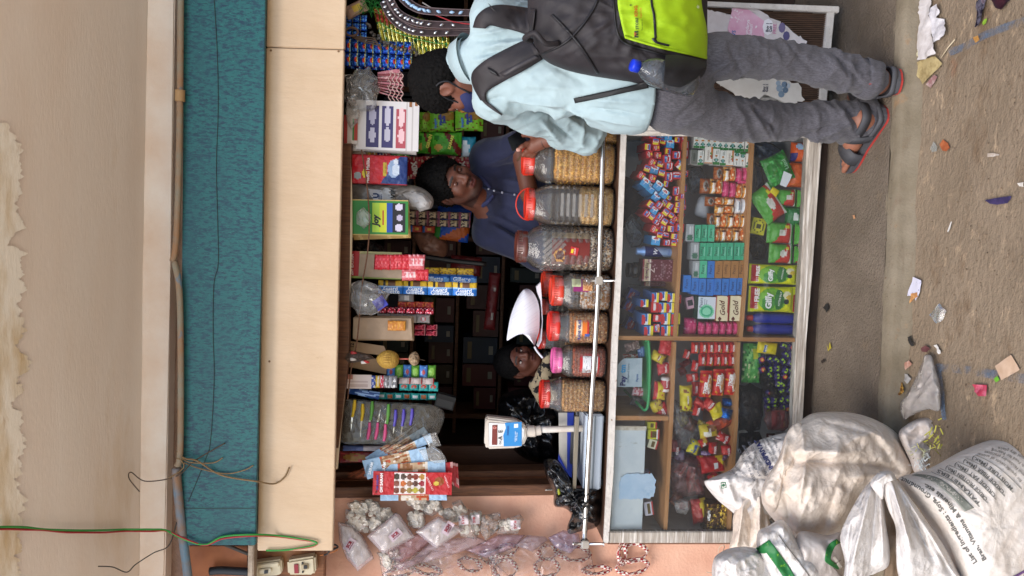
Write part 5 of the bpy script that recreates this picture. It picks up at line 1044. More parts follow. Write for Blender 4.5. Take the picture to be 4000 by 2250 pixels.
wraplabel(j,R*1.05,Hh*.42,Hh*.72,-.75,.55,flat('#d8742c',.4));wraplabel(j,R*1.055,Hh*.56,Hh*.68,-.6,.5,flat('#e0c8a8',.4));wraplabel(j,R*1.056,Hh*.40,Hh*.50,-.8,-.3,flat('#2f4f9c',.4));wraplabel(j,R*1.056,Hh*.42,Hh*.46,-.3,.55,flat('#b0302a',.4))
txt('RANI VILAS',j,-R*.05,Hh*.62,'#2a2f7a',w=R*1.2,y=-R*1.08,bold=.03)
jar((2098,1288,2126,1366),(2128,1285,2365,1372),.24,'#b52a20','jar with red lid behind the peanut jar under the notebook',('chip',300,.009,['#a87a48','#b98c5a']),.75)
j,R,Hh,zb,cx,s=jar((2151,1360,2190,1460),(2191,1348,2372,1474),.09,'#d0609a','clear jar with pink lid holding reddish fried snacks and white paper',('chip',800,.008,['#9c4a2c','#b0583a','#86371f']),.9)
wraplabel(j,R*1.04,Hh*.18,Hh*.62,-.72,.62,flat('#b8242c',.35));wraplabel(j,R*1.05,Hh*.22,Hh*.56,-.62,.45,mat('printed_white_slip','#d6d6d8',.6,var='#8f9096',vscale=260,vp=(.55,.6),stretch=(.2,1,1)))
for(x,z)in((0,.0),(.012,.008),(-.012,.008),(.02,-.006),(-.02,-.006),(0,.016)):pass
j,R,Hh,zb,cx,s=jar((2106,1475,2143,1586),(2144,1478,2367,1607),.08,'#b82c20','clear jar of round brown chickpeas with plain red lid',('ball',1300,.0052,CHK),.95,sq=.4)
# bags of sev right of the jars
M_CELL=clear('cellophane',(.95,.93,.9),.05,(.8,.75,.7),.1,1.3,.8,25)
for i,(poly,Y)in enumerate((([(2190,470),(2300,440),(2325,520),(2290,566),(2230,572),(2185,540)],.16),([(2300,440),(2418,430),(2424,540),(2400,562),(2330,560),(2300,520)],.12))):
 e=empty('snack_bag',P(poly[0][0],poly[0][1],Y),'clear bag of yellow sev beside the elbow, %s'%('upper' if i==0 else 'lower on the counter'),'snack bag','sev bags by the elbow')
 me=blob(poly,Y,.045,48,12,fold=[(.004,(20,20,1),i,0)]);kid('film',me,e,M_CELL)
 me2=blob([(x+(2370-x)*.03,y+(500-y)*.03)for x,y in poly],Y+.004,.038,40,10);kid('filling_core',me2,e,mat('core_cf9230','#cf9230',.8))
 T_=[bvh(me2)];rnd3=random.Random(i);vs,fs,cs=[],[],[]
 for k in range(1100):
  x=rnd3.uniform(min(p[0]for p in poly),max(p[0]for p in poly));y=rnd3.uniform(min(p[1]for p in poly),max(p[1]for p in poly))
  r=T_[0].ray_cast(CAM,ray(x,y))
  if r[0]is None:continue
  L=.011*rnd3.uniform(.7,1.4);t=.0016;rot=Matrix.Rotation(rnd3.uniform(0,6),3,'Y')@Matrix.Rotation(rnd3.uniform(-.6,.6),3,'Z');b=len(vs);bend=rnd3.uniform(-.004,.004)
  for q,xx in enumerate((-.5,0,.5)):
   for(yy,zz_)in((-t,-t),(t,-t),(t,t),(-t,t)):vs.append(r[0]+rot@Vector((xx*L,yy,zz_+(bend if q==1 else 0))))
  for f in[(0,3,2,1),(8,9,10,11)]+[(a_*4+c_,a_*4+(c_+1)%4,a_*4+4+(c_+1)%4,a_*4+4+c_)for a_ in(0,1)for c_ in range(4)]:fs.append(tuple(b+q for q in f));cs.append(H(rnd3.choice(SEV)))
 kid('filling',mesh(vs,fs,cs),e,MATS['filling_bits'],kind='stuff')
 # ---------------- weighing scale
Yc=.13
sc_=empty('weighing_scale',P(2330,1760,Yc),'white electronic weighing scale with display head on a pole','scale')
M_SCW=mat('scale_white_plastic','#dcd5cc',.45,var='#c9beb2',vscale=12)
kid('display_housing',slab([(1900,1632),(2030,1648),(2058,1668),(2062,1704),(2046,1742),(2014,1752),(1904,1756),(1892,1740),(1896,1650)],Yc-.03,.05,.008),sc_,M_SCW)
kid('housing_side',slab([(1899,1626),(2012,1638),(2034,1650),(1900,1654)],Yc-.02,.04,.004),sc_,mat('dusty_plastic_wrap','#a89c92',.4,var='#8f8278',vscale=30))
f=kid('display_face',slab([(1908,1650),(2030,1656),(2048,1676),(2048,1706),(2036,1740),(1910,1746)],Yc-.0335,.004,.002),sc_,flat('#e6e4e2',.35))
def faceprint(name,pts,c,off=.001,rough=.35):
 o=obj(name,slab(pts,Yc-.0345-off,.001),f,flat(c,rough));return o
faceprint('display_window',[(1923,1661),(1943,1660),(1942,1738),(1921,1738)],'#7a3a36',.001,.15)
faceprint('blue_label',[(1972,1652),(2038,1648),(2038,1742),(1968,1744),(1966,1700),(1976,1672)],'#2f86c8')
faceprint('label_patch',[(2008,1656),(2024,1655),(2024,1670),(2008,1672)],'#e0e6ea',.002)
for(s_,x,y,w_,c_,r_)in(('0',1932,1671,10,'#d88a80',0),('A  E',1954,1700,40,'#4a4a4a',0),('EW',1954,1728,16,'#4a4a4a',0),('PHOENIX',1984,1682,38,'#26408c',0),('weighing scales\nvivid display',2016,1706,44,'#cfe4f2',0)):
 wtext(s_,x,y,w_,c_,Yc-.0375,r_,.02,sc_)
kid('neck',pxtube([(2058,1684,Yc),(2085,1684,Yc),(2112,1680,Yc)],[.024]*14+[.02]*10,24,12),sc_,M_SCW)
kid('pole',pxtube([(2100,1679,Yc),(2320,1672,Yc)],.0135,6,14),sc_,M_SCW)
zc=ZT(P(2330,1760,Yc).x)+.002
xl,xr=P(2300,1902,.1).x,P(2300,1611,.1).x;cxs=(xl+xr)/2;wS=xr-xl
zt_=lambda px:P(px,1760,.05).z
zbody=zt_(2285)
kid('base_body',box(wS,.25,zbody-zc-.012,.006,2,(cxs,.185,(zbody+zc+.012)/2)),sc_,mat('pale_blue_grey_plastic','#b9c2cc',.4))
kid('base_groove',box(wS*.96,.004,.006,c=(cxs,.0585,zc+(zbody-zc)*.55)),sc_,flat('#7d8790',.5))
for sx in(-.42,.42):kid('foot',box(.03,.03,.016,.003,1,(cxs+sx*wS,.1,zc+.006)),sc_,flat('#222428',.6))
kid('steel_bar',box(wS*.97,.02,.018,.002,1,(cxs-.004,.075,zt_(2252))),sc_,mat('brushed_steel','#9a9488',.35,.9))
kid('bar_support',box(wS*.5,.03,.03,c=(cxs,.17,zt_(2262))),sc_,flat('#3a3a3c',.5))
kid('pan',slab([(2182,1612),(2240,1612),(2240,1868),(2228,1862),(2184,1792)],.20,.004,.001),sc_,mat('pan_grey_steel','#b7b4ae',.3,.3,var='#c9c6c0',vscale=9))
kid('pan_rim',slab([(2216,1612),(2241,1612),(2240,1870),(2226,1862),(2180,1796),(2182,1772),(2205,1818),(2215,1836)],.197,.002),sc_,flat('#2b3fa0',.35))
# ---------------- black bag, notebook, phone corner
M_BLKBAG=mat('black_bin_bag','#0d0d0f',.16,spec=.7,bump=.3,bscale=40)
obj('black_bag',blob([(2125,1800),(2170,1795),(2215,1850),(2240,1905),(2340,1905),(2352,1990),(2335,2055),(2270,2075),(2225,2086),(2215,2060),(2230,2010),(2205,1985),(2165,1975),(2160,1920),(2130,1850)],.12,.07,120,24,fold=[(.035,(2.2,3.2,1),4,1),(.014,(5,6,1),7,1),(.004,(14,14,1),2,1)],cen=(2255,1960)),m=M_BLKBAG,label='shiny black plastic bag slumped on the counter end',cat='plastic bag')
obj('black_bag',blob([(1950,1560),(2030,1520),(2110,1530),(2180,1600),(2190,1700),(2185,1790),(2120,1810),(2030,1780),(1960,1690)],.62,.12,90,18,fold=[(.05,(1.6,2,1),14,1),(.02,(4,4,1),3,1)]),m=M_BLKBAG,label='heap of black plastic bags behind the scale',cat='plastic bag')
obj('green_pepper',blob([(2172,1885),(2182,1895),(2190,1920),(2192,1938),(2182,1936),(2176,1912)],.05,.008,30,6),m=flat('#8a8f1e',.4),label='yellow green chilli on the black bag',cat='chilli')
bm=bmesh.new();nb=empty('notebook',P(2110,1240,.25),'open white ruled notebook held up above the jars','notebook');n,m_=24,10;g=[]
top=spline([(2046,1131,.25),(2062,1128,.24),(2082,1142,.22),(2098,1170,.21),(2107,1205,.2),(2108,1245,.2),(2106,1290,.2),(2096,1325,.2),(2088,1352,.2)],n)
lef=spline([(2046,1131,.25),(2030,1150,.25),(2008,1195,.24),(1992,1245,.23),(1984,1290,.22),(1980,1331,.21),(2000,1312,.21),(2040,1302,.2),(2085,1345,.2)],n)
for i in range(n):
 row=[]
 for k in range(m_+1):
  t=k/m_;p=[lef[i][q]*(1-t)+top[i][q]*t for q in range(3)];row.append(bm.verts.new(P(p[0],p[1],p[2]-.03*sin(pi*t))))
 g.append(row)
for i in range(n-1):
 for k in range(m_):bm.faces.new((g[i][k],g[i+1][k],g[i+1][k+1],g[i][k+1]))
bmesh.ops.remove_doubles(bm,verts=bm.verts,dist=.0005);me=bm_mesh(bm,True)
M_RULED=mat('ruled_paper','#dcdce4',.7)
kid('page',me,nb,M_RULED);T_=[bvh(me)]
for k in range(16):
 f_=.08+.84*k/15;i=int(f_*(n-1));a_,b_=lef[i],top[i]
 pts=[hit(T_,a_[0]+(b_[0]-a_[0])*t,a_[1]+(b_[1]-a_[1])*t,.0012)[0]for t in[.06+.88*q/8 for q in range(9)]]
 kid('ruled_line',tube(pts,.0004,4),nb,flat('#c2c5d4'))
kid('page',slab([(2112,1104),(2096,1120),(2100,1145),(2112,1175),(2118,1260),(2110,1320),(2098,1352),(2104,1356),(2116,1330),(2120,1250),(2116,1160)],.21,.03),nb,M_RULED)
obj('pen',pxtube([(2088,1354,.19),(2098,1372,.18),(2120,1398,.16)],.0045,8,8),m=flat('#cfd2dc',.3),label='white pen sticking out beneath the notebook',cat='pen')
# ================================================================== GOODS HANGING IN THE OPENING, BACK OF THE SHOP
def strip_of(name,x0,y0,x1,y1,Y,rows,cols,des,label,d=.012,m=None,cat='sachet strip',texts=(),gap=.06,alt=None,skew=0):
 """a strip of joined sachets: every sachet a part"""
 c,w,h=at(x0,y0,x1,y1,Y);e=empty(name,c,label,cat);cw,ch=w/cols,h/rows;cache={}
 for r in range(rows):
  for q in range(cols):
   dd=alt if(alt and(r+q)%2)else des
   k=(id(dd),r%3)
   if k not in cache:cache[k]=pillow(cw*(1-gap*.3),ch*(1-gap*.3),d,dd,10,10,'z',.06,seed=r%3+int(x0),wr=.3)
   o=obj('sachet',cache[k],e,m or FILM,((q-cols/2+.5)*cw+skew*(r-rows/2),random.uniform(-.003,.003),(rows/2-r-.5)*ch),(random.uniform(-.06,.06),0,random.uniform(-.12,.12)))
   for t in texts:txt(t[0],o,(t[1]-.5)*cw,(t[2]-.5)*ch,t[4],w=t[3]*cw,y=-d/2-.002,rot=t[5]if len(t)>5 else 0)
 return e
YH=.06
# right part ---------------------------------------------------------
strip_of('foil_sachet_strip',1345,60,1432,150,YH+.03,3,3,('#1f4fb0',[('n',4,8,.15,'#6fb0e8',1),('r',0,.8,1,.86,'#b9a83c')]),'short blue foil sachet strip above the brown rubber ring',m=FOIL)
strip_of('foil_sachet_strip',1347,160,1605,262,YH,9,2,('#1a3f9c',[('n',5,5,.2,'#3f80d0',1),('r',.0,.12,1,.17,'#c9b43c'),('e',.5,.32,.2,.14,'#a8362c'),('r',0,0,1,.1,'#6fb8e8')]),'long blue foil sachet strip with yellow lines and red dots',m=FOIL)
strip_of('foil_sachet_strip',1360,255,1570,274,YH+.02,7,1,('#1c3f90',[('r',0,.3,1,.4,'#7fb8e0'),('e',.5,.6,.2,.2,'#a8362c')]),'narrow blue foil strip below the long blue one',m=FOIL)
# gold incense tubes in a curved row
g_=empty('gold_tube_strip',P(1600,120,YH+.02),'curved strip of shiny gold green tubes beside the customer\'s head','sachet strip')
for i in range(17):
 t=i/16;x=1484+t*265;yc=105+62*t;c=P(x,yc,YH+.02);ln=150*S(YH)*(1-.12*t)
 o=obj('tube',pillow(ln,.0225,.018,('#b0a43a',[('r',0,.0,1,.3,'#5f7a2c'),('r',.62,.3,.92,.8,'#9c3a2c'),('r',0,.6,.6,.8,'#e6e2a0'),('n',8,3,.3,'#2f6a3c',i)]),16,8,'x',.04,seed=i,wr=.3),g_,FOIL,c-g_.location,(0,radians(-14+10*t),0))
 if i in(2,4,7,10):txt('Mtambu',o,ln*.22,0,'#a33a2c',w=.045,y=-.012)
obj('string',pxtube([(1478,85,YH-.01),(1540,122,YH-.012),(1620,150,YH-.012),(1700,168,YH-.012),(1750,172,YH-.01)],.0015,30,5),m=flat('#2f8a3c'),label='green thread tying the gold tubes',cat='string')
# blister strips with bells
for q,(a,b,lab)in enumerate((([(1505,-10),(1530,45),(1580,88),(1650,112),(1840,118)],[(1485,10),(1515,70),(1570,118),(1650,140),(1835,136)],'lower curved dark strip of silver bells'),([(1530,-20),(1560,35),(1610,66),(1680,82),(1860,86)],[(1512,2),(1545,58),(1600,92),(1680,108),(1850,112)],'middle curved dark strip of silver bells'),([(1580,-30),(1620,10),(1680,30),(1870,40)],[(1560,0),(1600,34),(1670,56),(1860,62)],'upper curved dark strip of blue and white beads'))):
 n=40;A,B=spline(a,n),spline(b,n);e=empty('bead_strip',P(A[20][0],A[20][1],YH-.02-.012*q),lab,'bead strip','curved bead strips')
 vs=[P(p[0],p[1],YH-.02-.012*q-.006*sin(i*.3))for L in(A,B)for i,p in enumerate(L)];fs=[(i,i+1,n+i+1,n+i)for i in range(n-1)]
 me=mesh(vs,fs);me.shade_smooth();kid('card',me,e,mat('dark_brown_card','#33272a',.5,var='#453539',vscale=30))
 for L in(A,B):kid('edging',tube([P(p[0],p[1],YH-.022-.012*q-.006*sin(i*.3))for i,p in enumerate(L)],.0022,5),e,flat('#6a5a5c'))
 sh=lathe([(.0005,-.011),(.005,-.004),(.006,.002),(.003,.008),(.001,.01)],8)
 sh.materials.append(mat('silver_bell','#c8c8cc',.25,.9)if q<2 else flat('#9fc0e0',.3));sh.shade_smooth()
 for i in range(1,14):
  f=i/14.5*(n-1);k=int(f);y0=(A[k][0]+B[k][0])/2,(A[k][1]+B[k][1])/2
  o=obj('bell' if q<2 else 'bead',sh,e,None,P(y0[0],y0[1],YH-.032-.012*q)-e.location,(random.uniform(-.5,.5),random.uniform(-.6,.6),0))
for i,(pts,c)in enumerate((([(1650,10,.05),(1700,40,.04),(1740,60,.04),(1800,52,.05)],'#bfb6b0'),([(1690,55,.04),(1735,72,.03),(1770,85,.03),(1840,95,.03)],'#a83038'),([(1760,40,.04),(1800,46,.03),(1860,44,.03),(1900,46,.03)],'#b5a83c'))):
 obj('thread',pxtube(pts,.0024,24,6),m=flat(c),label=['white thread loop over the bead strips','red thread lying across the bead strips','yellow thread beside the collar'][i],cat='thread')
bm=bmesh.new()
for i in range(70):
 a=P(1405+random.uniform(0,70),random.uniform(-8,50),YH-random.uniform(0,.03));d=Vector((random.uniform(-1,1),random.uniform(-1,1)*.5,random.uniform(-1,.6))).normalized()*.03;n_=d.orthogonal().normalized()*.002
 bm.faces.new([bm.verts.new(v)for v in(a-n_,a+n_,a+d+n_*.2,a+d-n_*.2)])
obj('green_garland',bm_mesh(bm),m=flat('#2c7a34',.5),label='tuft of green tinsel garland near the top corner',cat='garland')
obj('paper_packet',pillow(.05,.09,.02,('#a88a78',[('r',.2,.3,.7,.6,'#c9b048')]),8,8),None,FILM,P(1390,35,YH),(0,-.5,0),'pale brown packet tucked beside the green garland','packet')
ring=[P(1374+24*cos(t),124+16*sin(t),YH-.03)for t in[2*pi*i/28 for i in range(28)]]
obj('rubber_ring',tube(ring,.0042,8,closed=True),m=flat('#5f4638'),label='brown rubber ring hanging from the cream board',cat='ring')
for i in range(4):obj('cord',pxtube([(1372+i*3,138+i*3,YH-.02),(1420,146+i*6,YH-.02),(1460+6*i,150+i*9,YH-.02),(1478+4*i,176+i*6,YH-.02)],.0024,18,6),m=flat('#54402f'),label='brown cord trailing from the rubber ring, %s of four'%ORD[i+1],cat='cord',group='cords of the rubber ring')
e=empty('charm_chain',P(1540,160,YH),'dark chain of small black and silver charms','chain');sh=lathe([(.001,-.008),(.007,-.003),(.006,.004),(.002,.009)],6);sh.materials.append(mat('blackened_silver','#55504c',.35,.6))
for i in range(34):
 t=i/33;p=spline([(1440,100),(1460,135),(1490,158),(1540,185),(1600,195),(1640,208)],34)[i]
 obj('charm',sh,e,None,P(p[0]+random.uniform(-9,9),p[1]+random.uniform(-10,10),YH-.01)-e.location,(random.uniform(-1,1),random.uniform(-1,1),0))
 # milky bags and fan packet, white spoon cartons
M_MILK=clear('crumpled_clear_bag',(.98,.97,.96),.13,(.95,.93,.9),.12,1.1,.2,22)
obj('plastic_bag',film([(1350,300),(1400,278),(1440,272),(1470,310),(1476,350),(1468,420),(1440,436),(1380,432),(1348,400)],YH-.01,.05,seed=9),m=M_MILK,label='big crumpled clear bag under the cream board near the fan packet',cat='plastic bag')
obj('plastic_bag',film([(1350,420),(1395,415),(1408,440),(1395,480),(1370,500),(1352,470)],YH-.03,.02,seed=60),m=M_MILK,label='small crumpled clear bag over the white spoon cartons',cat='plastic bag')
e=empty('fan_packet',P(1530,340,YH),'fan shaped packet of pink stick bundles with scalloped edge','packet')
for i in range(9):
 a=282+i*12.5;o=kid('stick_bundle',slab([(1474,318+(i-4)*9),(1545,270+i*13.5),(1560+10*sin(i*.7),272+i*13.8),(1580-3*abs(i-4),290+i*11.5),(1570,284+i*13),(1476,325+(i-4)*9)],YH+.01*(i%2),.008,.001),e,mat('pink_bundle%d'%(i%2),'#a8545c' if i%2 else '#b8707a',.4,var='#d8b0ac',vscale=90,vp=(.55,.6)))
for k in range(4):
 kid('scallop',tube([P(1522+k*16+5*sin(i*.9),282+i*5+k*2,YH-.004)for i in range(24)],.002,5),e,flat('#c9a8a0'))
D_SPW=('#cfc9c8',[('r',.86,0,1,1,'#c2bab8')])
e=pack('spoon_carton',1396,400,1632,584,YH-.005,('#d3cecd',[('r',.06,.64,.9,.84,'#3a3560'),('r',.06,.42,.9,.58,'#3c3766'),('r',.06,.21,.86,.36,'#a84a54'),('e',.3,.74,.16,.05,'#b8b4c4'),('e',.7,.74,.2,.05,'#b0acc0'),('e',.32,.5,.16,.05,'#b8b4c4'),('e',.7,.5,.2,.05,'#c0bccc'),('e',.3,.28,.16,.05,'#e0b8bc'),('e',.68,.28,.2,.05,'#e0c0c2'),('r',0,.19,1,.2,'#b9b2b0'),('r',0,.1,1,.11,'#b9b2b0'),('r',.9,.12,1,.17,'#8a5a34'),('r',.92,.02,1,.06,'#8a5a34')][:13]),'white carton printed with purple and red spoons beside the customer\'s face','carton',.012,0,'c',nx=40,nz=44,side='#c9c2c0')
e['label']='white carton printed with purple and red spoons beside the customer'
for i in range(3):pack('spoon_carton',1360+i*6,404+i*2,1618+i*4,588+i*3,YH+.018+i*.014,D_SPW,'plain white carton in the stack behind the printed one, %s'%ORD[i+1],'carton',.01,i-1,'c',side='#bdb5b2',group='white cartons')
pack('booklet',1345,452,1396,560,YH-.02,('#c9c0bc',[('r',.1,.0,.9,.35,'#2f7a3c'),('r',.14,.05,.86,.3,'#a8362c'),('r',.0,.8,1,.95,'#a83a34')]),'small booklet with red and green panels at the board edge','booklet',.004,0,'c')
# green snack bags and neighbours
D_MB=('#6fae2c',[('n',3,3,.25,'#86c23c',1),('e',.75,.3,.24,.3,'#8a6a2c'),('n',16,16,.35,'#6a4a20',4)])
for i,(x0,y0,x1,y1)in enumerate(((1632,438,1684,516),(1672,434,1778,515),(1772,430,1886,512))):
 o=pack('snack_bag',x0,y0,x1,y1,.35,D_MB,'lime green snack bag in the hanging strip by the face, %s'%['top','middle','bottom'][i],'snack bag',.04,-2,'p',crimp='z',nx=16,nz=16,group='lime green hanging snack bags')
 if i:txt('Freppe',o,-.012,.025,'#3f6fc0',w=.04,y=-.025,rot=-6,bold=.05);txt('Masala\nBalls',o,.004,-.002,'#1f3a8a',w=.046,y=-.026,rot=-6,bold=.05)
D_GN=('#4aa22c',[('n',4,4,.2,'#62b83c',2),('d',.5,-1,-.12,'#6a1f1c'),('d',.6,-1,.16,'#4aa22c'),('e',.3,.75,.16,.12,'#c9a04a'),('e',.7,.8,.12,.1,'#2f7a24')])
for i,(x0,y0,x1,y1)in enumerate(((1632,515,1684,600),(1684,515,1802,606))):
 o=pack('snack_bag',x0,y0,x1,y1,.36,D_GN,'bright green snack bag with maroon badge, %s'%['upper','lower'][i],'snack bag',.035,0,'p',crimp='z',group='green badge snack bags')
 txt('GIRNN' if i==0 else 'KARARE',o,.004,-.02,'#d8d85a',w=.06,y=-.024,rot=14,bold=.05)
pack('snack_bag',1802,534,1858,614,.38,('#2a8aa8',[('r',.0,.45,.6,1,'#c9d4da'),('r',.6,.6,.8,.9,'#dde2e4'),('n',5,5,.3,'#3fa0b8')]),'teal blue packet below the green snack bags','packet',.03,0,'p')
o=pack('snack_bag',1788,380,1872,440,.34,('#b0202a',[('n',5,5,.3,'#cf4a50'),('r',.1,.7,.5,.95,'#d8a02c')]),'red snack bag in front of the masked face','snack bag',.03,-12,'p');txt('Freppe',o,0,.012,'#6f9fe0',w=.036,y=-.02,bold=.05)
for i,c in enumerate(('#c9a83c','#b5803a','#3a2c60','#c04a4a','#2f6a3c','#6f9a2c','#37702c')):pack('sachet',1425+i*25,580,1449+i*25,612,.12,(c,[('n',4,4,.3,'#d8d0c0',i)]),'%s sachet in the vertical row beside the white cartons'%['mustard yellow','orange tan','dark purple','coral red','dark green','light green','leaf green'][i],'sachet',.012,0,'p',group='colour sachets')
pack('carton_edge',1362,575,1428,612,.10,('#a89080',[('n',4,20,.2,'#8a7464')]),'folded tan card beside the colour sachets','card',.02,0,'c')
o=pack('garment_pack',1370,607,1588,719,YH,('#b3202a',[('d',-.35,-1,-.48,'#23396f'),('e',.27,.86,.12,.07,'#8f989c'),('e',.35,.74,.14,.035,'#d8c22c'),('r',.3,.37,.75,.41,'#b9a23c'),('e',.55,.24,.3,.1,'#8fa4c4'),('e',.5,.2,.18,.07,'#c3cfe0'),('e',.78,.2,.1,.05,'#c9d0dc'),('r',0,0,.03,1,'#8f1c24'),('r',.97,0,1,1,'#8f1c24')]),'red and blue folded garment pack hanging beside the shopkeeper\'s hair','garment pack',.018,0,'p',crimp='',nx=28,nz=50,wr=.05)
txt('Madhu Mallika',o,-.005,.04,'#e8dcd8',w=.098,y=-.014,bold=.02);txt('Kurta Pyjama in Satin',o,.012,-.028,'#3a2c10',w=.05,y=-.014,bold=0)
for i,(x0,x1)in enumerate(((1590,1650),(1650,1745),(1745,1872))):
 o=pack('snack_bag',x0,612,x1,700,.62,('#a8343a',[('n',9,9,.2,'#c9707a',1),('n',12,12,.35,'#d8c8a8',4),('r',.2,.6,.8,.9,'#b0242c')]),'red mixture snack bag behind the shopkeeper, %s'%['top','middle','lowest'][i],'snack bag',.03,0,'p',group='red mixture bags')
 txt('MIX',o,.0,.0,'#efe6e0',w=.06,y=-.02,rot=-12,bold=.06)
obj('vest_pack',blob([(1372,722),(1470,716),(1560,718),(1640,730),(1690,770),(1686,812),(1640,822),(1560,812),(1450,810),(1380,800)],.14,.03,80,16,fold=[(.012,(3,6,1),12,1),(.004,(12,12,1),3,1)]),m=mat('grey_garment_film','#6f6a66',.25,var='#8a8580',vscale=14,spec=.6),label='grey folded innerwear pack between the garment pack and the spoon pack',cat='garment pack')
T_=[bvh(bpy.data.objects['vest_pack'].data)]
vp_=bpy.data.objects['vest_pack']
def patch(poly,trees,c,par,off=.002,name='print_patch',g=5):
 """flat print lying on a curved surface"""
 bm=bmesh.new();vs=[bm.verts.new((x,y,0))for x,y in poly];f=bm.faces.new(vs);bmesh.ops.triangulate(bm,faces=[f]);bmesh.ops.subdivide_edges(bm,edges=bm.edges[:],cuts=g,use_grid_fill=True)
 last=None
 for v in bm.verts:v.co,last=hit(trees,v.co.x,v.co.y,off,last)
 return obj(name,bm_mesh(bm,True),par,c if not isinstance(c,str)else flat(c,.4))
patch([(1440,738),(1490,742),(1500,785),(1480,810),(1445,760)],T_,'#c9cdd4',vp_);surf_text('U',T_,1468,764,28,'#1f3a6a',0,vp_,.05,off=.004);surf_text('under\nlivers',T_,1484,770,10,'#2c4a7a',0,vp_,.03,off=.004)
patch([(1515+(26*cos(t)),758+26*sin(t))for t in[2*pi*i/20 for i in range(20)]],T_,'#b9bdc0',vp_,g=2);surf_text('VIP',T_,1535,758,24,'#23282c',0,vp_,.04,off=.004)
obj('white_bag',film([(1570,755),(1620,745),(1660,760),(1684,790),(1678,815),(1640,820),(1600,800)],.12,.022,seed=6),m=mat('white_carry_bag','#bdbab8',.4,var='#a8a4a2',vscale=16),label='white printed carry bag below the grey pack',cat='bag')
D_JOY=('#2d7a34',[('r',.08,.36,.92,.62,'#c2c82c'),('r',.08,.5,.92,.62,'#9cbf3a'),('r',.08,.27,.92,.38,'#1f4a9c'),('r',.08,.05,.92,.27,'#1b1b20'),('e',.22,.16,.1,.07,'#c9c2d4'),('e',.5,.15,.08,.05,'#b0a8c0'),('e',.8,.16,.1,.07,'#c9c2d4'),('r',.28,.42,.72,.46,'#a8302c'),('r',0,0,.04,1,'#b8a060'),('r',.96,0,1,1,'#b8a060')])
o=pack('spoon_pack',1374,782,1592,918,YH-.01,D_JOY,'green yellow and blue carton with spoons picture hanging from the pipe','carton',.01,-1,'c',nx=34,nz=40,side='#b8a060')
txt('Joy',o,-.012,.012,'#1a1a1a',w=.05,y=-.0062,shear=.2,bold=.05)
for i in range(2):pack('spoon_pack',1378+i*4,786+i*8,1596+i*3,926+i*6,YH+.012+i*.014,('#a8894c',[('n',3,20,.2,'#c0a468')]),'gold edged carton behind the spoons carton, %s'%ORD[i+1],'carton',.008,-2-i*2,'c',side='#9c7c40',group='cartons behind the spoons carton')
obj('plastic_bag',film([(1392,830),(1420,812),(1446,838),(1448,870),(1420,888),(1395,872)],YH-.04,.02,seed=92),m=M_MILK,label='small crumpled milky bag stuck on the green spoons carton',cat='plastic bag')
D_SAC=('#3a2a30',[('r',.1,.35,.9,.85,'#c9b490'),('n',7,4,.15,'#2c1c20',2),('r',0,0,1,.1,'#b06a7a'),('r',0,.92,1,1,'#b06a7a'),('r',.5,.1,.95,.25,'#7a5a54')])
strip_of('sachet_strip',1592,826,1836,886,.62,6,2,D_SAC,'double strip of black and cream sachets at the shopkeeper\'s ear',m=FILM)
strip_of('sachet_strip',1602,882,1698,908,.60,2,1,('#a8402c',[('r',0,.8,1,1,'#2f5a9c'),('r',.3,.3,.7,.6,'#c9a03c')]),'two small red and blue sachets beside the double strip')
pack('soap_powder_pack',1704,800,1836,940,.75,('#1f52b8',[('d',-1,-.7,-.62,'#c0622c'),('d',-1,-.9,-.28,'#1f52b8'),('r',0,.82,.4,1,'#3f8a3c')]),'bright blue pack with orange flash behind the shopkeeper\'s shoulder','pack',.05,6,'p',crimp='',wr=.03)
obj('brown_bag',blob([(1615,905),(1650,895),(1700,905),(1748,950),(1740,1000),(1700,1000),(1650,985),(1625,950)],.8,.06,60,12,fold=[(.01,(5,5,1),4,1)]),m=mat('brown_film','#7a5444',.3,var='#946a58',vscale=18,spec=.6),label='brown lumpy plastic wrapped bundle hanging in the shop',cat='bundle')
# middle part --------------------------------------------------------
obj('plastic_bag',film([(1372,975),(1400,945),(1440,938),(1490,960),(1512,988),(1470,1000),(1400,1000)],.3,.04,seed=87),m=M_CLRD,label='dark clear bag behind the red extra card',cat='plastic bag')
o=pack('card_pack',1366,984,1566,1088,.09,('#c9c48c',[('r',0,.8,1,1,'#a8242c'),('e',.6,.58,.2,.1,'#e6e4d8'),('r',.55,.5,.8,.54,'#a83a34'),('r',0,.0,.1,1,'#8aa04c')]),'cream card with a red strip hanging above the red sachets','card',.006,0,'c',nx=24,nz=30);txt('20g EXTRA',o,.0,.09,'#efe0dc',w=.085,y=-.0042,bold=.03)
e=empty('sachet_card',P(1520,1040,.06),'brown card with overlapping rows of small red sachets','sachet card')
kid('card',slab([(1405,992),(1640,1000),(1636,1092),(1400,1080)],.065,.003),e,mat('grey_cardboard','#a08c78',.8,var='#90806c',vscale=30))
D_RS=('#b8242f',[('n',5,6,.25,'#d0505a',1),('r',0,.85,1,1,'#8f1a24')]);D_RSL=('#c05a60',[('n',5,6,.2,'#d89aa0',1),('r',.2,.3,.8,.5,'#e0c8c8')])
for i in range(12):
 t=i/11;c,w,h=at(1462+i*15,994,1494+i*15,1054,.055-.001*i);obj('sachet',pillow(w,h,.008,D_RS if i<9 else D_RSL,8,8,'z',seed=i,wr=.4),e,FILM,c-e.location,(random.uniform(-.2,.1),random.uniform(-.08,.08),0))
for i in range(6):
 c,w,h=at(1570+i*14,1050,1604+i*14,1096,.052);obj('sachet',pillow(w,h,.008,D_RSL if i<3 else D_RS,8,8,'z',seed=i+20,wr=.4),e,FILM,c-e.location,(random.uniform(-.2,.1),random.uniform(-.08,.08),0))
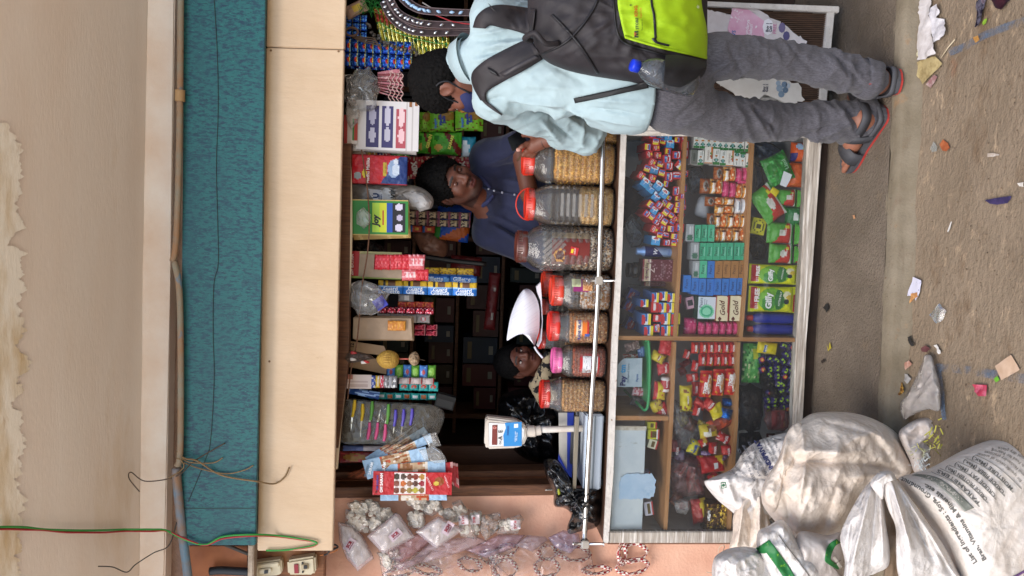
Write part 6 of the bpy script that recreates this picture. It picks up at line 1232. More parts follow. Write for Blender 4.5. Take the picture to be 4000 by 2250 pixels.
D_GIL=('#2a6fc0',[('r',0,.0,.42,1,'#c9a52c'),('n',3,9,.1,'#e6c86a',1),('r',.05,.3,.35,.6,'#6a4a34'),('r',.42,.0,.5,1,'#8fb8e0'),('r',.1,.7,.4,.78,'#222428')])
D_GILM=('#2a6fc0',[('r',.58,.0,1,1,'#c9a52c'),('r',.62,.3,.95,.6,'#6a4a34'),('r',.5,.0,.58,1,'#8fb8e0'),('r',.6,.7,.95,.78,'#222428')])
strip_of('razor_strip',1650,1046,1850,1078,.24,3,1,('#c9a52c',[('n',4,7,.1,'#8a6a34',3),('r',0,.0,.2,1,'#3a70b0')]),'narrow yellow razor strip hanging deepest of the three',cat='razor strip')
strip_of('razor_strip',1650,1076,1862,1112,.2,2,1,('#2a6fc0',[('n',3,5,.25,'#6fa8e0',2),('r',.8,.0,1,1,'#1f52a0')]),'blue razor strip hanging in the middle',cat='razor strip',texts=[('Gillette',.62,.55,1.9,'#d6e2f0',90),('Guard',.3,.5,1.3,'#e6ecf4',90)])
strip_of('razor_strip',1480,1098,1862,1152,.14,4,1,D_GILM,'long blue and yellow razor strip hanging in front',cat='razor strip',texts=[('Guard',.42,.5,1.0,'#e6ecf4',90),('Gillette',.2,.5,1.3,'#d6e2f0',90)])
obj('plastic_bag',film([(1368,1110),(1420,1092),(1480,1120),(1512,1150),(1500,1200),(1450,1232),(1400,1230),(1370,1190)],.05,.05,seed=17),m=M_MILK,label='crumpled clear bag with a blue card inside near the razor strips',cat='plastic bag')
pack('blue_card',1462,1162,1508,1206,.03,('#3a3fa8',[('r',.3,.3,.6,.5,'#5a60c0')]),'blue card in the crumpled clear bag','card',.004,-35,'c')
strip_of('sachet_strip',1556,1146,1616,1180,.16,1,1,('#6f6a68',[('r',.2,.3,.8,.6,'#a8a4a2')]),'single grey blister pack beside the razor strip')
strip_of('sachet_strip',1555,1178,1692,1204,.17,4,1,('#a82c2c',[('n',4,4,.2,'#c9703c',2)]),'red sachet strip above the maroon foil strip')
strip_of('foil_sachet_strip',1476,1199,1694,1227,.12,6,1,('#7a1526',[('n',4,5,.15,'#c04a5c',2),('n',9,9,.4,'#e8c0c8',5)]),'single file maroon foil sachet strip',m=FOIL)
strip_of('sachet_strip',1475,1226,1678,1260,.16,4,1,('#a8a2a0',[('e',.5,.5,.3,.2,'#c06060'),('e',.5,.5,.22,.14,'#d8d4d2')]),'silver white sachet strip below the maroon one')
e=empty('card_bundle',P(1500,1285,.08),'bundle of brown cards with orange sachets hanging left of the maroon strips','card bundle')
for i in range(4):kid('card',slab([(1380+i*3,1240-i*2),(1606+i*3,1244-i*3),(1612+i*2,1328+i),(1378+i*4,1324+i*2)],.07+.012*i,.006,.001),e,mat('cardboard%d'%(i%2),'#a89078' if i%2==0 else '#97603a' if i>2 else '#b08a5a',.8,var='#98826c',vscale=20))
for i in range(3):c,w,h=at(1515+i*18,1252,1548+i*18,1292,.06);obj('sachet',pillow(w,h,.006,('#b8742a',[('n',4,5,.2,'#cf943c',i)]),8,8,seed=i),e,FILM,c-e.location)
strip_of('foil_sachet_strip',1616,1266,1708,1312,.17,2,2,('#7d1a2a',[('n',5,5,.15,'#c05a68',4),('r',0,0,1,.1,'#c98a94')]),'short double maroon foil strip under the brown cards',m=FOIL)
# charm of straw, figure and shell
e=empty('straw_charm',P(1500,1400,.03),'hanging charm with a straw ball, a dark carved figure and a shell','charm')
kid('straw_ball',blob([(1470,1402),(1490,1376),(1520,1368),(1550,1380),(1560,1406),(1548,1432),(1520,1441),(1488,1432)],.03,.035,48,12),e,mat('straw','#b8923c',.7,var='#8a6828',vscale=160,stretch=(.2,1,2),bump=.6,bscale=150))
for i in range(16):
 a=(i-7.5)/8*1.25;kid('straw',tube([P(1472+x*5.6,1404+sin(a)*34*sin(pi*x/15),.03-.037*cos(a)*sin(pi*x/15)**.8)for x in range(16)],.0012,4),e,flat('#d0ab58' if i%2 else '#9c7630'))
kid('shell',blob([(1596,1398),(1606,1380),(1625,1374),(1638,1395),(1634,1420),(1615,1428),(1600,1416)],.03,.02,40,10,fold=[(.01,(9,9,1),3,1)]),e,mat('shell','#b39a7a',.6,var='#6e5844',vscale=40))
kid('figure',blob([(1345,1395),(1365,1372),(1400,1374),(1440,1384),(1462,1400),(1430,1406),(1400,1414),(1375,1418),(1352,1412)],.03,.02,48,10,fold=[(.008,(9,9,1),6,1)]),e,mat('dark_carving','#3a2e28',.5,var='#55443a',vscale=40))
for i,(x,y,c)in enumerate(((1376,1404,'#c9c2ba'),(1418,1416,'#c9c2ba'),(1428,1414,'#a82828'),(1378,1378,'#a83434'))):kid('chilli',blob([(x-8,y-5),(x,y-7),(x+12,y-3),(x+16,y+3),(x,y+6),(x-8,y+4)],.005,.008,20,6),e,flat(c,.4))
kid('cord',pxtube([(1340,1390,.03),(1470,1402,.03),(1600,1400,.03),(1660,1408,.03)],.0016,16,5),e,flat('#4a3a2c'));kid('red_thread',pxtube([(1560,1402,.028),(1598,1402,.028)],.003,6,6),e,flat('#b85a4c'))
for i,(pts,lab)in enumerate((([(1352,1330),(1500,1352),(1515,1390),(1350,1372)],'brown cardboard sheet above the straw ball'),([(1345,1385),(1470,1400),(1512,1430),(1508,1462),(1345,1430)],'larger brown cardboard sheet behind the straw ball'))):
 o=obj('cardboard_sheet',slab(pts,.1+.02*i,.004),m=mat('cardboard_sheet','#a08468',.8,var='#927858',vscale=14),label=lab,cat='cardboard')
wtext('12',1375,1348,16,'#2a241e',.097,0,.03,bpy.data.objects['cardboard_sheet'])
strip_of('sachet_strip',1512,1424,1702,1480,.13,6,1,('#3a70b8',[('e',.5,.5,.2,.2,'#a84a4a'),('n',3,3,.3,'#6fa0d0')]),'alternating blue and green sachet strip under the straw ball',alt=('#4f8a2c',[('e',.5,.5,.3,.3,'#7fb048')]))
o=pack('printed_card',1332,1463,1450,1518,.07,('#cfc0ba',[('r',.1,.1,.3,.8,'#b8a49e'),('r',.45,.1,.55,.8,'#b8a49e'),('r',.7,.6,.95,.9,'#a86a5c')]),'pale pink printed card beside the sachet row','card',.004,0,'c')
for i,c in enumerate(('#3a4fa0','#c9a83c','#b83a50','#77757a','#8a8a90','#6f6f74')):pack('sachet',1450+i*17,1466,1467+i*17,1516,.07,(c,[('n',4,4,.25,'#d0d0d0',i)]),'%s sachet in the short row next to the pink card'%['blue','yellow','crimson','grey','pale grey','dark grey'][i],'sachet',.01,0,'p',group='short sachet row')
strip_of('sachet_strip',1558,1474,1696,1502,.11,3,1,('#9a8a88',[('r',.1,.3,.9,.7,'#b0a4a2'),('r',.0,.0,1,.1,'#a83a3a')]),'grey blister strip with red edges')
strip_of('sachet_strip',1560,1490,1712,1528,.14,4,1,('#1f8a8a',[('e',.5,.5,.25,.3,'#a8443c'),('n',4,4,.3,'#3aa8a4')]),'teal sachet strip with red ovals')
strip_of('sachet_strip',1442,1534,1704,1562,.13,8,1,('#1f7a7c',[('r',.2,.2,.8,.8,'#8a4a24')]),'dark teal strip with orange brown squares',alt=('#2a8a86',[('e',.5,.5,.25,.35,'#b8bcc0')]))
pack('hair_clip_card',1360,1520,1482,1550,.09,('#20407a',[('n',9,3,.1,'#7fa0cc',1)]),'blue and white striped packet above the knife rack','packet',.02,10,'p')
# knives and peelers on a dark film rack
M_RACK=clear('dark_film_rack',(.7,.67,.63),.06,(.3,.28,.26),.12,1.5,.35,30)
rk=empty('knife_card',P(1520,1650,.08),'dark card and film holding coloured kitchen knives','display card')
kid('card',slab([(1320,1565),(1715,1590),(1718,1690),(1640,1730),(1330,1725),(1318,1650)],.10,.006),rk,mat('black_card','#2b2622',.5,var='#3a332d',vscale=20))
kid('film',blob([(1322,1560),(1500,1570),(1718,1590),(1716,1690),(1640,1738),(1450,1736),(1330,1726),(1316,1640)],.088,.012,70,12,fold=[(.008,(5,6,1),2,1)]),rk,M_RACK)
M_BLADE=mat('knife_blade','#a8a6a2',.2,.9)
kn=[((1386,1562),(1376,1628),(1371,1682),'#c9a81e','yellow knife nearest the cream board'),((1417,1577),(1412,1643),(1408,1705),'#c9a81e','second yellow knife from the cream board'),((1454,1567),(1448,1640),(1440,1640),'#4f8a34','green peeler between yellow and pink handles'),((1436,1716),(1444,1650),(1450,1596),'#c04a78','pink knife nearest the cream board'),((1466,1715),(1476,1650),(1486,1600),'#c04a78','middle one of three pink knives'),((1500,1722),(1506,1656),(1514,1606),'#c04a78','last pink knife next to the purple ones'),((1518,1578),(1512,1655),(1510,1660),'#4f8a34','green peeler between pink and purple handles'),((1546,1600),(1540,1664),(1536,1692),'#4a3f9c','first purple knife next to the green peeler'),((1578,1598),(1571,1664),(1566,1700),'#4a3f9c','middle one of three purple knives'),((1611,1596),(1603,1660),(1600,1668),'#4a3f9c','last purple knife next to the spice cards')]
for(a,b,c,col,lab)in kn:
 k_=empty('kitchen_knife',P(*b,.075),lab,'knife','kitchen knives on the dark card')
 kid('handle',pxtube([(*a,.072),((a[0]+b[0])/2+2,(a[1]+b[1])/2,.070),(*b,.072)],[.006]*3+[.0075]*4+[.006]*5,12,8),k_,flat(col,.35))
 if abs(c[1]-b[1])>12:
  w=4;kid('blade',slab([(b[0]-w,b[1]),(b[0]+w,b[1]),(c[0]+1,c[1]),(c[0]-1,c[1])],.074,.0012),k_,M_BLADE)
  # spice cards
D_BLU=('#8fb0cc',[('r',.0,.25,1,.72,'#b59a7c'),('n',5,9,.12,'#8a5a34',1),('n',6,12,.3,'#d8d0c4',3),('n',7,9,.38,'#b0481f',5),('r',.0,.72,1,1,'#93b2cc'),('r',0,0,1,.25,'#9dbcd8')])
def card_quad(name,pts,Y,des,label,n=16,m=26):
 """thin printed card with corners at photo points (top-left, top-right, bottom-right, bottom-left of the upright card)"""
 A=[P(x,y,Y)for x,y in pts];vs,fs,cs=[],[],[]
 for j in range(m+1):
  for i in range(n+1):
   u,v=i/n,j/m;p=(A[3]*(1-u)+A[2]*u)*(1-v)+(A[0]*(1-u)+A[1]*u)*v;vs.append(p+Vector((0,.003*sin(u*3+v*5),0)))
 for j in range(m):
  for i in range(n):a=j*(n+1)+i;fs.append((a,a+1,a+n+2,a+n+1));cs.append(paint(des,(i+.5)/n,(j+.5)/m))
 N=len(vs);vs+=[v+Vector((0,.004,0))for v in vs[:N]]
 for j in range(m):
  for i in range(n):a=N+j*(n+1)+i;fs.append((a,a+n+1,a+n+2,a+1));cs.append(H(des[0]))
 return obj(name,mesh(vs,fs,cs,fix=False),m=FILM,label=label,cat='spice card',group='hanging spice cards')
cq=[([(1440,1800),(1425,1790),(1632,1652),(1650,1672)],.10,'blue spice card highest in the fan'),([(1450,1808),(1438,1796),(1655,1668),(1676,1698)],.085,'blue spice card second in the fan'),([(1462,1815),(1450,1800),(1680,1694),(1690,1728)],.07,'blue spice card third in the fan'),
([(1436,1872),(1414,1801),(1662,1745),(1674,1800)],.055,'wide blue spice card tilted behind the red one'),([(1486,1955),(1484,1818),(1738,1796),(1746,1955)],.05,'blue spice card hanging straight behind the red one')]
for i,(pts,Y,lab)in enumerate(cq):card_quad('spice_card',pts,Y,D_BLU,lab)
for k_,(x,y,r)in enumerate(((1432,1838,12),(1500,1830,4),(1448,1830,12))):wtext(['PROSESSO','SAIRAM','SAIRAM'][k_],x,y,50,'#5f7484' if k_==0 else '#e6ecf0',.046 if k_==1 else .05,r,.03,bpy.data.objects['spice_card.003' if k_!=1 else 'spice_card.004'])
sp=[('r',.2,.37,.8,.78,'#d8d0cc')];pal=['#6a3424','#8a2430','#7a2f20','#a8a038','#8a6248','#4a3a30','#8a5a38','#7a4434','#a87a38','#7a5a34','#55382c','#6a3a2c','#8a7434','#b8622a','#3a3424']
sp=[('r',.03,.34,.97,.74,'#d8d0cc')]+[('e',.2+.3*(k%3),.70-.08*(k//3),.13,.036,pal[(k*7)%15])for k in range(15)]+[('n',14,30,.42,'#c9b490',3)][:0]
o=card_quad('spice_card',[(1455,1932),(1458,1842),(1766,1846),(1764,1934)],.03,('#b0242a',sp+[('e',.6,.16,.2,.06,'#8a4a24'),('e',.5,.2,.12,.03,'#c9b048')]),'bright red spice card with rows of spice dishes, front of the bunch',30,60)
wtext('OM SAIRAM',1490,1886,78,'#f0e8e6',.026,0,.04,o);wtext('OM SAIRAM',1474,1886,60,'#3a4a9c',.026,0,.03,o);wtext('OM SAIRAM',1680,1890,60,'#e8c8c8',.026,-25,.0,o);wtext('OM SAIRAM',1745,1882,50,'#e8c8c8',.026,-20,.0,o)
wtext('18',1470,1922,8,'#202020',.024,0,.03,o)
for i in range(3):card_quad('spice_card',[(1690+i*8,1812+i*4),(1690+i*8,1810),(1768+i*10,1805+i*3),(1774+i*10,1900+i*5)],.06+.015*i,('#b03038',[('n',6,6,.3,'#d0a0a0',i)]),'red card edge showing behind the spice bunch, %s'%ORD[i+1],8,8)
for i,(poly,lab)in enumerate((([(1640,1760),(1690,1742),(1720,1760),(1745,1800),(1700,1808),(1660,1798)],'clear crumpled film over the blue spice cards'),([(1650,1700),(1700,1690),(1720,1740),(1680,1750)],'clear film end at the fan of spice cards'))):
 obj('plastic_bag',film(poly,.03,.015,seed=41),m=M_MILK,label=lab,cat='plastic bag')
bm=bmesh.new()
for i in range(60):
 a=P(1370+random.uniform(-20,60),1858+random.uniform(-12,14),.2);b_=P(1440+random.uniform(-10,20),1850+random.uniform(-30,30),.2);n_=Vector((0,0,.0007))
 bm.faces.new([bm.verts.new(v)for v in(a-n_,a+n_,b_+n_,b_-n_)])
obj('orange_threads',bm_mesh(bm),m=flat('#a8522c'),label='bunch of orange threads left of the spice cards',cat='threads')
pack('red_packet',1325,1762,1475,1808,.14,('#6a2222',[('e',.5,.6,.36,.3,'#7a5a2c'),('n',5,5,.3,'#8a3434')]),'dark red packet with gold oval beside the knife card','packet',.02,0,'p')
pack('silver_packet',1340,1740,1500,1762,.13,('#b0a8ac',[('r',0,.5,1,1,'#4a5a8c')]),'silver blue packet edge above the dark red one','packet',.015,0,'p')
# ---------------- papad and snack packs on the pink wall
M_PAPAD=mat('papad_rice','#e2dad2',.6,var='#cdc2b8',vscale=14,stretch=(1,1,9),bump=.5,bscale=60,bstretch=(1,1,7),layers=[('#e2dcd4',30,.5,.6,(1,1,8))])
M_CLRP=clear('pinkish_poly',(.95,.91,.92),.24,(.80,.72,.74),.1,1.6,.6,18)
M_FRY=mat('white_fryums','#f3ede4',.55,var='#e4d8c8',vscale=60,bump=.3,bscale=50,crinkle=[(.2,40,.015)])
def polyblob(poly,Y,T,step=10,rings=8,**k):return blob(ragged(poly,0,step),Y,T,rings=rings,closed_spline=False,**k)
YW=.24
pk=[('papad_pack',[(1320,2038),(1372,2048),(1418,2095),(1452,2160),(1460,2182),(1398,2232),(1352,2180),(1325,2110)],'lowest papad pack with printed label at the board corner','SCR',(1366,2128,32)),('papad_pack',[(1432,2095),(1545,2002),(1562,2010),(1622,2098),(1510,2158),(1495,2165)],'diamond tilted papad pack in the middle with printed label','SCR',(1545,2090,50)),('papad_pack',[(1622,2078),(1712,2016),(1816,2068),(1704,2144)],'diamond papad pack on the right with printed label','SCH',(1750,2064,30))]
for i,(nm,poly,lab,s,(tx,ty,rt))in enumerate(pk):
 e=empty(nm,P(tx,ty,YW-.05),lab,'papad pack');cx_,cy_=sum(p[0]for p in poly)/len(poly),sum(p[1]for p in poly)/len(poly)
 kid('papads',polyblob([(cx_+(x-cx_)*.84,cy_+(y-cy_)*.84)for x,y in poly],YW-.05-.02*i,.008,fold=[(.004,(4,14,1),i,0)]),e,M_PAPAD)
 me=polyblob(poly,YW-.05-.02*i,.016,rings=10,fold=[(.006,(5,5,1),i+3,1)]);kid('film',me,e,M_CLRP);T_=[bvh(me)]
 q=20;a_=radians(rt);L=[(-q*.75,-q*1.35),(q*.75,-q*1.35),(q*.75,q*1.35),(-q*.75,q*1.35)]
 o=patch([(tx+x*cos(a_)-y*sin(a_),ty+x*sin(a_)+y*cos(a_))for x,y in L],T_,'#b9a8b0',e,.003,'label',3);o.matrix_parent_inverse=Matrix.Translation(e.location).inverted()
 for(ss,dx,sz_,cc)in((s,-3,17,'#8a2434'),('papad appalam',8,6,'#7a4a54')):
  o=surf_text(ss,T_,tx+dx*cos(a_),ty+dx*sin(a_),sz_,cc,rt,e,.05,off=.0055);o.matrix_parent_inverse=Matrix.Translation(e.location).inverted()
fr_=[([(1355,1990),(1420,2000),(1450,2040),(1440,2080),(1390,2085),(1350,2040)],'bag of white fryums just below the board'),([(1470,1995),(1520,1985),(1540,2010),(1500,2040),(1465,2030)],'ring shaped fryums bag above the middle papad'),([(1580,1940),(1640,1932),(1668,1950),(1665,2000),(1620,1985),(1590,1965)],'white puffed bag under the red spice card'),([(1588,2010),(1620,1990),(1655,2005),(1665,2040),(1640,2065),(1600,2060)],'flower shaped white fryums between papad packs'),([(1710,1995),(1760,1985),(1790,2010),(1785,2040),(1740,2030)],'bag of pale crisps above the right papad pack'),([(1765,1965),(1800,1955),(1820,1985),(1850,2050),(1850,2100),(1800,2095),(1790,2020)],'white fryums bag with a red label'),([(1830,1990),(1878,2000),(1880,2050),(1860,2105),(1842,2060)],'narrow white fryums bag with printed label'),([(1945,2035),(2030,2012),(2040,2030),(2020,2085),(1945,2084)],'small white bag of fryums with S label near the sheets'),([(1880,2010),(1950,2005),(1960,2060),(1900,2105),(1875,2070)],'brownish clear bag of fried snacks on the wall'),([(1475,2160),(1560,2140),(1575,2180),(1520,2225),(1490,2200)],'crumpled fryums bag under the middle papad pack'),([(1362,1966),(1420,1952),(1452,1984),(1425,2012),(1366,2006)],'white fryums bag closest to the cream board'),([(1425,1950),(1480,1962),(1492,2002),(1445,2014)],'small white bag beside the one at the cream board'),([(1658,1962),(1715,1950),(1735,1990),(1692,2014),(1655,2004)],'white bag right under the blue card end'),([(1430,2030),(1480,2020),(1500,2045),(1450,2075)],'thin white bag tucked behind the middle papad pack')]
for i,(poly,lab)in enumerate(fr_):
 e=empty('fryums_bag',P(*poly[0],YW-.03),lab,'snack bag','snack bags on the pink wall');cx_,cy_=sum(p[0]for p in poly)/len(poly),sum(p[1]for p in poly)/len(poly)
 bm=bmesh.new();rq=random.Random(i)
 for k in range(26):
  t,u=rq.random()**.5*.82,rq.randrange(len(poly));f=rq.random();(xa,ya),(xb,yb)=poly[u],poly[(u+1)%len(poly)];c=P(cx_+(xa+(xb-xa)*f-cx_)*t,cy_+(ya+(yb-ya)*f-cy_)*t,YW-.03-.006*(i%3)+rq.uniform(-.012,.004))
  M=Matrix.Translation(c)@Matrix.Rotation(rq.uniform(-.7,.7),4,'X')@Matrix.Rotation(rq.uniform(-.7,.7),4,'Z')@Matrix.Rotation(pi/2,4,'X')
  bmesh.ops.create_cone(bm,cap_ends=True,segments=9,radius1=rq.uniform(.008,.014),radius2=rq.uniform(.006,.013),depth=.004,matrix=M)
 kid('filling',bm_mesh(bm),e,M_FRY if i!=8 else mat('brown_snack','#9c7458',.6,var='#7a5640',vscale=60,bump=.8),kind='stuff')
 me=film(poly,YW-.03-.006*(i%3),.03,seed=i,n=34,rings=8);kid('film',me,e,M_MILK)
 if i in(5,6,7):
  T_=[bvh(me)];tx,ty=[(1808,2032),(1852,2030),(2012,2050)][i-5]
  o=patch([(tx-18,ty-16),(tx+20,ty-20),(tx+22,ty+16),(tx-16,ty+20)],T_,'#d6c9cc',e,.003,'label',3);o.matrix_parent_inverse=Matrix.Translation(e.location).inverted()
  o=surf_text('S.V.H' if i!=6 else 'SVR',T_,tx,ty,14,'#a8303c',0,e,.04,off=.005);o.matrix_parent_inverse=Matrix.Translation(e.location).inverted()
sh_=[([(1500,2140),(1640,2080),(1700,2100),(1620,2170),(1560,2210),(1510,2180)],'#c08a94'),([(1600,2190),(1690,2110),(1860,2095),(1905,2115),(1790,2160),(1660,2200)],'#cbb6be'),([(1820,2150),(1950,2088),(2052,2090),(2010,2140),(1900,2180)],'#b094a8'),([(1870,2165),(1990,2130),(1962,2140),(1895,2175)],'#a8a0b8'),([(2010,2130),(2060,2090),(2130,2096),(2140,2110),(2080,2155)],'#8a8494'),([(2140,2100),(2200,2070),(2262,2085),(2268,2125),(2228,2162),(2170,2140)],'#8f88a8'),([(1530,2210),(1620,2180),(1680,2160),(1640,2200),(1570,2230)],'#a88a94')]
for i,(poly,c)in enumerate(sh_):
 obj('plastic_sheet',polyblob(poly,YW-.035-.004*i,.008,rings=8,fold=[(.012,(3,5,1),i,1),(.004,(9,9,1),i+4,1)]),m=clear('tinted_sheet_'+c[1:],(.95,.90,.91),.22,c,.2,1.5,.5,14),label=['pinkish clear sheet below the middle papad pack','mauve clear sheet under the right papad pack','mauve sheet hanging halfway down the wall','narrow lilac sheet fold in the middle of the wall','grey printed clear sheet on the wall','lilac paper sheet beside the black bag','dull pink sheet at the bottom of the bunch'][i],cat='plastic sheet')
 # checked bead rings hanging on the wall
def bead_ring(cx,cy,rx,ry,rot,Y,label,r=.0105,n=30):
 vs,fs,cs=[],[],[];seg=6
 for i in range(n):
  t=2*pi*i/n;a=radians(rot);x,y=rx*cos(t),ry*sin(t)
  p=P(cx+x*cos(a)-y*sin(a),cy+x*sin(a)+y*cos(a),Y+.008*sin(3*t));t2=t+.05;x2,y2=rx*cos(t2),ry*sin(t2)
  p2=P(cx+x2*cos(a)-y2*sin(a),cy+x2*sin(a)+y2*cos(a),Y);tg=(p2-p).normalized();u=Vector((0,1,0));v=tg.cross(u).normalized();rr=r*(1 if i%2 else .86)
  for k in range(seg):vs.append(p+(u*cos(2*pi*k/seg)+v*sin(2*pi*k/seg))*rr)
 for i in range(n):
  for k in range(seg):fs.append((i*seg+k,i*seg+(k+1)%seg,((i+1)%n)*seg+(k+1)%seg,((i+1)%n)*seg+k));cs.append(H('#8f1820' if(i+k)%2 else '#d8cfc4'))
 return obj('bead_ring',mesh(vs,fs,cs),m=CARD,label=label,cat='bead ring',group='red and white checked rings')
rg=[(1973,2222,44,36,0,'large checked ring left of the lilac sheet row'),(2136,2216,46,34,10,'large checked ring in the middle of the wall'),(2138,2158,34,28,10,'round checked ring under the grey sheet'),(2245,2163,60,26,5,'wide checked ring beside the rail end'),(1975,2150,46,22,-12,'flat checked ring half under the mauve sheet'),(2430,2162,14,46,0,'checked ring seen edge-on beside the counter corner'),(2471,2160,56,34,-8,'large checked ring hanging below the counter corner'),(2470,2212,62,28,-6,'lowest checked ring near the floor sacks'),(1835,2205,44,24,20,'checked ring above the dull pink sheet'),(1668,2226,56,16,12,'flat checked ring at the photo edge under the pack corner'),(1900,2178,30,16,40,'small tilted checked ring near the mauve sheets'),(2330,2226,54,14,0,'flat checked ring below the rail end'),(1560,2236,60,16,-8,'checked ring lowest under the papad packs')]
for(x,y,rx,ry,rt,lab)in rg:bead_ring(x,y,rx,ry,rt,YW-.01,lab)
for i,(poly)in enumerate(([(1480,2170),(1700,2150),(1900,2170),(2000,2260),(1700,2300),(1500,2290)],[(1900,2150),(2100,2120),(2300,2130),(2330,2260),(2100,2300),(1930,2280)])):
 obj('plastic_sheet',polyblob(poly,YW-.03,.012,rings=10,fold=[(.01,(4,5,1),i+20,1)]),m=clear('faint_pink_sheet',(.98,.96,.96),.02,(.75,.6,.58),.12,1.6,.6,16),label='thin clear sheet over the checked rings, %s'%('nearer the board' if i==0 else 'nearer the counter'),cat='plastic sheet')
 # ---------------- stock at the back of the shop, carton colours darkened to stand in for shade
rk=empty('storage_rack',(bx0+1.2,1.95,.05),'dim storage rack filled with cartons at the back of the shop','rack')
for z in(.9,1.18,1.46,1.74):kid('shelf',box(bx1-bx0+.2,.35,.02,c=((bx0+bx1)/2,1.98,z)),rk,M_DARKW)
for x in(bx0+.1,(bx0+bx1)/2-.2,(bx0+bx1)/2+.7):kid('upright',box(.03,.34,2.0,c=(x,1.982,1.0)),rk,M_DARKW)
rnd4=random.Random(5);n4=0
for si,z in enumerate((.91,1.19,1.47,1.75)):
 x=bx0+.14;k=0
 while x<bx1-.2 and k<16:
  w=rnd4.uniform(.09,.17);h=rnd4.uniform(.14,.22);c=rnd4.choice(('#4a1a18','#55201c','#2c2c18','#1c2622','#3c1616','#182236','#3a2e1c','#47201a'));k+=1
  o=obj('stock_carton',carton(w,h,.2,(c,[('r',.1,.7,.9,.85,'#6a5a3a'),('r',.4,.1,.6,.25,'#8a8478')]),None,6,8),None,CARD,(x+w/2,1.88+rnd4.uniform(0,.09),z+.01+h/2),None,'%s stock carton darkened for shade, %s from the left on the %s rack shelf'%('reddish' if c in('#4a1a18','#55201c','#3c1616','#47201a')else 'dark',ORD[k],['lowest','second','third','top'][si]),'carton','stock cartons on the rack')
  x+=w+.012
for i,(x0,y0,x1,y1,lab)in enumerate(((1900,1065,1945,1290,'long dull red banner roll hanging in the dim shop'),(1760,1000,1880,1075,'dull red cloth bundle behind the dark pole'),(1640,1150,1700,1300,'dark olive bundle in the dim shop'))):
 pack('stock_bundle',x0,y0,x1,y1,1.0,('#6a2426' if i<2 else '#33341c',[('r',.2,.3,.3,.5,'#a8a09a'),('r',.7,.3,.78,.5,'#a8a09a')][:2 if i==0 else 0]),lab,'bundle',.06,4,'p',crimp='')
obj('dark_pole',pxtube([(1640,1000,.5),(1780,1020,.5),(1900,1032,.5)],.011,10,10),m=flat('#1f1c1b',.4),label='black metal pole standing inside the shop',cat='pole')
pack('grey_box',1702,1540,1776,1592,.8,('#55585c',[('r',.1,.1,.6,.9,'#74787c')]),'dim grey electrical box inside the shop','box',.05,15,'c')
# ================================================================== PEOPLE
SKIN=mat('skin','#ffffff',.5,attr=True,bump=.12,bscale=350,spec=.4)
HAIR=mat('black_curly_hair','#070606',.75,var='#0c0a0a',vscale=90,bump=.4,bscale=190,spec=.12)
def frame(f,u):
 f=Vector(f).normalized();u=Vector(u);u=(u-f*u.dot(f)).normalized();r=f.cross(u);return r,f,u # right, forward, up
def loc(C,fr_,p,s=1.0):return C+(fr_[0]*p[0]+fr_[1]*p[1]+fr_[2]*p[2])*s
def head_prims(C,fr_,s=1.0,child=False):
 R=np.array([[fr_[j][i]for j in range(3)]for i in range(3)]);L=lambda*p:tuple(loc(C,fr_,p,s))
 E=lambda c,r,k=.012,sg='e':(sg,L(*c),tuple(q*s for q in r),R,k*s)
 Cc=lambda a,b,ra,rb,k=.012:('c',L(*a),L(*b),ra*s,rb*s,k*s)
 P_=[E((0,-.012,.03),(.076,.096,.088)),E((0,.032,-.028),(.060,.062,.078),.03),E((0,.064,-.088),(.026,.022,.020),.025)]
 for q in(-1,1):
  P_+=[Cc((q*.054,.0,-.045),(q*.022,.056,-.086),.022,.018,.03),E((q*.040,.066,-.018),(.024,.022,.024),.025),Cc((q*.012,.088,.028),(q*.046,.074,.026),.009,.007,.016),
E((q*.033,.102,.006),(.018,.015,.010),.012,'-e'),E((q*.079,-.010,.0),(.011,.025,.034),.008),E((q*.088,-.004,.003),(.006,.013,.020),.004,'-e')]
 P_+=[Cc((0,.088,.022),(0,.110,-.020),.008,.0125,.012),E((-.013,.100,-.025),(.010,.011,.008),.008),E((.013,.100,-.025),(.010,.011,.008),.008)]
 P_+=[Cc((-.019,.087,-.053),(.019,.087,-.053),.0055,.0055,.006),Cc((0,.094,-.051),(0,.094,-.052),.006,.006,.008),Cc((-.016,.088,-.064),(.016,.088,-.064),.0068,.0068,.007),('-e',L(0,.102,-.0585),tuple(q*s for q in(.024,.016,.0022)),R,.003*s)]
 P_+=[Cc((0,-.025,-.07),(0,-.045,-.17),.052,.056,.03)]
 return P_
def to_local(C,fr_,co,s=1.0):d=(co-C)/s;return d.dot(fr_[0]),d.dot(fr_[1]),d.dot(fr_[2])
def face_paint(C,fr_,s,tone,lip,brow,stub=None,stubble=0.0):
 def f(co,n):
  x,y,z=to_local(C,fr_,co,s);c=H(tone);ax=abs(x)
  w=nz(co,60)*.06+nz(co,15)*.06;c=tuple(q*(1+w)for q in c)
  if y>.05:
   if((x/.023)**2+((z+.058)/.012)**2)<1 and y>.078:c=H(lip)
   if .012<ax<.052 and abs(z-(.031-.25*max(0,ax-.035)))<.0045:c=H(brow)
  if stub and y>-.02:
   t=0
   if-.12<z<-.050 and((x/.026)**2+((z+.058)/.013)**2)>1:t=min(1,(-.050-z)/.03)
   if y>.07 and-.048<z<-.034 and ax<.030:t=.9
   if ax>.055 and z<.0 and y<.05:t=max(t,.5)
   t*=stubble;c=tuple(a*(1-t)+b*t for a,b in zip(c,H(stub)))
  return c
 return f
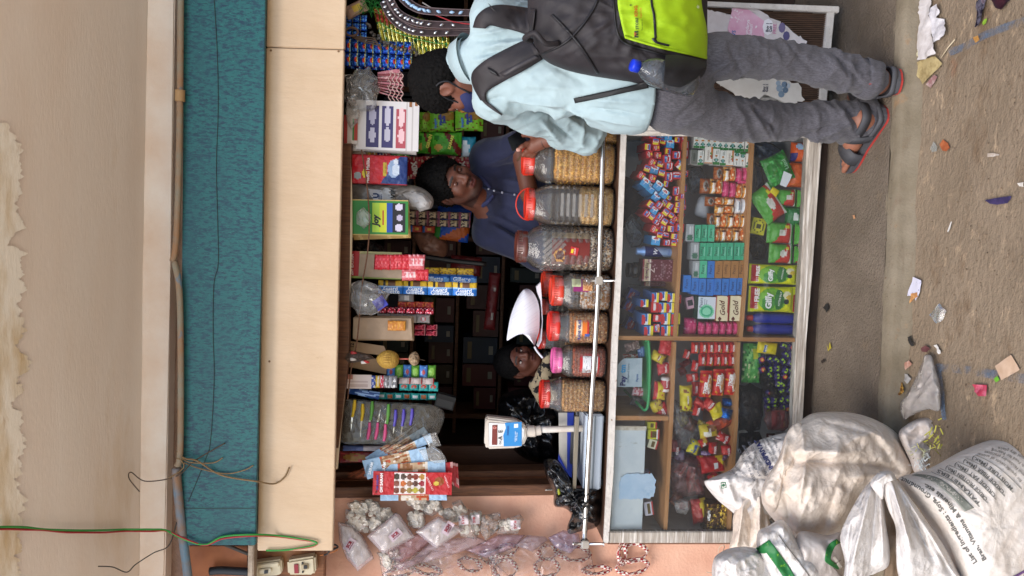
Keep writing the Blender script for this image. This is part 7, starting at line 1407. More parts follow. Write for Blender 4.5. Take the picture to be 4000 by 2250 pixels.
def eyes(C,fr_,s,par,iris='#140c08',lid=.35,look=(0,0),tone='#4a2a20'):
 for q in(-1,1):
  me=lathe([(max(.0002,.0118*cos(q_)),.0118*sin(q_))for q_ in[-pi/2+pi*i_/22 for i_ in range(23)]],28);me.shade_smooth()
  for v in me.vertices:v.co*=s
  vcol(me,lambda co,n:tone if co.z>lid*.0118*s or co.z<-.5*.0118*s else(iris if(co.normalized()-Vector((look[0],1,look[1])).normalized()).length<.55 else '#b5aaa2'))
  o=obj('eye',me,par,mat('eye_white','#ffffff',.15,attr=True,spec=.6));M=Matrix.Identity(4)
  for j in range(3):
   for i in range(3):M[i][j]=fr_[j][i]
  p=loc(C,fr_,(q*.0325,.0775,.006),s);M.translation=p;o.matrix_world=M
  zl=lid*.0118;rl=(.0118**2-zl*zl)**.5+.0006;pts=[loc(C,fr_,(q*.0325+rl*cos(t),.0775+rl*sin(t),.006+zl),s)for t in[pi*(.08+.84*i/12)for i in range(13)]]
  obj('lashes',tube(pts,.0012*s,6),par,flat('#120a08',.5))
def hair_mesh(C,fr_,s,front=.09,disp=.005,seed=0,low=False,fz=-.03,vol=1.0):
 R=np.array([[fr_[j][i]for j in range(3)]for i in range(3)]);L=lambda*p:tuple(loc(C,fr_,p,s))
 pr=[('e',L(0,-.018,.042),tuple(q*s*vol for q in(.087,.104,.092)),R,.01),('e',L(0,-.05,-.005),tuple(q*s for q in(.078,.068,.07)),R,.02),
('c',L(-.077,.012,.03),L(-.077,.014,-.012),.010*s,.006*s,.01),('c',L(.077,.012,.03),L(.077,.014,-.012),.010*s,.006*s,.01),
('-e',L(0,.10,fz),tuple(q*s for q in(.074,.075,.095)),R,.012*s),('-e',L(-.085,.0,-.012),tuple(q*s for q in(.03,.026,.034)),R,.008),('-e',L(.085,.0,-.012),tuple(q*s for q in(.03,.026,.034)),R,.008),
('-e',L(0,-.03,-.13),tuple(q*s for q in(.1,.1,.07)),R,.02)]
 return sdf_mesh(pr,.0042,.01,lambda co,n:disp*(abs(noise.noise(co*70+Vector((seed,0,0))))*1.6+.8*noise.noise(co*150)-.2))
def hand_prims(palm,fingers,rp=.02,k=.007):
 """palm: list of (px,py,Y,r) blobs; fingers: lists of (px,py,Y) joints with radius"""
 pr=[]
 for i in range(len(palm)-1):
  a,b=palm[i],palm[i+1];pr.append(('c',tuple(P(*a[:3])),tuple(P(*b[:3])),a[3],b[3],.02))
 for(r0,r1,js)in fingers:
  n=len(js)-1
  for i in range(n):pr.append(('c',tuple(P(*js[i])),tuple(P(*js[i+1])),r0+(r1-r0)*i/n,r0+(r1-r0)*(i+1)/n,k))
 return pr
V=lambda*p:tuple(P(*p))
# ------------------------------------------------------------------ customer
cu=empty('person',G(3480,380),'customer in pale shirt and grey trousers leaning on the counter with a backpack','person')
TONE='#6c4030'
fC=frame((-.78,.42,-.46),(-.12,.20,1));hc=P(1756,326,-.19)
heelR,heelL=G(3520,318),G(3462,436);toeR=heelR+Vector((.03,.28,0));FS=1.16;toeL=G(3318,640)
dL=(toeL-heelL).normalized();toeL=heelL+dL*.255
def foot_prims(heel,toe,ank):
 FS=1.16
 d=(toe-heel).normalized();s_=Vector((d.y,-d.x,0));z=Vector((0,0,1));L=lambda a,b,c:tuple(heel+d*a*FS+s_*b*FS*1.06+z*c*1.05)
 pr=[('c',L(.032,0,.055),L(.032,0,.065),.033,.033,.02),('c',L(.04,0,.055),L(.13,0,.055),.034,.028,.03),('c',L(.13,-.012,.045),L(.19,-.016,.036),.026,.018,.03),('c',L(.13,.015,.042),L(.185,.024,.034),.024,.016,.03),('c',L(.045,0,.08),tuple(ank),.036,.040,.04)]
 for i,(b,ln,r)in enumerate(((-.030,.240,.0115),(-.012,.236,.0085),(.002,.228,.008),(.015,.218,.0075),(.027,.206,.007))):
  pr.append(('c',L(.185,b,.035),L(ln-.012,b*1.05,.034),r,r*.95,.006));pr.append(('c',L(ln-.012,b*1.05,.034),L(ln,b*1.06,.031),r,r*.85,.004))
 return pr,L
ankR,ankL=P(3400,318,-.42),P(3385,468,-.30)
pR,LR=foot_prims(heelR,toeR,ankR);pL,LL=foot_prims(heelL,toeL,ankL)
body=head_prims(hc,fC)
# limbs under the clothes: one continuous body
hipR,hipL,knR,knL=P(2660,235,-.44),P(2660,420,-.42),P(3060,232,-.43),P(3070,478,-.32)
shL,shR,elL,elR,wrL,wrR=P(1935,385,-.28),P(1930,70,-.36),P(2272,522,-.04),P(2160,200,-.08),P(2122,548,.05),P(2050,420,.10)
T=tuple
body+=[('c',T(loc(hc,fC,(0,-.03,-.10))),V(1870,238,-.28),.050,.046,.02),('c',V(1900,232,-.29),V(2050,240,-.31),.040,.07,.03),('c',V(2050,240,-.31),V(2300,280,-.36),.07,.08,.05),('c',V(2300,280,-.36),V(2600,330,-.42),.08,.09,.05),
('c',T(shR),T(shL),.042,.042,.05),('c',T(shL),T(elL),.045,.042,.03),('c',T(elL),T(wrL),.042,.027,.02),('c',T(shR),T(elR),.045,.04,.03),('c',T(elR),T(wrR),.04,.026,.02),
('c',T(hipR),T(knR),.055,.038,.04),('c',T(knR),T(ankR),.036,.034,.03),('c',T(hipL),T(knL),.055,.038,.04),('c',T(knL),T(ankL),.036,.034,.03)]
body+=hand_prims([(2122,548,.05,.027),(2100,560,.065,.026),(2078,575,.075,.024)],[
(.0105,.0085,[(2080,556,.06),(2058,562,.055),(2040,572,.05),(2024,584,.055)]),(.0105,.0085,[(2076,575,.075),(2056,590,.085),(2044,604,.10),(2048,612,.13)]),(.010,.008,[(2084,588,.085),(2066,604,.095),(2056,615,.115),(2060,618,.14)]),(.009,.0075,[(2094,594,.09),(2080,610,.10),(2072,618,.12),(2076,620,.14)]),
(.0115,.009,[(2108,548,.06),(2085,532,.06),(2062,526,.065),(2044,528,.075)])])
body+=hand_prims([(2050,420,.10,.026),(2045,445,.11,.024)],[(.010,.008,[(2040,455,.11),(2034,475,.115),(2030,494,.12)]),(.009,.0075,[(2050,458,.12),(2046,475,.13),(2042,490,.14)]),(.009,.0075,[(2058,455,.13),(2056,472,.14),(2052,484,.15)]),(.008,.007,[(2064,448,.14),(2064,462,.15),(2060,474,.155)]),(.010,.008,[(2032,440,.10),(2020,452,.10),(2012,465,.11)])])
bod=sdf_mesh(body+pR+pL,.0052,.015)
fp=face_paint(hc,fC,1.0,TONE,'#6a3a30','#140e0c')
def skin_c(co,n):
 c=fp(co,n)
 if co.z<.14:c=H('#8a5a46')
 return c
vcol(bod,skin_c);bo=kid('body',bod,cu,SKIN)
hr=kid('hair',hair_mesh(hc,fC,1.04,disp=.005,seed=3,fz=-.04,vol=1.02),cu,HAIR)
for(x,y,Y)in((2024,586,.047),(2030,494,.112)):
 kid('fingernail',blob([(x-7,y-6),(x+6,y-8),(x+10,y),(x+4,y+6),(x-6,y+5)],Y,.003,18,5),cu,flat('#c08f80',.3))
eyes(hc,fC,1.0,bo)
# mask
mk=sdf_mesh([('e',T(loc(hc,fC,(0,.052,-.048))),(.070,.070,.052),np.array([[fC[j][i]for j in range(3)]for i in range(3)]),.01),('e',T(loc(hc,fC,(0,.085,-.035))),(.035,.040,.040),np.array([[fC[j][i]for j in range(3)]for i in range(3)]),.02)],.005,.015)
kid('face_mask',mk,cu,mat('navy_mask_cloth','#1c2350',.75,bump=.2,bscale=300))
for q in(-1,1):
 kid('mask_strap',tube([loc(hc,fC,p)for p in spline([(q*.062,.06,-.02),(q*.080,.02,.012),(q*.084,-.018,.034),(q*.090,-.040,.012),(q*.086,-.036,-.02),(q*.078,-.006,-.04),(q*.066,.04,-.07)],24)],.0032,6),cu,flat('#16161c',.6))
 # trousers
def fold(co,n,A,sc,o=0):v=1-2*abs(noise.noise(Vector((co.x*sc[0]+o,co.y*sc[1],co.z*sc[2]))));return A*v*abs(v)
def trd(co,n):
 a=.005+.010*math.exp(-((co.z-.47)/.12)**2)+.012*math.exp(-((co.z-.18)/.10)**2)
 return .7*fold(co,n,a,(9,9,14))+fold(co,n,a*.4,(20,20,26),4)+creases(co,TRL)-.003
TRL=[(2925,425,3000,530,.016,8),(2945,415,3025,510,-.018,8),(2968,435,3030,540,.012,7),(2780,310,2880,235,-.012,8),(3120,548,3300,465,-.015,8),(3150,552,3330,478,.015,8),(3255,395,3340,530,.016,8),(3280,390,3370,500,-.016,7),(2850,175,2905,305,-.010,8),(3230,215,3330,335,.016,8),(3255,205,3350,310,-.016,7),(3300,240,3385,330,.014,7),(2640,470,2760,360,-.012,9),(2660,500,2800,400,.012,9),(2800,270,2930,215,.010,8),(3060,160,3200,300,-.008,8)]
trs=[('e',V(2620,330,-.43),(.150,.115,.13),None,.05),('c',V(2640,238,-.46),V(2800,220,-.46),.082,.074,.04),('c',V(2800,220,-.46),T(knR),.074,.057,.015),('c',T(knR),V(3230,268,-.43),.057,.060,.015),('c',V(3230,268,-.43),V(3402,312,-.43),.060,.054,.02),
('c',V(2640,415,-.42),V(2820,460,-.38),.090,.078,.04),('c',V(2820,460,-.38),T(knL),.078,.060,.015),('c',T(knL),V(3250,470,-.31),.060,.064,.015),('c',V(3250,470,-.31),V(3385,458,-.32),.064,.058,.02),('c',V(3330,500,-.30),V(3300,530,-.24),.05,.035,.04)]
tm=sdf_mesh(trs,.007,.03,trd)
M_TRO=mat('grey_melange_trousers','#413f44',.85,var='#535157',vscale=260,vp=(.42,.6),stretch=(1,1,.25),bump=.35,bscale=420,layers=[('#35343a',300,.6,.68,(.2,1,1)),('#6d6b72',340,.64,.7,(1,1,.2))],sheen=.15)
to=kid('trousers',tm,cu,M_TRO)
for(a,b,r)in(((3366,304,-.43),(3420,315,-.43),.064),((3345,462,-.31),(3412,456,-.32),.070)):
 n=20;A,B=P(*a),P(*b);me=tube([A,A+(B-A)*.02,A+(B-A)*.3,A+(B-A)*.6,B,B-(B-A)*.01,A+(B-A)*.5],[r*.93,r*.98,r,r*1.01,r*1.01,r*.95,r*.9],30,cap=False);
 for v in me.vertices:v.co+=Vector((nz(v.co,20),nz(v.co,20,3),nz(v.co,20,7)))*.010
 kid('turn_up',me,cu,M_TRO)
 # shirt
def shd(co,n):
 d=.004*noise.noise(co*7)+fold(co+Vector((co.z*.35,0,0)),n,.007,(7,5,3.2),13)
 armd=1/(1+((co-elL).length/.13)**2);d+=fold(co,n,.003+.010*armd,(14,14,9),2)+fold(co,n,.0015+.006*armd,(30,26,18),7)
 w=math.exp(-((co.z-1.28)/.16)**2);d+=fold(co+Vector((co.z*.5,0,0)),n,.006*w,(16,8,5),9)
 if co.z<.98:d+=.006*sin(co.x*38+co.y*20)*(.98-co.z)/.2
 return d+creases(co,SHL)
SHL=[(1865,135,2060,105,.014,7),(1880,162,2070,135,-.014,7),(1890,188,2075,160,.014,7),(1860,218,1990,188,-.012,7),(1850,240,1930,222,.010,6),(1990,402,2180,432,-.02,9),(2010,385,2200,405,.014,9),(2140,465,2240,545,-.018,7),(2160,438,2272,505,.018,8),(2180,420,2292,472,-.018,7),(2110,470,2195,552,.014,7),(2230,418,2300,450,.014,7),(2300,385,2505,402,.010,8),(2310,420,2505,452,-.013,8),(2330,460,2505,492,.011,8),(2130,240,2300,330,-.010,12),(1900,420,2010,448,.010,8),(1880,400,1960,380,-.012,8),(2060,330,2260,350,.008,12)]
shm=[('e',V(2010,215,-.31),(.176,.110,.150),None,.06),('e',V(2220,268,-.36),(.155,.115,.20),None,.08),('e',V(2400,335,-.40),(.150,.120,.135),None,.06),('c',V(2440,340,-.405),V(2490,372,-.41),.125,.128,.04,None),
('c',T(shR),T(shL),.056,.060,.04),('c',V(1822,238,-.264),V(1885,232,-.285),.064,.080,.04),('c',T(shL),V(2080,440,-.17),.068,.064,.05),('c',V(2080,440,-.17),T(elL),.066,.064,.03),('c',V(2230,495,-.07),V(2290,520,-.03),.068,.066,.02),('c',V(2260,512,-.04),V(2190,530,.0),.060,.048,.02),('c',T(shR),T(elR),.07,.06,.04)]
sm=sdf_mesh(shm,.0065,.03,shd)
# flat hem
zh0,zh1=P(2512,520,-.42).z,P(2512,340,-.42).z
for v in sm.vertices:
 if v.co.z<zh0 and(v.co-Vector(P(2460,345,-.41))).length<.3:v.co.z=zh0-.002+(.012*noise.noise(v.co*6))
sm.update();sh=kid('shirt',sm,cu,mat('pale_mint_cotton','#a0b3b7',.8,var='#97abb0',vscale=5,bump=.15,bscale=500,sheen=.1,crinkle=[(.25,9,.03)]))
# collar
cl=[loc(hc,fC,p)for p in((0,0,0),)]
ringc=P(1815,240,-.258);ax=(P(1770,268,-.232)-P(1865,234,-.285)).normalized();u_=ax.orthogonal().normalized();v_=ax.cross(u_)
vs,fs=[],[];n=40
for k,(h,r)in enumerate(((-.030,.078),(.006,.072),(.020,.071),(.022,.0745),(-.012,.084),(-.026,.092))):
 for i in range(n):a=2*pi*i/n;vs.append(ringc+ax*h+(u_*cos(a)+v_*sin(a))*r)
for k in range(5):
 for i in range(n):fs.append((k*n+i,k*n+(i+1)%n,(k+1)*n+(i+1)%n,(k+1)*n+i))
me=mesh(vs,fs);me.shade_smooth();kid('collar',me,cu,MATS['pale_mint_cotton'])
kid('necklace',tube([ringc+ax*(-.004)+(u_*cos(2*pi*i/40)+v_*sin(2*pi*i/40))*.0775 for i in range(40)],.0028,6,closed=True),cu,flat('#1b1a1c',.4))
kid('bracelet',tube([P(2128,548,.047)+((wrL-elL).normalized().orthogonal().normalized()*cos(t)+(wrL-elL).normalized().cross((wrL-elL).normalized().orthogonal().normalized())*sin(t))*.0305 for t in[2*pi*i/28 for i in range(28)]],.0022,6,closed=True),cu,flat('#241a18',.4))
# sandals
M_SOLE,M_SRED,M_STR=mat('grey_rubber_sole','#46464a',.7,bump=.2),mat('red_rubber','#a8352f',.6),mat('dark_grey_strap','#3a3a3e',.6,bump=.15,bscale=200)
for nm,L,flip in(('right',LR,1),('left',LL,-1)):
 e=empty('sandal',L(.1,0,0),'grey and red strapped sandal on the foot %s'%('with the bare heel towards us' if nm=='right' else 'turned sideways to the left'),'sandal','pair of sandals')
 out=spline([(-.012,0),(0,-.032),(.06,-.036),(.13,-.038),(.19,-.048),(.235,-.042),(.262,-.012),(.255,.018),(.215,.042),(.16,.044),(.08,.036),(.01,.034),(-.012,0)],40)[:-1]
 for(z0,z1,sc,m_,pn)in((.0,.009,1.0,M_SRED,'outsole'),(.0091,.022,1.02,M_SOLE,'midsole')):
  bm=bmesh.new();A=[bm.verts.new(L(.12+(a-.12)*sc,b*sc,z0))for a,b in out];B=[bm.verts.new(L(.12+(a-.12)*sc,b*sc,z1))for a,b in out]
  bm.faces.new(A[::-1]);bm.faces.new(B)
  for i in range(len(A)):j=(i+1)%len(A);bm.faces.new((A[i],A[j],B[j],B[i]))
  kid(pn,bm_mesh(bm),e,m_)
 def band(pts,w,m_,pn='strap',th=.004):
  n=18;Q=spline(pts,n);vs=[]
  for i in range(n):
   p=Q[i];vs+=[L(p[0]-w/2,p[1],p[2]),L(p[0]+w/2,p[1],p[2]),L(p[0]+w/2,p[1]*1.10,p[2]+th),L(p[0]-w/2,p[1]*1.10,p[2]+th)]
  fs=[(i*4+k,i*4+(k+1)%4,i*4+4+(k+1)%4,i*4+4+k)for i in range(n-1)for k in range(4)]
  me=mesh(vs,fs);me.shade_smooth();return kid(pn,me,e,m_)
 band([(.165,-.048,.02),(.163,-.042,.05),(.16,-.012,.068),(.16,.018,.062),(.162,.040,.04),(.165,.045,.02)],.05,M_STR)
 band([(.075,-.040,.02),(.085,-.040,.07),(.10,-.02,.098),(.10,.015,.098),(.085,.038,.07),(.075,.040,.02)],.028,M_STR)
 band([(.162,.030,.056),(.163,.044,.042),(.165,.048,.025)],.018,M_SRED,'strap_inset',.005)
 hs=[(.07,-.037),(.03,-.037),(.0,-.026),(-.008,0),(.0,.026),(.03,.037),(.07,.037)];Q=spline(hs,26);vs=[]
 for(a,b)in Q:vs+=[L(a,b,.062),L(a,b,.092),L(.03+(a-.03)*1.12,b*1.12,.092),L(.03+(a-.03)*1.12,b*1.12,.062)]
 me=mesh(vs,[(i*4+k,i*4+(k+1)%4,i*4+4+(k+1)%4,i*4+4+k)for i in range(25)for k in range(4)]);me.shade_smooth();kid('heel_strap',me,e,M_STR)
 Q=spline([(.07,-.037),(.03,-.038),(.0,-.030),(-.008,0),(.0,.030),(.03,.038),(.07,.037)],26);vs=[]
 for(a,b)in Q:vs+=[L(a,b,.02),L(a,b,.038),L(.03+(a-.03)*1.12,b*1.12,.036),L(.03+(a-.03)*1.12,b*1.12,.02)]
 me=mesh(vs,[(i*4+k,i*4+(k+1)%4,i*4+4+(k+1)%4,i*4+4+k)for i in range(25)for k in range(4)]);me.shade_smooth();kid('heel_cup',me,e,M_SOLE)
 if nm=='right':kid('pull_tab',slab([(3392,312),(3422,308),(3424,326),(3394,330)],heelR.y-.03,.004),e,M_SRED)
 # phone and wallet
o=obj('phone',slab([(1982,538),(2034,504),(2062,560),(2002,592)],.085,.009,.002),m=mat('black_glass','#0c0c0e',.12),label='black phone held in the customer\'s hand',cat='phone')
obj('wallet',slab([(2020,622),(2062,566),(2068,570),(2026,628)],.10,.05,.002),m=mat('brown_leather','#5a4028',.5),label='brown leather wallet edge held under the phone',cat='wallet')
# ---------------- backpack
bk=empty('backpack',P(2450,120,-.58),'black backpack with bright lime green front panel on the customer\'s back','backpack')
OUTB=[(2078,-140),(2062,60),(2105,208),(2200,270),(2386,312),(2531,345),(2614,365),(2655,374),(2697,352),(2750,294),(2767,248),(2764,124),(2745,-150),(2600,-300),(2300,-300),(2140,-240)]
M_BAG=mat('black_nylon','#1f1b1e',.6,var='#292427',vscale=9,bump=.2,bscale=400)
bgm=blob(OUTB,-.50,.15,140,30,.35,cen=(2440,60),prof=2.6,fold=[(.010,(1.2,1.8,1),3,1),(.005,(3,4,1),8,1)]);kid('bag_body',bgm,bk,M_BAG)
TB=[bvh(bgm)]
gp=strip([(2410,-160),(2412,0),(2420,60),(2441,150)],[(2742,-160),(2740,0),(2762,120),(2762,232)],TB,.005,40,26,.005)
M_LIME=mat('lime_textile','#a2c614',.55,var='#98bd10',vscale=6,bump=.35,bscale=700)
gpo=kid('front_pocket',gp,bk,M_LIME)
kid('front_pocket_edge',strip([(2441,150),(2560,185),(2660,208),(2762,232)],[(2438,138),(2560,176),(2660,199),(2763,222)],TB,.012,30,2,.006),bk,M_LIME)
TG=TB+[bvh(gp)]
kid('zip',strip([(2533,-160),(2540,0),(2550,60),(2556,150)],[(2541,-160),(2549,0),(2560,60),(2566,150)],TG,.004,24,2,.003),bk,flat('#15151a',.5))
zp=kid('zip_pull',strip([(2545,150),(2556,165),(2570,172),(2612,182)],[(2562,146),(2566,158),(2576,164),(2616,174)],TG,.007,14,2,.004),bk,flat('#1a1c22',.35))
def par_text(s,*a,**k):
 o=surf_text(s,*a,**k);o.parent=bk;o.matrix_parent_inverse=Matrix.Translation(bk.location).inverted();return o
par_text('STORE',TG,2488,92,0,'#23301c',-2,w=46,bold=.03,off=.005);par_text('KING',TG,2484,43,0,'#b8501c',-2,w=42,bold=.03,off=.005)
par_text('The voice of',TG,2508,98,0,'#2a3a1c',-2,w=44,bold=.0,off=.005);par_text('Digital India',TG,2504,50,0,'#b8501c',-2,w=40,bold=.01,off=.005);par_text('®',TG,2464,20,11,'#23301c',0,off=.005);par_text('dr',TG,2726,26,15,'#dbe8c0',0,off=.005)
for(x,c)in((2482,'#b8501c'),(2486,'#23301c')):par_text('W' if x==2482 else 'E',TG,x,134,0,c,90 if x!=2482 else 0,w=16,bold=.04,off=.005)
# flap folds and side seam piping
for i,(a,b)in enumerate((([(2110,210),(2220,150),(2320,20),(2340,-100)],[(2118,216),(2230,156),(2330,24),(2350,-100)]),([(2150,60),(2200,110),(2260,180),(2330,290)],[(2160,54),(2210,104),(2270,174),(2342,288)]),([(2400,-100),(2402,20),(2430,150),(2560,200),(2740,250)],[(2392,-100),(2394,24),(2422,158),(2552,210),(2735,262)]))):
 kid('seam',strip(a,b,TB,.004,30,2,.004,.003),bk,flat('#141216',.5))
pk_=strip([(2590,350),(2620,362),(2655,370),(2697,348),(2752,288)],[(2600,215),(2640,214),(2690,222),(2730,232),(2762,246)],TB,.06,24,12,.01,.13);kid('side_pocket',pk_,bk,mat('black_mesh','#131114',.75,bump=.3,bscale=800))
TS=[bvh(sm)]+TB+[bvh(bod)]
kid('shoulder_strap',strip([(1846,108),(1862,62),(1900,30),(1950,18),(2020,24),(2092,36)],[(1896,112),(1915,100),(1955,108),(2000,118),(2040,130),(2078,146)],TS,.012,40,6,.012,.006),bk,M_BAG)
kid('shoulder_strap',strip([(1876,392),(1850,345),(1840,305),(1852,272),(1900,232),(1985,186),(2070,146)],[(1902,398),(1898,372),(1906,356),(1932,338),(1975,314),(2050,274),(2120,232)],TS,.012,44,6,.012,.006),bk,M_BAG)
kid('shoulder_strap',strip([(1868,370),(1890,402),(1925,430),(1960,452)],[(1882,366),(1904,396),(1932,420),(1962,446)],TS,.006,20,3,.006),bk,M_BAG)
kid('strap_webbing',strip([(1950,285),(2020,250),(2090,215)],[(1970,300),(2040,262),(2108,226)],TS,.026,16,2,.003),bk,flat('#2e2a2d',.5))
for(a,b)in(((1902,292),(1935,322)),((1905,40),(1925,70))):kid('strap_loop',strip([(a[0],a[1]-30),(b[0],b[1]-40)],[(a[0]+14,a[1]-8),(b[0]+12,b[1]-22)],TS,.026,6,2,.005),bk,flat('#121114',.5))
kid('lower_strap',strip([(2240,384),(2340,362),(2440,340),(2530,318)],[(2246,404),(2345,384),(2445,362),(2534,344)],TS,.010,24,3,.004),bk,flat('#141416',.6))
kid('grab_handle',tube([P(*p)for p in spline([(2075,160,-.56),(2050,150,-.60),(2090,130,-.64),(2130,170,-.64),(2180,168,-.62)],20)],.009,8),bk,M_BAG)
# bottle in the side pocket
bc=P(2572,286,-.69);bdir=(P(2478,258,-.69)-P(2625,304,-.66)).normalized()
M_PET=clear('pet_bottle',(.82,.85,.9),.08,(.5,.55,.62),.05,1.8,.35,60)
bt=empty('water_bottle',bc,'clear water bottle with blue cap in the backpack side pocket','bottle')
bt.rotation_euler=bdir.to_track_quat('Z','Y').to_euler()
o=obj('bottle_body',lathe([(.040,-.12),(.043,-.10),(.041,-.06),(.0435,-.05),(.041,-.03),(.0435,-.02),(.042,.0),(.040,.02),(.030,.045),(.017,.062),(.014,.07)],28),bt,M_PET);o.data.shade_smooth()
o=obj('cap',lathe([(.0155,.068),(.0185,.069),(.0185,.088),(.017,.092),(.004,.0925)],24),bt,mat('blue_cap','#1433c0',.35));o.data.shade_smooth()
# ------------------------------------------------------------------ shopkeeper
sk=empty('person',P(2390,760,.45),'shopkeeper in navy shirt looking down behind the tall jars','person')
fS=frame((.27,-.90,-.36),(.28,-.1,.95));hs_=P(1788,692,.19)-fS[1]*.08-fS[2]*.006
TS_='#5f382a'
bp=head_prims(hs_,fS)+[('c',T(loc(hs_,fS,(0,-.035,-.11))),V(1925,755,.41),.054,.056,.03),('c',V(1950,760,.43),V(2380,780,.52),.06,.10,.05),('c',V(1905,625,.36),V(1915,905,.40),.06,.06,.05),
('c',V(1915,905,.40),V(2100,1000,.36),.048,.042,.03),('c',V(2100,1000,.36),V(2200,900,.27),.042,.034,.03),('c',V(1905,625,.36),V(2040,570,.30),.048,.045,.03),('c',V(2035,580,.29),V(2068,760,.25),.044,.036,.02),('c',V(2068,760,.25),V(2090,810,.25),.034,.03,.02)]
bp+=hand_prims([(2090,810,.25,.028),(2110,835,.25,.026)],[(.010,.008,[(2120,845,.24),(2135,860,.23),(2150,868,.23)]),(.010,.008,[(2115,855,.25),(2132,872,.25),(2148,880,.25)]),(.009,.008,[(2108,858,.26),(2125,878,.27),(2140,888,.27)]),(.008,.007,[(2102,856,.27),(2115,876,.28),(2128,886,.28)]),(.011,.009,[(2110,822,.23),(2130,830,.22),(2145,845,.22)])])
bm_=sdf_mesh(bp,.0046,.015);vcol(bm_,face_paint(hs_,fS,1.0,TS_,'#5a2f2a','#120c0a','#17100e',.75));b2=kid('body',bm_,sk,SKIN)
kid('hair',hair_mesh(hs_,fS,1.03,disp=.007,seed=9,fz=-.035,vol=1.08),sk,HAIR)
eyes(hs_,fS,1.0,b2,lid=-.40,look=(.1,-.5),tone='#5c372a')
def nvd(co,n):return fold(co,n,.005,(9,9,5),1)+fold(co,n,.003,(16,14,10),5)+creases(co,NVL)
NVL=[(1900,830,2080,905,.014,9),(1915,860,2090,950,-.016,9),(1930,880,2085,985,.014,9),(1900,640,2010,600,.012,8),(1915,660,2020,640,-.012,8),(1960,800,2120,850,-.012,10),(1950,700,2060,720,.010,9),(1985,620,2060,560,-.012,7)]
nv=[('e',V(2080,770,.42),(.185,.12,.20),None,.06),('c',V(2080,770,.42),V(2400,790,.5),.14,.15,.06),('c',V(1910,622,.37),V(1920,900,.41),.072,.074,.05),('c',V(1880,715,.34),V(1900,770,.36),.070,.075,.03),('c',V(1920,905,.41),V(2105,1000,.36),.070,.062,.05),('c',V(2105,1000,.36),V(2160,940,.3),.060,.052,.03),('c',V(1908,622,.37),V(2035,566,.30),.070,.062,.05)]
R_=np.array([[fS[j][i]for j in range(3)]for i in range(3)])
nv.append(('-e',T(loc(hs_,fS,(0,.03,-.125))),(.030,.05,.038),R_,.012))
nm_=sdf_mesh(nv,.0065,.03,nvd);M_NAVY=mat('navy_linen','#171b32',.85,var='#1e2340',vscale=8,bump=.25,bscale=500,sheen=.15);so=kid('shirt',nm_,sk,M_NAVY)
TN=[bvh(nm_)]
kid('placket',strip([(1880,725),(1940,742),(2000,754),(2080,762)],[(1884,738),(1944,754),(2004,766),(2084,774)],TN,.004,20,2,.003),sk,M_NAVY)
for(x,y)in((1908,738),(1930,745),(1962,752),(2010,760)):
 p,_=hit(TN,x,y,.010);kid('button',box(.009,.004,.009,.002,1,p),sk,flat('#8a8c98',.3))
kid('collar',strip([(1842,808),(1872,800),(1902,780),(1925,758)],[(1856,818),(1886,812),(1912,794),(1932,768)],TN,.007,20,3,.006,.004),sk,mat('navy_collar','#23284a',.85))
kid('collar',strip([(1868,690),(1880,705),(1896,722),(1912,738)],[(1876,682),(1892,694),(1908,712),(1922,732)],TN,.007,20,3,.006,.004),sk,mat('navy_collar','#23284a',.85))
# ------------------------------------------------------------------ child
ch=empty('person',P(2390,1480,.55),'child peering out from behind the jars with a patterned scarf','person')
fK=frame((.50,-.84,-.08),(.06,0,1));s_=.86;hk=P(2034,1391,.42)-(fK[1]*.08+fK[2]*.006)*s_
bp=head_prims(hk,fK,s_)+[('c',T(loc(hk,fK,(0,-.04,-.12),s_)),V(2170,1490,.52),.045,.06,.04),('c',V(2190,1440,.52),V(2200,1580,.54),.05,.05,.05),('c',V(2190,1510,.53),V(2450,1520,.56),.08,.09,.05),('c',V(2195,1440,.52),V(2330,1420,.48),.035,.032,.03),('c',V(2200,1580,.54),V(2340,1610,.5),.035,.032,.03)]
km=sdf_mesh(bp,.0044,.013);vcol(km,face_paint(hk,fK,s_,'#5e3629','#4f2824','#0f0a09'));kb=kid('body',km,ch,SKIN)
kid('hair',hair_mesh(hk,fK,s_*1.02,disp=.0025,seed=4,fz=-.03,vol=1.0),ch,HAIR);eyes(hk,fK,s_,kb,look=(-.35,0))
kid('dress',sdf_mesh([('e',V(2260,1510,.55),(.15,.09,.16),None,.05),('c',V(2200,1435,.53),V(2210,1585,.55),.055,.058,.05),('c',V(2200,1435,.53),V(2330,1415,.48),.045,.042,.03),('c',V(2210,1585,.55),V(2345,1615,.5),.045,.042,.03)],.008,.03,nvd),ch,mat('black_cotton','#121114',.85))
M_SCARF=mat('cream_black_scarf','#a8977a',.85,var='#17151a',vscale=26,vp=(.50,.53),bump=.2,bscale=300)
kid('scarf',sdf_mesh([('c',V(2092,1500,.44),V(2130,1450,.40),.022,.026,.02),('c',V(2130,1450,.40),V(2140,1390,.40),.026,.020,.02),('c',V(2090,1505,.45),V(2130,1570,.47),.022,.028,.02),('c',V(2120,1470,.42),V(2160,1540,.44),.025,.03,.02)],.006,.02,nvd),ch,M_SCARF)
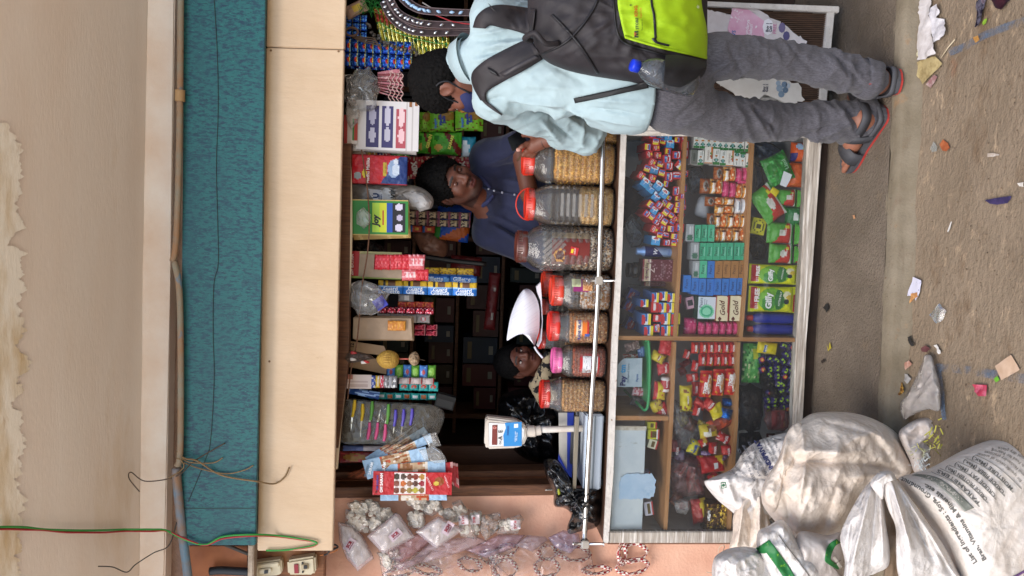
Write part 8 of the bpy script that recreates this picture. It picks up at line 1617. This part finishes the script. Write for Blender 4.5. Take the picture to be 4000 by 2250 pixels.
# ================================================================== SACKS AND LITTER IN FRONT
M_SACK=mat('woven_poly_sack','#dcd0c3',.55,var='#cfc1b3',vscale=6,bump=.22,bscale=260,layers=[('#c0a993',4,.56,.85,(1,1,2)),('#8d7762',60,.72,.76,None)],spec=.45,crinkle=[(.22,9,.05),(.32,22,.02),(.2,60,.008)])
M_SACKW=mat('white_poly_sack','#d6d1cd',.5,var='#c9c2bc',vscale=7,bump=.25,bscale=240,layers=[('#b3a394',6,.6,.8,None)],spec=.45,crinkle=[(.35,12,.045),(.3,30,.02)])
def sack(name,outline,Y,T,label,m,folds,cen=None,n=200,rings=46,prof=2.4,back=.5,Yf=None,parent=None,lines=()):
 me=blob(outline,Y,T,n,rings,back,cen,prof,folds,Yf,lines=lines);o=obj(name,me,parent,m,label=label,cat='sack' if parent is None else None);return o,[bvh(me)]
FN=[(.030,(.55,.8,1),2,1),(.016,(1.4,1.1,1),5,1),(.007,(3.2,2.8,1),8,1)]
def FO(o,k=1.0,sx=1.0,sy=1.0):return[(a*k,(s[0]*sx,s[1]*sy,1),f+o,p)for a,s,f,p in FN]
# printed sack leaning on the counter (behind)
so,TA=sack('printed_sack',[(2752,1888),(2775,1868),(2860,1830),(2900,1770),(2960,1722),(3060,1692),(3110,1690),(3160,1740),(3150,1850),(3080,1960),(2990,2040),(2920,2080),(2870,2010),(2800,1950)],-.17,.10,'printed white sack leaning against the glass, topmost in the sack pile',M_SACKW,FO(11,.8),n=170,rings=40,lines=[(2850,1890,2990,2030,-.02,14),(2840,1860,2880,2000,.02,10),(2780,1890,2840,1950,.015,12),(3050,1700,3060,1850,.02,14),(2900,1860,3040,1880,-.015,12)])
for(s,x,y,w,r,c,b)in(('INDIPRIVAT',2984,1775,130,28,'#2b3160',.05),('MANUFACTURED BY',2960,1790,150,28,'#4a4d58',.0),('AWAY FROM DAMP',2936,1800,140,28,'#4a4d58',.0),('KEEP IN DRY PLACE',2916,1815,140,28,'#4a4d58',.0),('No. Plot Lot of Manufac',3004,1768,120,28,'#4a4d58',.0),('Siddhi Nagar, Road',3018,1760,110,28,'#4a4d58',.0),('Dist. Nagar S',3034,1742,80,28,'#4a4d58',.0),('FACT',2862,1845,34,60,'#4a4d58',.0),('INGS FROM',2895,1842,60,50,'#4a4d58',0)):
 surf_text(s,TA,x,y,0,c,-r,so,b,w=w,off=.003)
patch([(2815,1885),(2835,1882),(2838,1906),(2818,1909)],TA,'#2c6a4a',so,.003);patch([(2818,1888),(2832,1886),(2835,1903),(2821,1906)],TA,'#d5d0ca',so,.0045);patch([(2826+6*cos(t),1896+6*sin(t))for t in[2*pi*i/12 for i in range(12)]],TA,'#1f5a3c',so,.006,g=1)
patch([(3030+20*cos(t),1745+34*sin(t))for t in[2*pi*i/20 for i in range(20)]][:0]or[(3022,1712),(3050,1716),(3052,1719),(3024,1715)],TA,'#4a4d58',so,.003)
# drooping fold of cloth below it
sd_,TD=sack('empty_sack',[(2866,2010),(2905,1940),(2960,1900),(2985,1930),(3000,2010),(3010,2080),(2960,2140),(2890,2160),(2850,2148),(2862,2080)],-.22,.05,'slack grey white sack hanging down below the printed sack',M_SACK,FO(21,.6,1.2,.7),n=120,rings=30,lines=[(2905,1960,2880,2140,.03,12),(2940,1940,2930,2140,-.035,12),(2970,1930,2965,2120,.03,12),(2990,1990,2990,2090,-.03,10)])
# the big pale sack in the middle
sb2,TBg=sack('full_sack',[(2975,1950),(2990,1880),(3040,1790),(3080,1680),(3130,1640),(3190,1612),(3320,1612),(3420,1640),(3500,1690),(3550,1760),(3575,1840),(3480,1880),(3370,1930),(3320,2040),(3290,2085),(3230,2102),(3150,2108),(3080,2100),(3030,2040),(2990,1990)],-.52,.20,'big full beige woven sack in the middle of the pile',M_SACK,FO(3,.8,.8,.8),n=230,rings=60,lines=[(3080,1795,3330,1810,-.05,26),(3330,1810,3560,1845,-.045,24),(3090,1760,3320,1770,.03,22),(3130,1640,3140,1760,.03,14),(3150,1780,3120,2000,.028,16),(3060,1900,3090,2060,-.03,16),(3190,1850,3120,2050,.022,20),(3270,1890,3215,2085,-.022,18),(3350,1870,3300,2000,.02,18),(3400,1690,3520,1850,-.02,16),(3340,1650,3540,1760,.03,22),(3200,1640,3420,1700,-.018,14),(3230,2010,3300,2060,.02,16),(3000,1960,3020,1890,.03,12)])
# pinched neck of the big sack
sack('neck',[(2985,1885),(3040,1790),(3075,1690),(3120,1650),(3150,1690),(3120,1760),(3080,1800),(3120,1720),(3110,1830),(3060,1900),(3040,1990),(3010,2000),(2975,1945)],-.60,.07,'',M_SACK,FO(31,.9,1.2,.8),n=110,rings=26,parent=sb2,cen=(3052,1868))
# white sack with green band
sg,TGn=sack('banded_sack',[(2960,2080),(3000,2055),(3050,2030),(3085,2060),(3120,2120),(3200,2200),(3260,2330),(3050,2330),(3000,2260),(2960,2160)],-.70,.09,'white sack with a green patterned band near the photo edge',M_SACKW,FO(41,.7),n=120,rings=30)
M_BAND=mat('green_leafy_band','#1f6a34',.5,var='#7fae30',vscale=60,vp=(.62,.66),bump=.15,bscale=260)
kid2=lambda name,me,par,m:obj(name,me,par,m)
kid2('band',strip([(2952,2140),(2990,2120),(3005,2108)],[(2965,2160),(2985,2162),(2996,2160)],TGn,.004,12,8,.003),sg,M_BAND)
kid2('band',strip([(2972,2130),(3030,2210),(3090,2300)],[(3005,2108),(3066,2190),(3130,2290)],TGn,.004,24,8,.003),sg,M_BAND)
kid2('stitching',strip([(3040,2090),(3080,2145),(3130,2210),(3180,2280)],[(3043,2088),(3083,2143),(3133,2208),(3183,2278)],TGn,.004,30,1,.003),sg,flat('#6a6660'))
# small round sack end at the photo's edge
se,TE=sack('tied_sack',[(2784,2200),(2800,2168),(2850,2142),(2920,2136),(2990,2160),(3030,2220),(3040,2330),(2900,2400),(2800,2330),(2782,2260)],-.66,.12,'small rounded white sack end at the lower left of the pile',M_SACKW,FO(51,.8,1.3,1.3),n=120,rings=30)
# grey transparent sack with label behind the neck
sl,TL=sack('clear_sack',[(3120,2080),(3230,2090),(3290,2080),(3300,2160),(3290,2240),(3330,2330),(3180,2330),(3110,2200)],-.72,.06,'greyish clear sack with a green strip between the beige and printed sacks',mat('grey_clear_sack','#a39a94',.3,var='#b7aea8',vscale=12,spec=.6,bump=.3,bscale=60),FO(61,.7),n=90,rings=24)
kid2('band',strip([(3268,2105),(3235,2130),(3222,2180),(3230,2200),(3275,2226)],[(3285,2120),(3262,2135),(3246,2175),(3252,2192),(3285,2210)],TL,.004,20,6,.003),sl,M_BAND)
patch([(3252,2178),(3262,2172),(3290,2216),(3280,2222)],TL,'#c9c2b8',sl,.005);surf_text('LIBERO LIME',TL,3271,2197,0,'#3a342e',58,sl,.02,w=34,off=.008)
# the printed feed sack in the front corner
M_FEED=mat('printed_feed_sack','#cabeb2',.5,var='#d2cbc4',vscale=3,bump=.25,bscale=300,layers=[('#bba693',3,.55,.85,(1,1,2))],spec=.45,crinkle=[(.2,14,.03),(.2,34,.015)])
sf,TF=sack('feed_sack',[(3510,1870),(3560,1850),(3640,1825),(3760,1760),(3880,1715),(4010,1690),(4200,1700),(4300,2000),(4250,2400),(3900,2500),(3780,2400),(3690,2150),(3600,2000),(3540,1920)],-.92,.20,'printed feed sack with ingredient list in the near corner',M_FEED,[(.008,(.6,.6,1),2,1),(.003,(2,2,1),5,1),(.0012,(6,6,1),1,1)],cen=(3900,2060),n=200,rings=50)
for(s,x,y,w,r,c,b)in(('List of Ingredients : Soya, Groundnut,',3690,2050,330,62,'#5a5852',.03),('Bran, Vitamins & Minerals etc.',3724,2075,290,64,'#5a5852',.03)):
 pass
def arc_text(s,trees,pts,size,c,par,bold=.02):
 """lettering that follows a line of photo points"""
 me0,tw,th=txtmesh(s,bold);me=me0.copy();Q=spline(pts,60);L=[0]
 for a,b in zip(Q,Q[1:]):L.append(L[-1]+math.hypot(b[0]-a[0],b[1]-a[1]))
 k=L[-1]/tw;last=None
 for v in me.vertices:
  d=(v.co.x/tw+.5)*L[-1];i=next((q for q in range(59)if L[q+1]>=d),58);f=(d-L[i])/max(1e-6,L[i+1]-L[i]);f=max(-.2,min(1.2,f))
  x=Q[i][0]+(Q[i+1][0]-Q[i][0])*f;y=Q[i][1]+(Q[i+1][1]-Q[i][1])*f;tx,ty=Q[i+1][0]-Q[i][0],Q[i+1][1]-Q[i][1];n=math.hypot(tx,ty);tx,ty=tx/n,ty/n
  h_=v.co.y*size;px,py=x+ty*h_,y-tx*h_ # up = left of the reading direction
  p,last=hit(trees,px,py,.0025,last);v.co=p
 me.materials.clear();me.materials.append(flat(c));return obj('lettering',me,par)
GREYT='#5c5a55'
arc_text('List of Ingredients : Soya, Groundnut',TF,[(3812,2198),(3760,2120),(3700,2020),(3650,1955),(3590,1905),(3520,1868)],26,GREYT,sf,.03)
arc_text('Bran, Vitamins & Minerals etc.',TF,[(3848,2188),(3800,2110),(3740,2010),(3690,1950),(3640,1910),(3610,1895)],24,GREYT,sf,.03)
kid2('print_bar',strip([(3768,1998),(3720,1945),(3660,1893),(3610,1867),(3560,1856)],[(3805,1984),(3752,1932),(3690,1880),(3640,1858),(3580,1850)],TF,.0025,24,5,.001),sf,mat('faded_green_ink','#6c6f66',.6,var='#84857c',vscale=60))
arc_text('COMPOSITION',TF,[(3760,1960),(3700,1905),(3640,1872),(3600,1862)],22,'#b9b2a6',sf,.04)
for i,s in enumerate(('PARAMETERS','CRUDE PROTEIN (Min.)','CRUDE FAT (Min.)','CRUDE FIBER (Max.)','MOISTURE (Max.)')):
 o_=i*33;arc_text(s,TF,[(3822+o_,1966-o_*.42),(3772+o_,1912-o_*.42),(3716+o_,1868-o_*.42),(3660+o_*1.05,1838-o_*.40)][:4],20,GREYT,sf,.02)
for i in range(6):
 o_=i*33-14;a=[(3838+o_,1975-o_*.42),(3780+o_,1918-o_*.42),(3720+o_,1872-o_*.42),(3650+o_*1.05,1838-o_*.40)]
 kid2('rule',strip(a,[(x+3,y-2)for x,y in a],TF,.0025,20,1,.001),sf,flat('#8a857c'))
for i,s in enumerate(('for specific needs of animal','Animal Husbandry practices','Livestock Feed for Rearing','Keep in a cool dry place')):
 o_=i*26;arc_text(s,TF,[(3990+o_,1880-i*8),(3930+o_,1820-i*8),(3870+o_,1785-i*8),(3820+o_,1772-i*8)],16,'#857f76',sf,.01)
kid2('edge_line',strip([(3940,2262),(4010,2222)],[(3946,2270),(4014,2230)],TF,.003,8,1,.001),sf,flat('#6a4a78'))
# ruffled open mouth of the feed sack
for i,(poly,Y,T_,lab)in enumerate((([(3282,2100),(3310,2020),(3360,1930),(3400,1880),(3440,1850),(3448,1900),(3452,1960),(3460,2040),(3475,2140),(3470,2210),(3420,2240),(3380,2260),(3345,2330),(3290,2330),(3300,2200)],-.98,.05,'left'),([(3440,1850),(3475,1842),(3510,1880),(3560,1950),(3610,2020),(3680,2120),(3740,2230),(3800,2350),(3560,2350),(3510,2250),(3500,2160),(3498,2060),(3470,1990),(3450,1920)],-1.02,.05,'right'),([(3400,1885),(3435,1845),(3480,1840),(3500,1870),(3475,1880),(3455,1900),(3448,1950),(3425,1930)],-1.04,.025,'top'))):
 sack('mouth_flap',poly,Y,T_,'',M_SACKW,FO(71+i*3,.45,1.2,.6),n=150,rings=34,prof=2.8,parent=sf,lines=[[(3405,1890,3330,2200,.035,14),(3425,1900,3400,2200,-.03,14),(3440,1900,3450,2200,.03,12),(3330,2050,3310,2250,-.025,10)],[(3480,1870,3560,2150,.035,12),(3500,1890,3640,2180,-.035,12),(3520,1900,3700,2200,.03,12),(3470,1930,3530,2250,-.03,12),(3560,1960,3740,2290,-.02,9)],[(3410,1890,3470,1850,.02,9)]][i])
sack('inner_lining',[(3440,1900),(3480,1900),(3520,2000),(3540,2120),(3510,2330),(3450,2330),(3460,2100)],-.90,.03,'',mat('sack_inside','#6f5a46',.8,var='#8a7660',vscale=14),FO(90,.6),n=70,rings=16,parent=sf)
# frayed bag with paper shreds behind
fb,TFb=sack('frayed_bag',[(3510,1700),(3540,1660),(3600,1630),(3660,1615),(3680,1660),(3690,1720),(3700,1770),(3650,1830),(3580,1850),(3550,1790)],-.60,.06,'frayed milky bag with pale shreds sticking out',mat('milky_torn_bag','#b7aba2',.4,var='#c7bcb4',vscale=10,spec=.6,bump=.3,bscale=50),FO(81,.8,1.4,1.4),n=90,rings=22)
bm=bmesh.new();rs=random.Random(8)
for i in range(700):
 x,y=3750+rs.gauss(0,46),1715+rs.gauss(0,34);a=P(x,y,-.70+rs.uniform(-.03,.03));d=Vector((rs.uniform(-1,1),rs.uniform(-.5,.5),rs.uniform(-1,1))).normalized()*rs.uniform(.012,.03);w=d.orthogonal().normalized()*.0018
 bm.faces.new([bm.verts.new(q)for q in(a-w,a+w,a+d+w,a+d-w)])
o=obj('paper_shreds',bm_mesh(bm),m=mat('pale_shreds','#d3d8d6',.6,var='#bdb545',vscale=9,vp=(.46,.56)),label='tangle of pale white and yellow paper shreds by the sacks',cat='paper shreds',kind='stuff')
bm=bmesh.new()
for i in range(70):
 x,y=3600+rs.gauss(0,16),1790+rs.gauss(0,22);a=P(x,y,-.68);d=Vector((rs.uniform(-1,1),rs.uniform(-.5,.5),rs.uniform(-1,1))).normalized()*rs.uniform(.01,.022);w=d.orthogonal().normalized()*.001
 bm.faces.new([bm.verts.new(q)for q in(a-w,a+w,a+d+w,a+d-w)])
obj('paper_shreds',bm_mesh(bm),m=MATS['pale_shreds'],label='small tuft of pale shreds between the two big sacks',cat='paper shreds',kind='stuff')
# thin thread loop by the small sack
obj('thread',pxtube([(2805,2160,-.3),(2812,2135,-.32),(2830,2132,-.34),(2825,2150,-.36),(2790,2230,-.4),(2760,2235,-.4)],.0015,24,5),m=flat('#b8a48c'),label='loose thread end above the small sack',cat='thread')
# ---------------- litter and paint on the ground
def ground_poly(name,pts,z,m,label,cat,lift=.004,curl=.0,th=.0012,parent=None):
 bm=bmesh.new();vs=[bm.verts.new(G(x,y,z))for x,y in pts];f=bm.faces.new(vs);bmesh.ops.triangulate(bm,faces=[f]);bmesh.ops.subdivide_edges(bm,edges=bm.edges[:],cuts=3,use_grid_fill=True)
 for v in bm.verts:v.co.z=z+lift+curl*(.5+.5*nz(v.co,28))*1.0+curl*.6*abs(nz(v.co,70))
 me=bm_mesh(bm,True)
 o=obj(name,me,parent,m,label=label,cat=cat);return o
PAPER=lambda c,v,n:mat('litter_'+n,c,.7,var=v,vscale=40,vp=(.45,.6))
lit=[('plastic_bag',[(3612,-20),(3650,-20),(3652,30),(3660,95),(3664,150),(3672,205),(3672,212),(3630,232),(3606,235),(3598,190),(3612,120),(3615,60),(3610,20)],ZR,mat('milky_litter_film','#b8b0ac',.35,var='#cbc5c2',vscale=30,spec=.6,bump=.3,bscale=60),'long crumpled milky plastic bag on the road near the customer\'s feet','plastic bag',.022),
('paper_cup',[(3652,35),(3680,16),(3690,50),(3675,70),(3700,75),(3716,110),(3710,142),(3670,168),(3662,140),(3655,90)],ZR,mat('crushed_white_film','#c9c6c8',.4,var='#b5b0b2',vscale=40,bump=.4,bscale=80),'crushed white plastic next to the milky bag','plastic scrap',.02),
('cardboard_piece',[(3582,250),(3612,235),(3665,220),(3690,250),(3665,280),(3615,330),(3590,292)],ZR,PAPER('#a8966a','#8f7d54','card'),'flattened tan cardboard piece by the step','cardboard',.01),
('torn_wrapper',[(3542,262),(3575,228),(3588,262),(3592,298),(3570,285)],ZR,PAPER('#8f5a58','#b09a94','pinkwrap'),'dull pink torn wrapper under the cardboard','wrapper',.008),
('torn_wrapper',[(3572,200),(3590,192),(3618,200),(3612,218),(3590,222),(3568,216)],ZR,PAPER('#a89a5c','#c9c2a4','ylwrap'),'yellowish torn wrapper at the end of the milky bag','wrapper',.012),
('torn_wrapper',[(3625,330),(3660,292),(3672,300),(3645,345)],ZR,PAPER('#8a6462','#a8928c','mauvewrap'),'mauve wrapper scrap beside the cardboard','wrapper',.006),
('snack_wrapper',[(3826,88),(3832,8),(3850,-10),(3868,-10),(3860,40),(3842,100),(3822,108)],ZR,mat('silver_wrapper','#8a8698',.25,.7,var='#2a2438',vscale=30,vp=(.45,.55)),'silver and black snack wrapper near the blue line','wrapper',.014),
('snack_wrapper',[(3890,-10),(3965,-10),(3950,15),(3925,40),(3905,32)],ZR,mat('black_wrapper','#1c1820',.3,var='#3a1c24',vscale=30),'black and red snack wrapper at the photo corner','wrapper',.012),
('leaf',[(3845,90),(3856,76),(3866,72),(3862,90),(3850,100)],ZR,flat('#7a9a30',.5),'small yellow green leaf beside the silver wrapper','leaf',.004),
('glass_scrap',[(3640,580),(3655,552),(3668,572),(3670,590),(3650,596)],ZR,clear('pale_scrap',(.8,.82,.8),.3,(.6,.62,.58),.2,1),'pale clear plastic scrap near the red leaf','plastic scrap',.004),
('red_leaf',[(3678,565),(3692,545),(3712,560),(3718,578),(3705,592),(3690,588)],ZR,PAPER('#8f4a28','#a8603a','redleaf'),'rusty red leaf on the road','leaf',.004),
('sachet_end',[(3866,600),(3888,598),(3905,602),(3914,606),(3890,612),(3866,614)],ZR,PAPER('#a89a8c','#c9c2ba','sach'),'small blue and white sachet end on the road','sachet',.004),
('purple_wrapper',[(3858,782),(3900,774),(3964,766),(3958,780),(3945,794),(3905,800),(3876,796)],ZR,PAPER('#2c2348','#3a3058','purp'),'dark purple wrapper strip on the road','wrapper',.006),
('white_scrap',[(3986,716),(4010,712),(4010,730),(3992,728)],ZR,flat('#c9c2b8'),'white scrap at the edge of the photo','scrap',.006),
('white_twig',[(3708,904),(3716,886),(3724,866),(3727,866),(3722,890),(3714,908)],ZR,flat('#cfcac4'),'thin white curl of plastic on the road','plastic scrap',.004),
('paper_note',[(3578,1082),(3612,1096),(3604,1142),(3590,1175),(3580,1155),(3554,1156)],ZR,mat('ruled_note','#c6c4d2',.7,var='#8a88a8',vscale=90,vp=(.6,.66)),'torn white paper note with handwriting by the step','paper',.008),
('peel_scrap',[(3572,1148),(3596,1142),(3598,1160),(3580,1168),(3562,1186)],ZR,PAPER('#a8744a','#c09058','peel'),'orange peel scrap stuck to the paper note','peel',.010),
('clear_scrap',[(3640,1230),(3680,1185),(3708,1215),(3690,1255),(3668,1264)],ZR,clear('litter_film',(.85,.83,.8),.35,(.6,.56,.52),.2,1),'thin clear plastic square on the road','plastic scrap',.006),
('rubber_piece',[(3554,1318),(3566,1312),(3576,1336),(3584,1350),(3574,1354),(3562,1340)],ZR,flat('#262422',.6),'black rubber piece near the step edge','rubber piece',.008),
('white_scrap',[(3656,1350),(3668,1346),(3684,1370),(3688,1380),(3676,1384),(3666,1362)],ZR,flat('#d0ccc6'),'white bitten scrap near the clear bag','scrap',.008),
('stone_piece',[(3612,1360),(3630,1350),(3645,1362),(3634,1376),(3616,1374)],ZR,flat('#5a3434',.8),'dark red stone near the white scrap','stone',.012),
('foil_wrapper',[(3490,1512),(3512,1490),(3530,1478),(3545,1500),(3555,1530),(3540,1545),(3510,1525)],ZR,mat('gold_brown_foil','#7a4a20',.3,.5,var='#c9a04a',vscale=120,vp=(.48,.52)),'brown and gold crumpled wrapper beside the clear bag','wrapper',.02),
('tissue',[(3532,1458),(3552,1462),(3570,1480),(3558,1500),(3536,1482)],ZR,PAPER('#a8a4a0','#8a8682','tissue'),'grey tissue scrap between wrapper and clear bag','tissue',.01),
('tan_tile',[(3898,1430),(3960,1386),(3992,1445),(3922,1486)],ZR,mat('tan_card_tile','#c2a78f',.7,var='#b0937a',vscale=24),'square tan card lying on the blue line','card',.006),
('leaf',[(3892,1480),(3908,1468),(3914,1484),(3900,1494)],ZR,flat('#5f9a2c',.5),'bright green leaf beside the tan card','leaf',.006),
('pink_wrapper',[(3815,1502),(3866,1504),(3870,1548),(3840,1548),(3820,1530)],ZR,PAPER('#a8344a','#c06074','pinkw'),'crushed pink red wrapper below the blue line','wrapper',.012),
('twig_black',[(3228,1202),(3236,1186),(3242,1186),(3248,1206),(3240,1222)],0,flat('#1c1a18',.6),'black rubber bit on the step by the counter','scrap',.01),
('yellow_tag',[(3238,1345),(3244,1366),(3250,1335),(3256,1360),(3242,1372)],0,flat('#a8982c',.5),'tiny yellow plastic bit on the step','scrap',.006),
('scrap',[(3214,1410),(3226,1402),(3232,1412),(3220,1420)],0,flat('#2c241e',.7),'dark scrap on the step near the sacks','scrap',.006),
('peel_scrap',[(3338,842),(3345,840),(3348,852),(3342,856)],0,flat('#b0805a'),'tiny orange peel on the step','peel',.004),
('orange_leaf',[(3812,148),(3832,138),(3836,158),(3820,168)],ZR,PAPER('#a87a3c','#8f6430','orleaf'),'dry orange leaf on the blue line','leaf',.008),
('brown_cluster',[(3538,1420),(3560,1408),(3572,1422),(3560,1434),(3545,1446)],ZR,PAPER('#a87a68','#c09c8c','clus'),'pinkish crumbs near the step edge','scrap',.008)]
for(nm,pts,z,m_,lab,cat_,cu_)in lit:ground_poly(nm,pts,z,m_,lab,cat_,.005,cu_)
# big clear bag lying on the ground
obj('plastic_bag',blob([(3622,1385),(3640,1392),(3655,1440),(3672,1510),(3676,1560),(3668,1605),(3620,1600),(3560,1625),(3530,1640),(3515,1580),(3540,1540),(3570,1490),(3595,1430),(3610,1390)],-.66,.03,80,18,.3,None,2.4,[(.016,(1.6,2,1),4,1),(.006,(5,5,1),2,1)],Yf=lambda x,y:G(x,y,ZR+.02).y),m=clear('dusty_clear_bag',(.82,.78,.75),.42,(.62,.57,.53),.2,1.2,.4,20),label='dusty clear bag lying on the ground beside the sacks',cat='plastic bag')
# straw lying across
obj('straw',tube([G(3676,225,ZR+.006),G(3706,182,ZR+.006),G(3730,154,ZR+.006)],.0022,6),m=flat('#b8a88c'),label='thin pale stick beside the milky bag',cat='stick')
# painted blue lines
def blue(pts_a,pts_b,label):
 n=30;A,B=spline(pts_a,n),spline(pts_b,n);vs=[G(x,y,ZR+.0075)for x,y in A]+[G(x,y,ZR+.0075)for x,y in B]
 return obj('painted_line',mesh(vs,[(i,i+1,n+i+1,n+i)for i in range(n-1)]),m=M_BLUE,kind='structure',label=label)
m_,nt,n_,L_=_nt('worn_blue_paint');MATS['worn_blue_paint']=M_BLUE=m_
o_=n_.new('ShaderNodeOutputMaterial');b_=n_.new('ShaderNodeBsdfPrincipled');t_=n_.new('ShaderNodeBsdfTransparent');x_=n_.new('ShaderNodeMixShader')
b_.inputs['Base Color'].default_value=(*H('#4f6a86'),1);b_.inputs['Roughness'].default_value=.85
r_=_ramp(nt,_noise(nt,9,6,(1,1,1),.7).outputs[0],.44,.74);L_.new(r_.outputs[0],x_.inputs[0]);L_.new(t_.outputs[0],x_.inputs[1]);L_.new(b_.outputs[0],x_.inputs[2]);L_.new(x_.outputs[0],o_.inputs[0])
blue([(3700,190),(3760,170),(3850,120),(4010,62)],[(3712,218),(3770,195),(3862,146),(4010,92)],'worn blue painted line on the road at the upper right')
blue([(3652,1420),(3760,1428),(3880,1444),(4010,1462)],[(3656,1450),(3760,1460),(3880,1480),(4010,1500)],'worn blue painted line on the road by the tan card')
blue([(3655,1450),(3668,1520),(3672,1580),(3680,1640)],[(3675,1450),(3688,1520),(3690,1580),(3698,1640)],'short blue painted line running under the clear bag')
# pebbles and crumbs: many little grains on road and step
vs,fs=[],[];rp=random.Random(2)
for i in range(700):
 if i<520:x,y=rp.uniform(3560,4000),rp.uniform(0,1850);p=G(x,y,ZR+.002)
 else:x,y=rp.uniform(3240,3500),rp.uniform(0,1600);p=G(x,y,.002)
 r=rp.choice((.0012,.0016,.002,.003))*rp.uniform(.7,1.3);k=len(vs)
 for v in((1,0,0),(0,1,0),(-1,0,0),(0,-1,0),(0,0,.8)):vs.append(p+Vector(v)*r*rp.uniform(.7,1.3))
 fs+=[(k,k+1,k+4),(k+1,k+2,k+4),(k+2,k+3,k+4),(k+3,k,k+4)]
obj('grit',mesh(vs,fs),m=mat('grit','#7a6650',.9,var='#4a3c30',vscale=60),kind='stuff',label='scattered grit and crumbs on road and step')
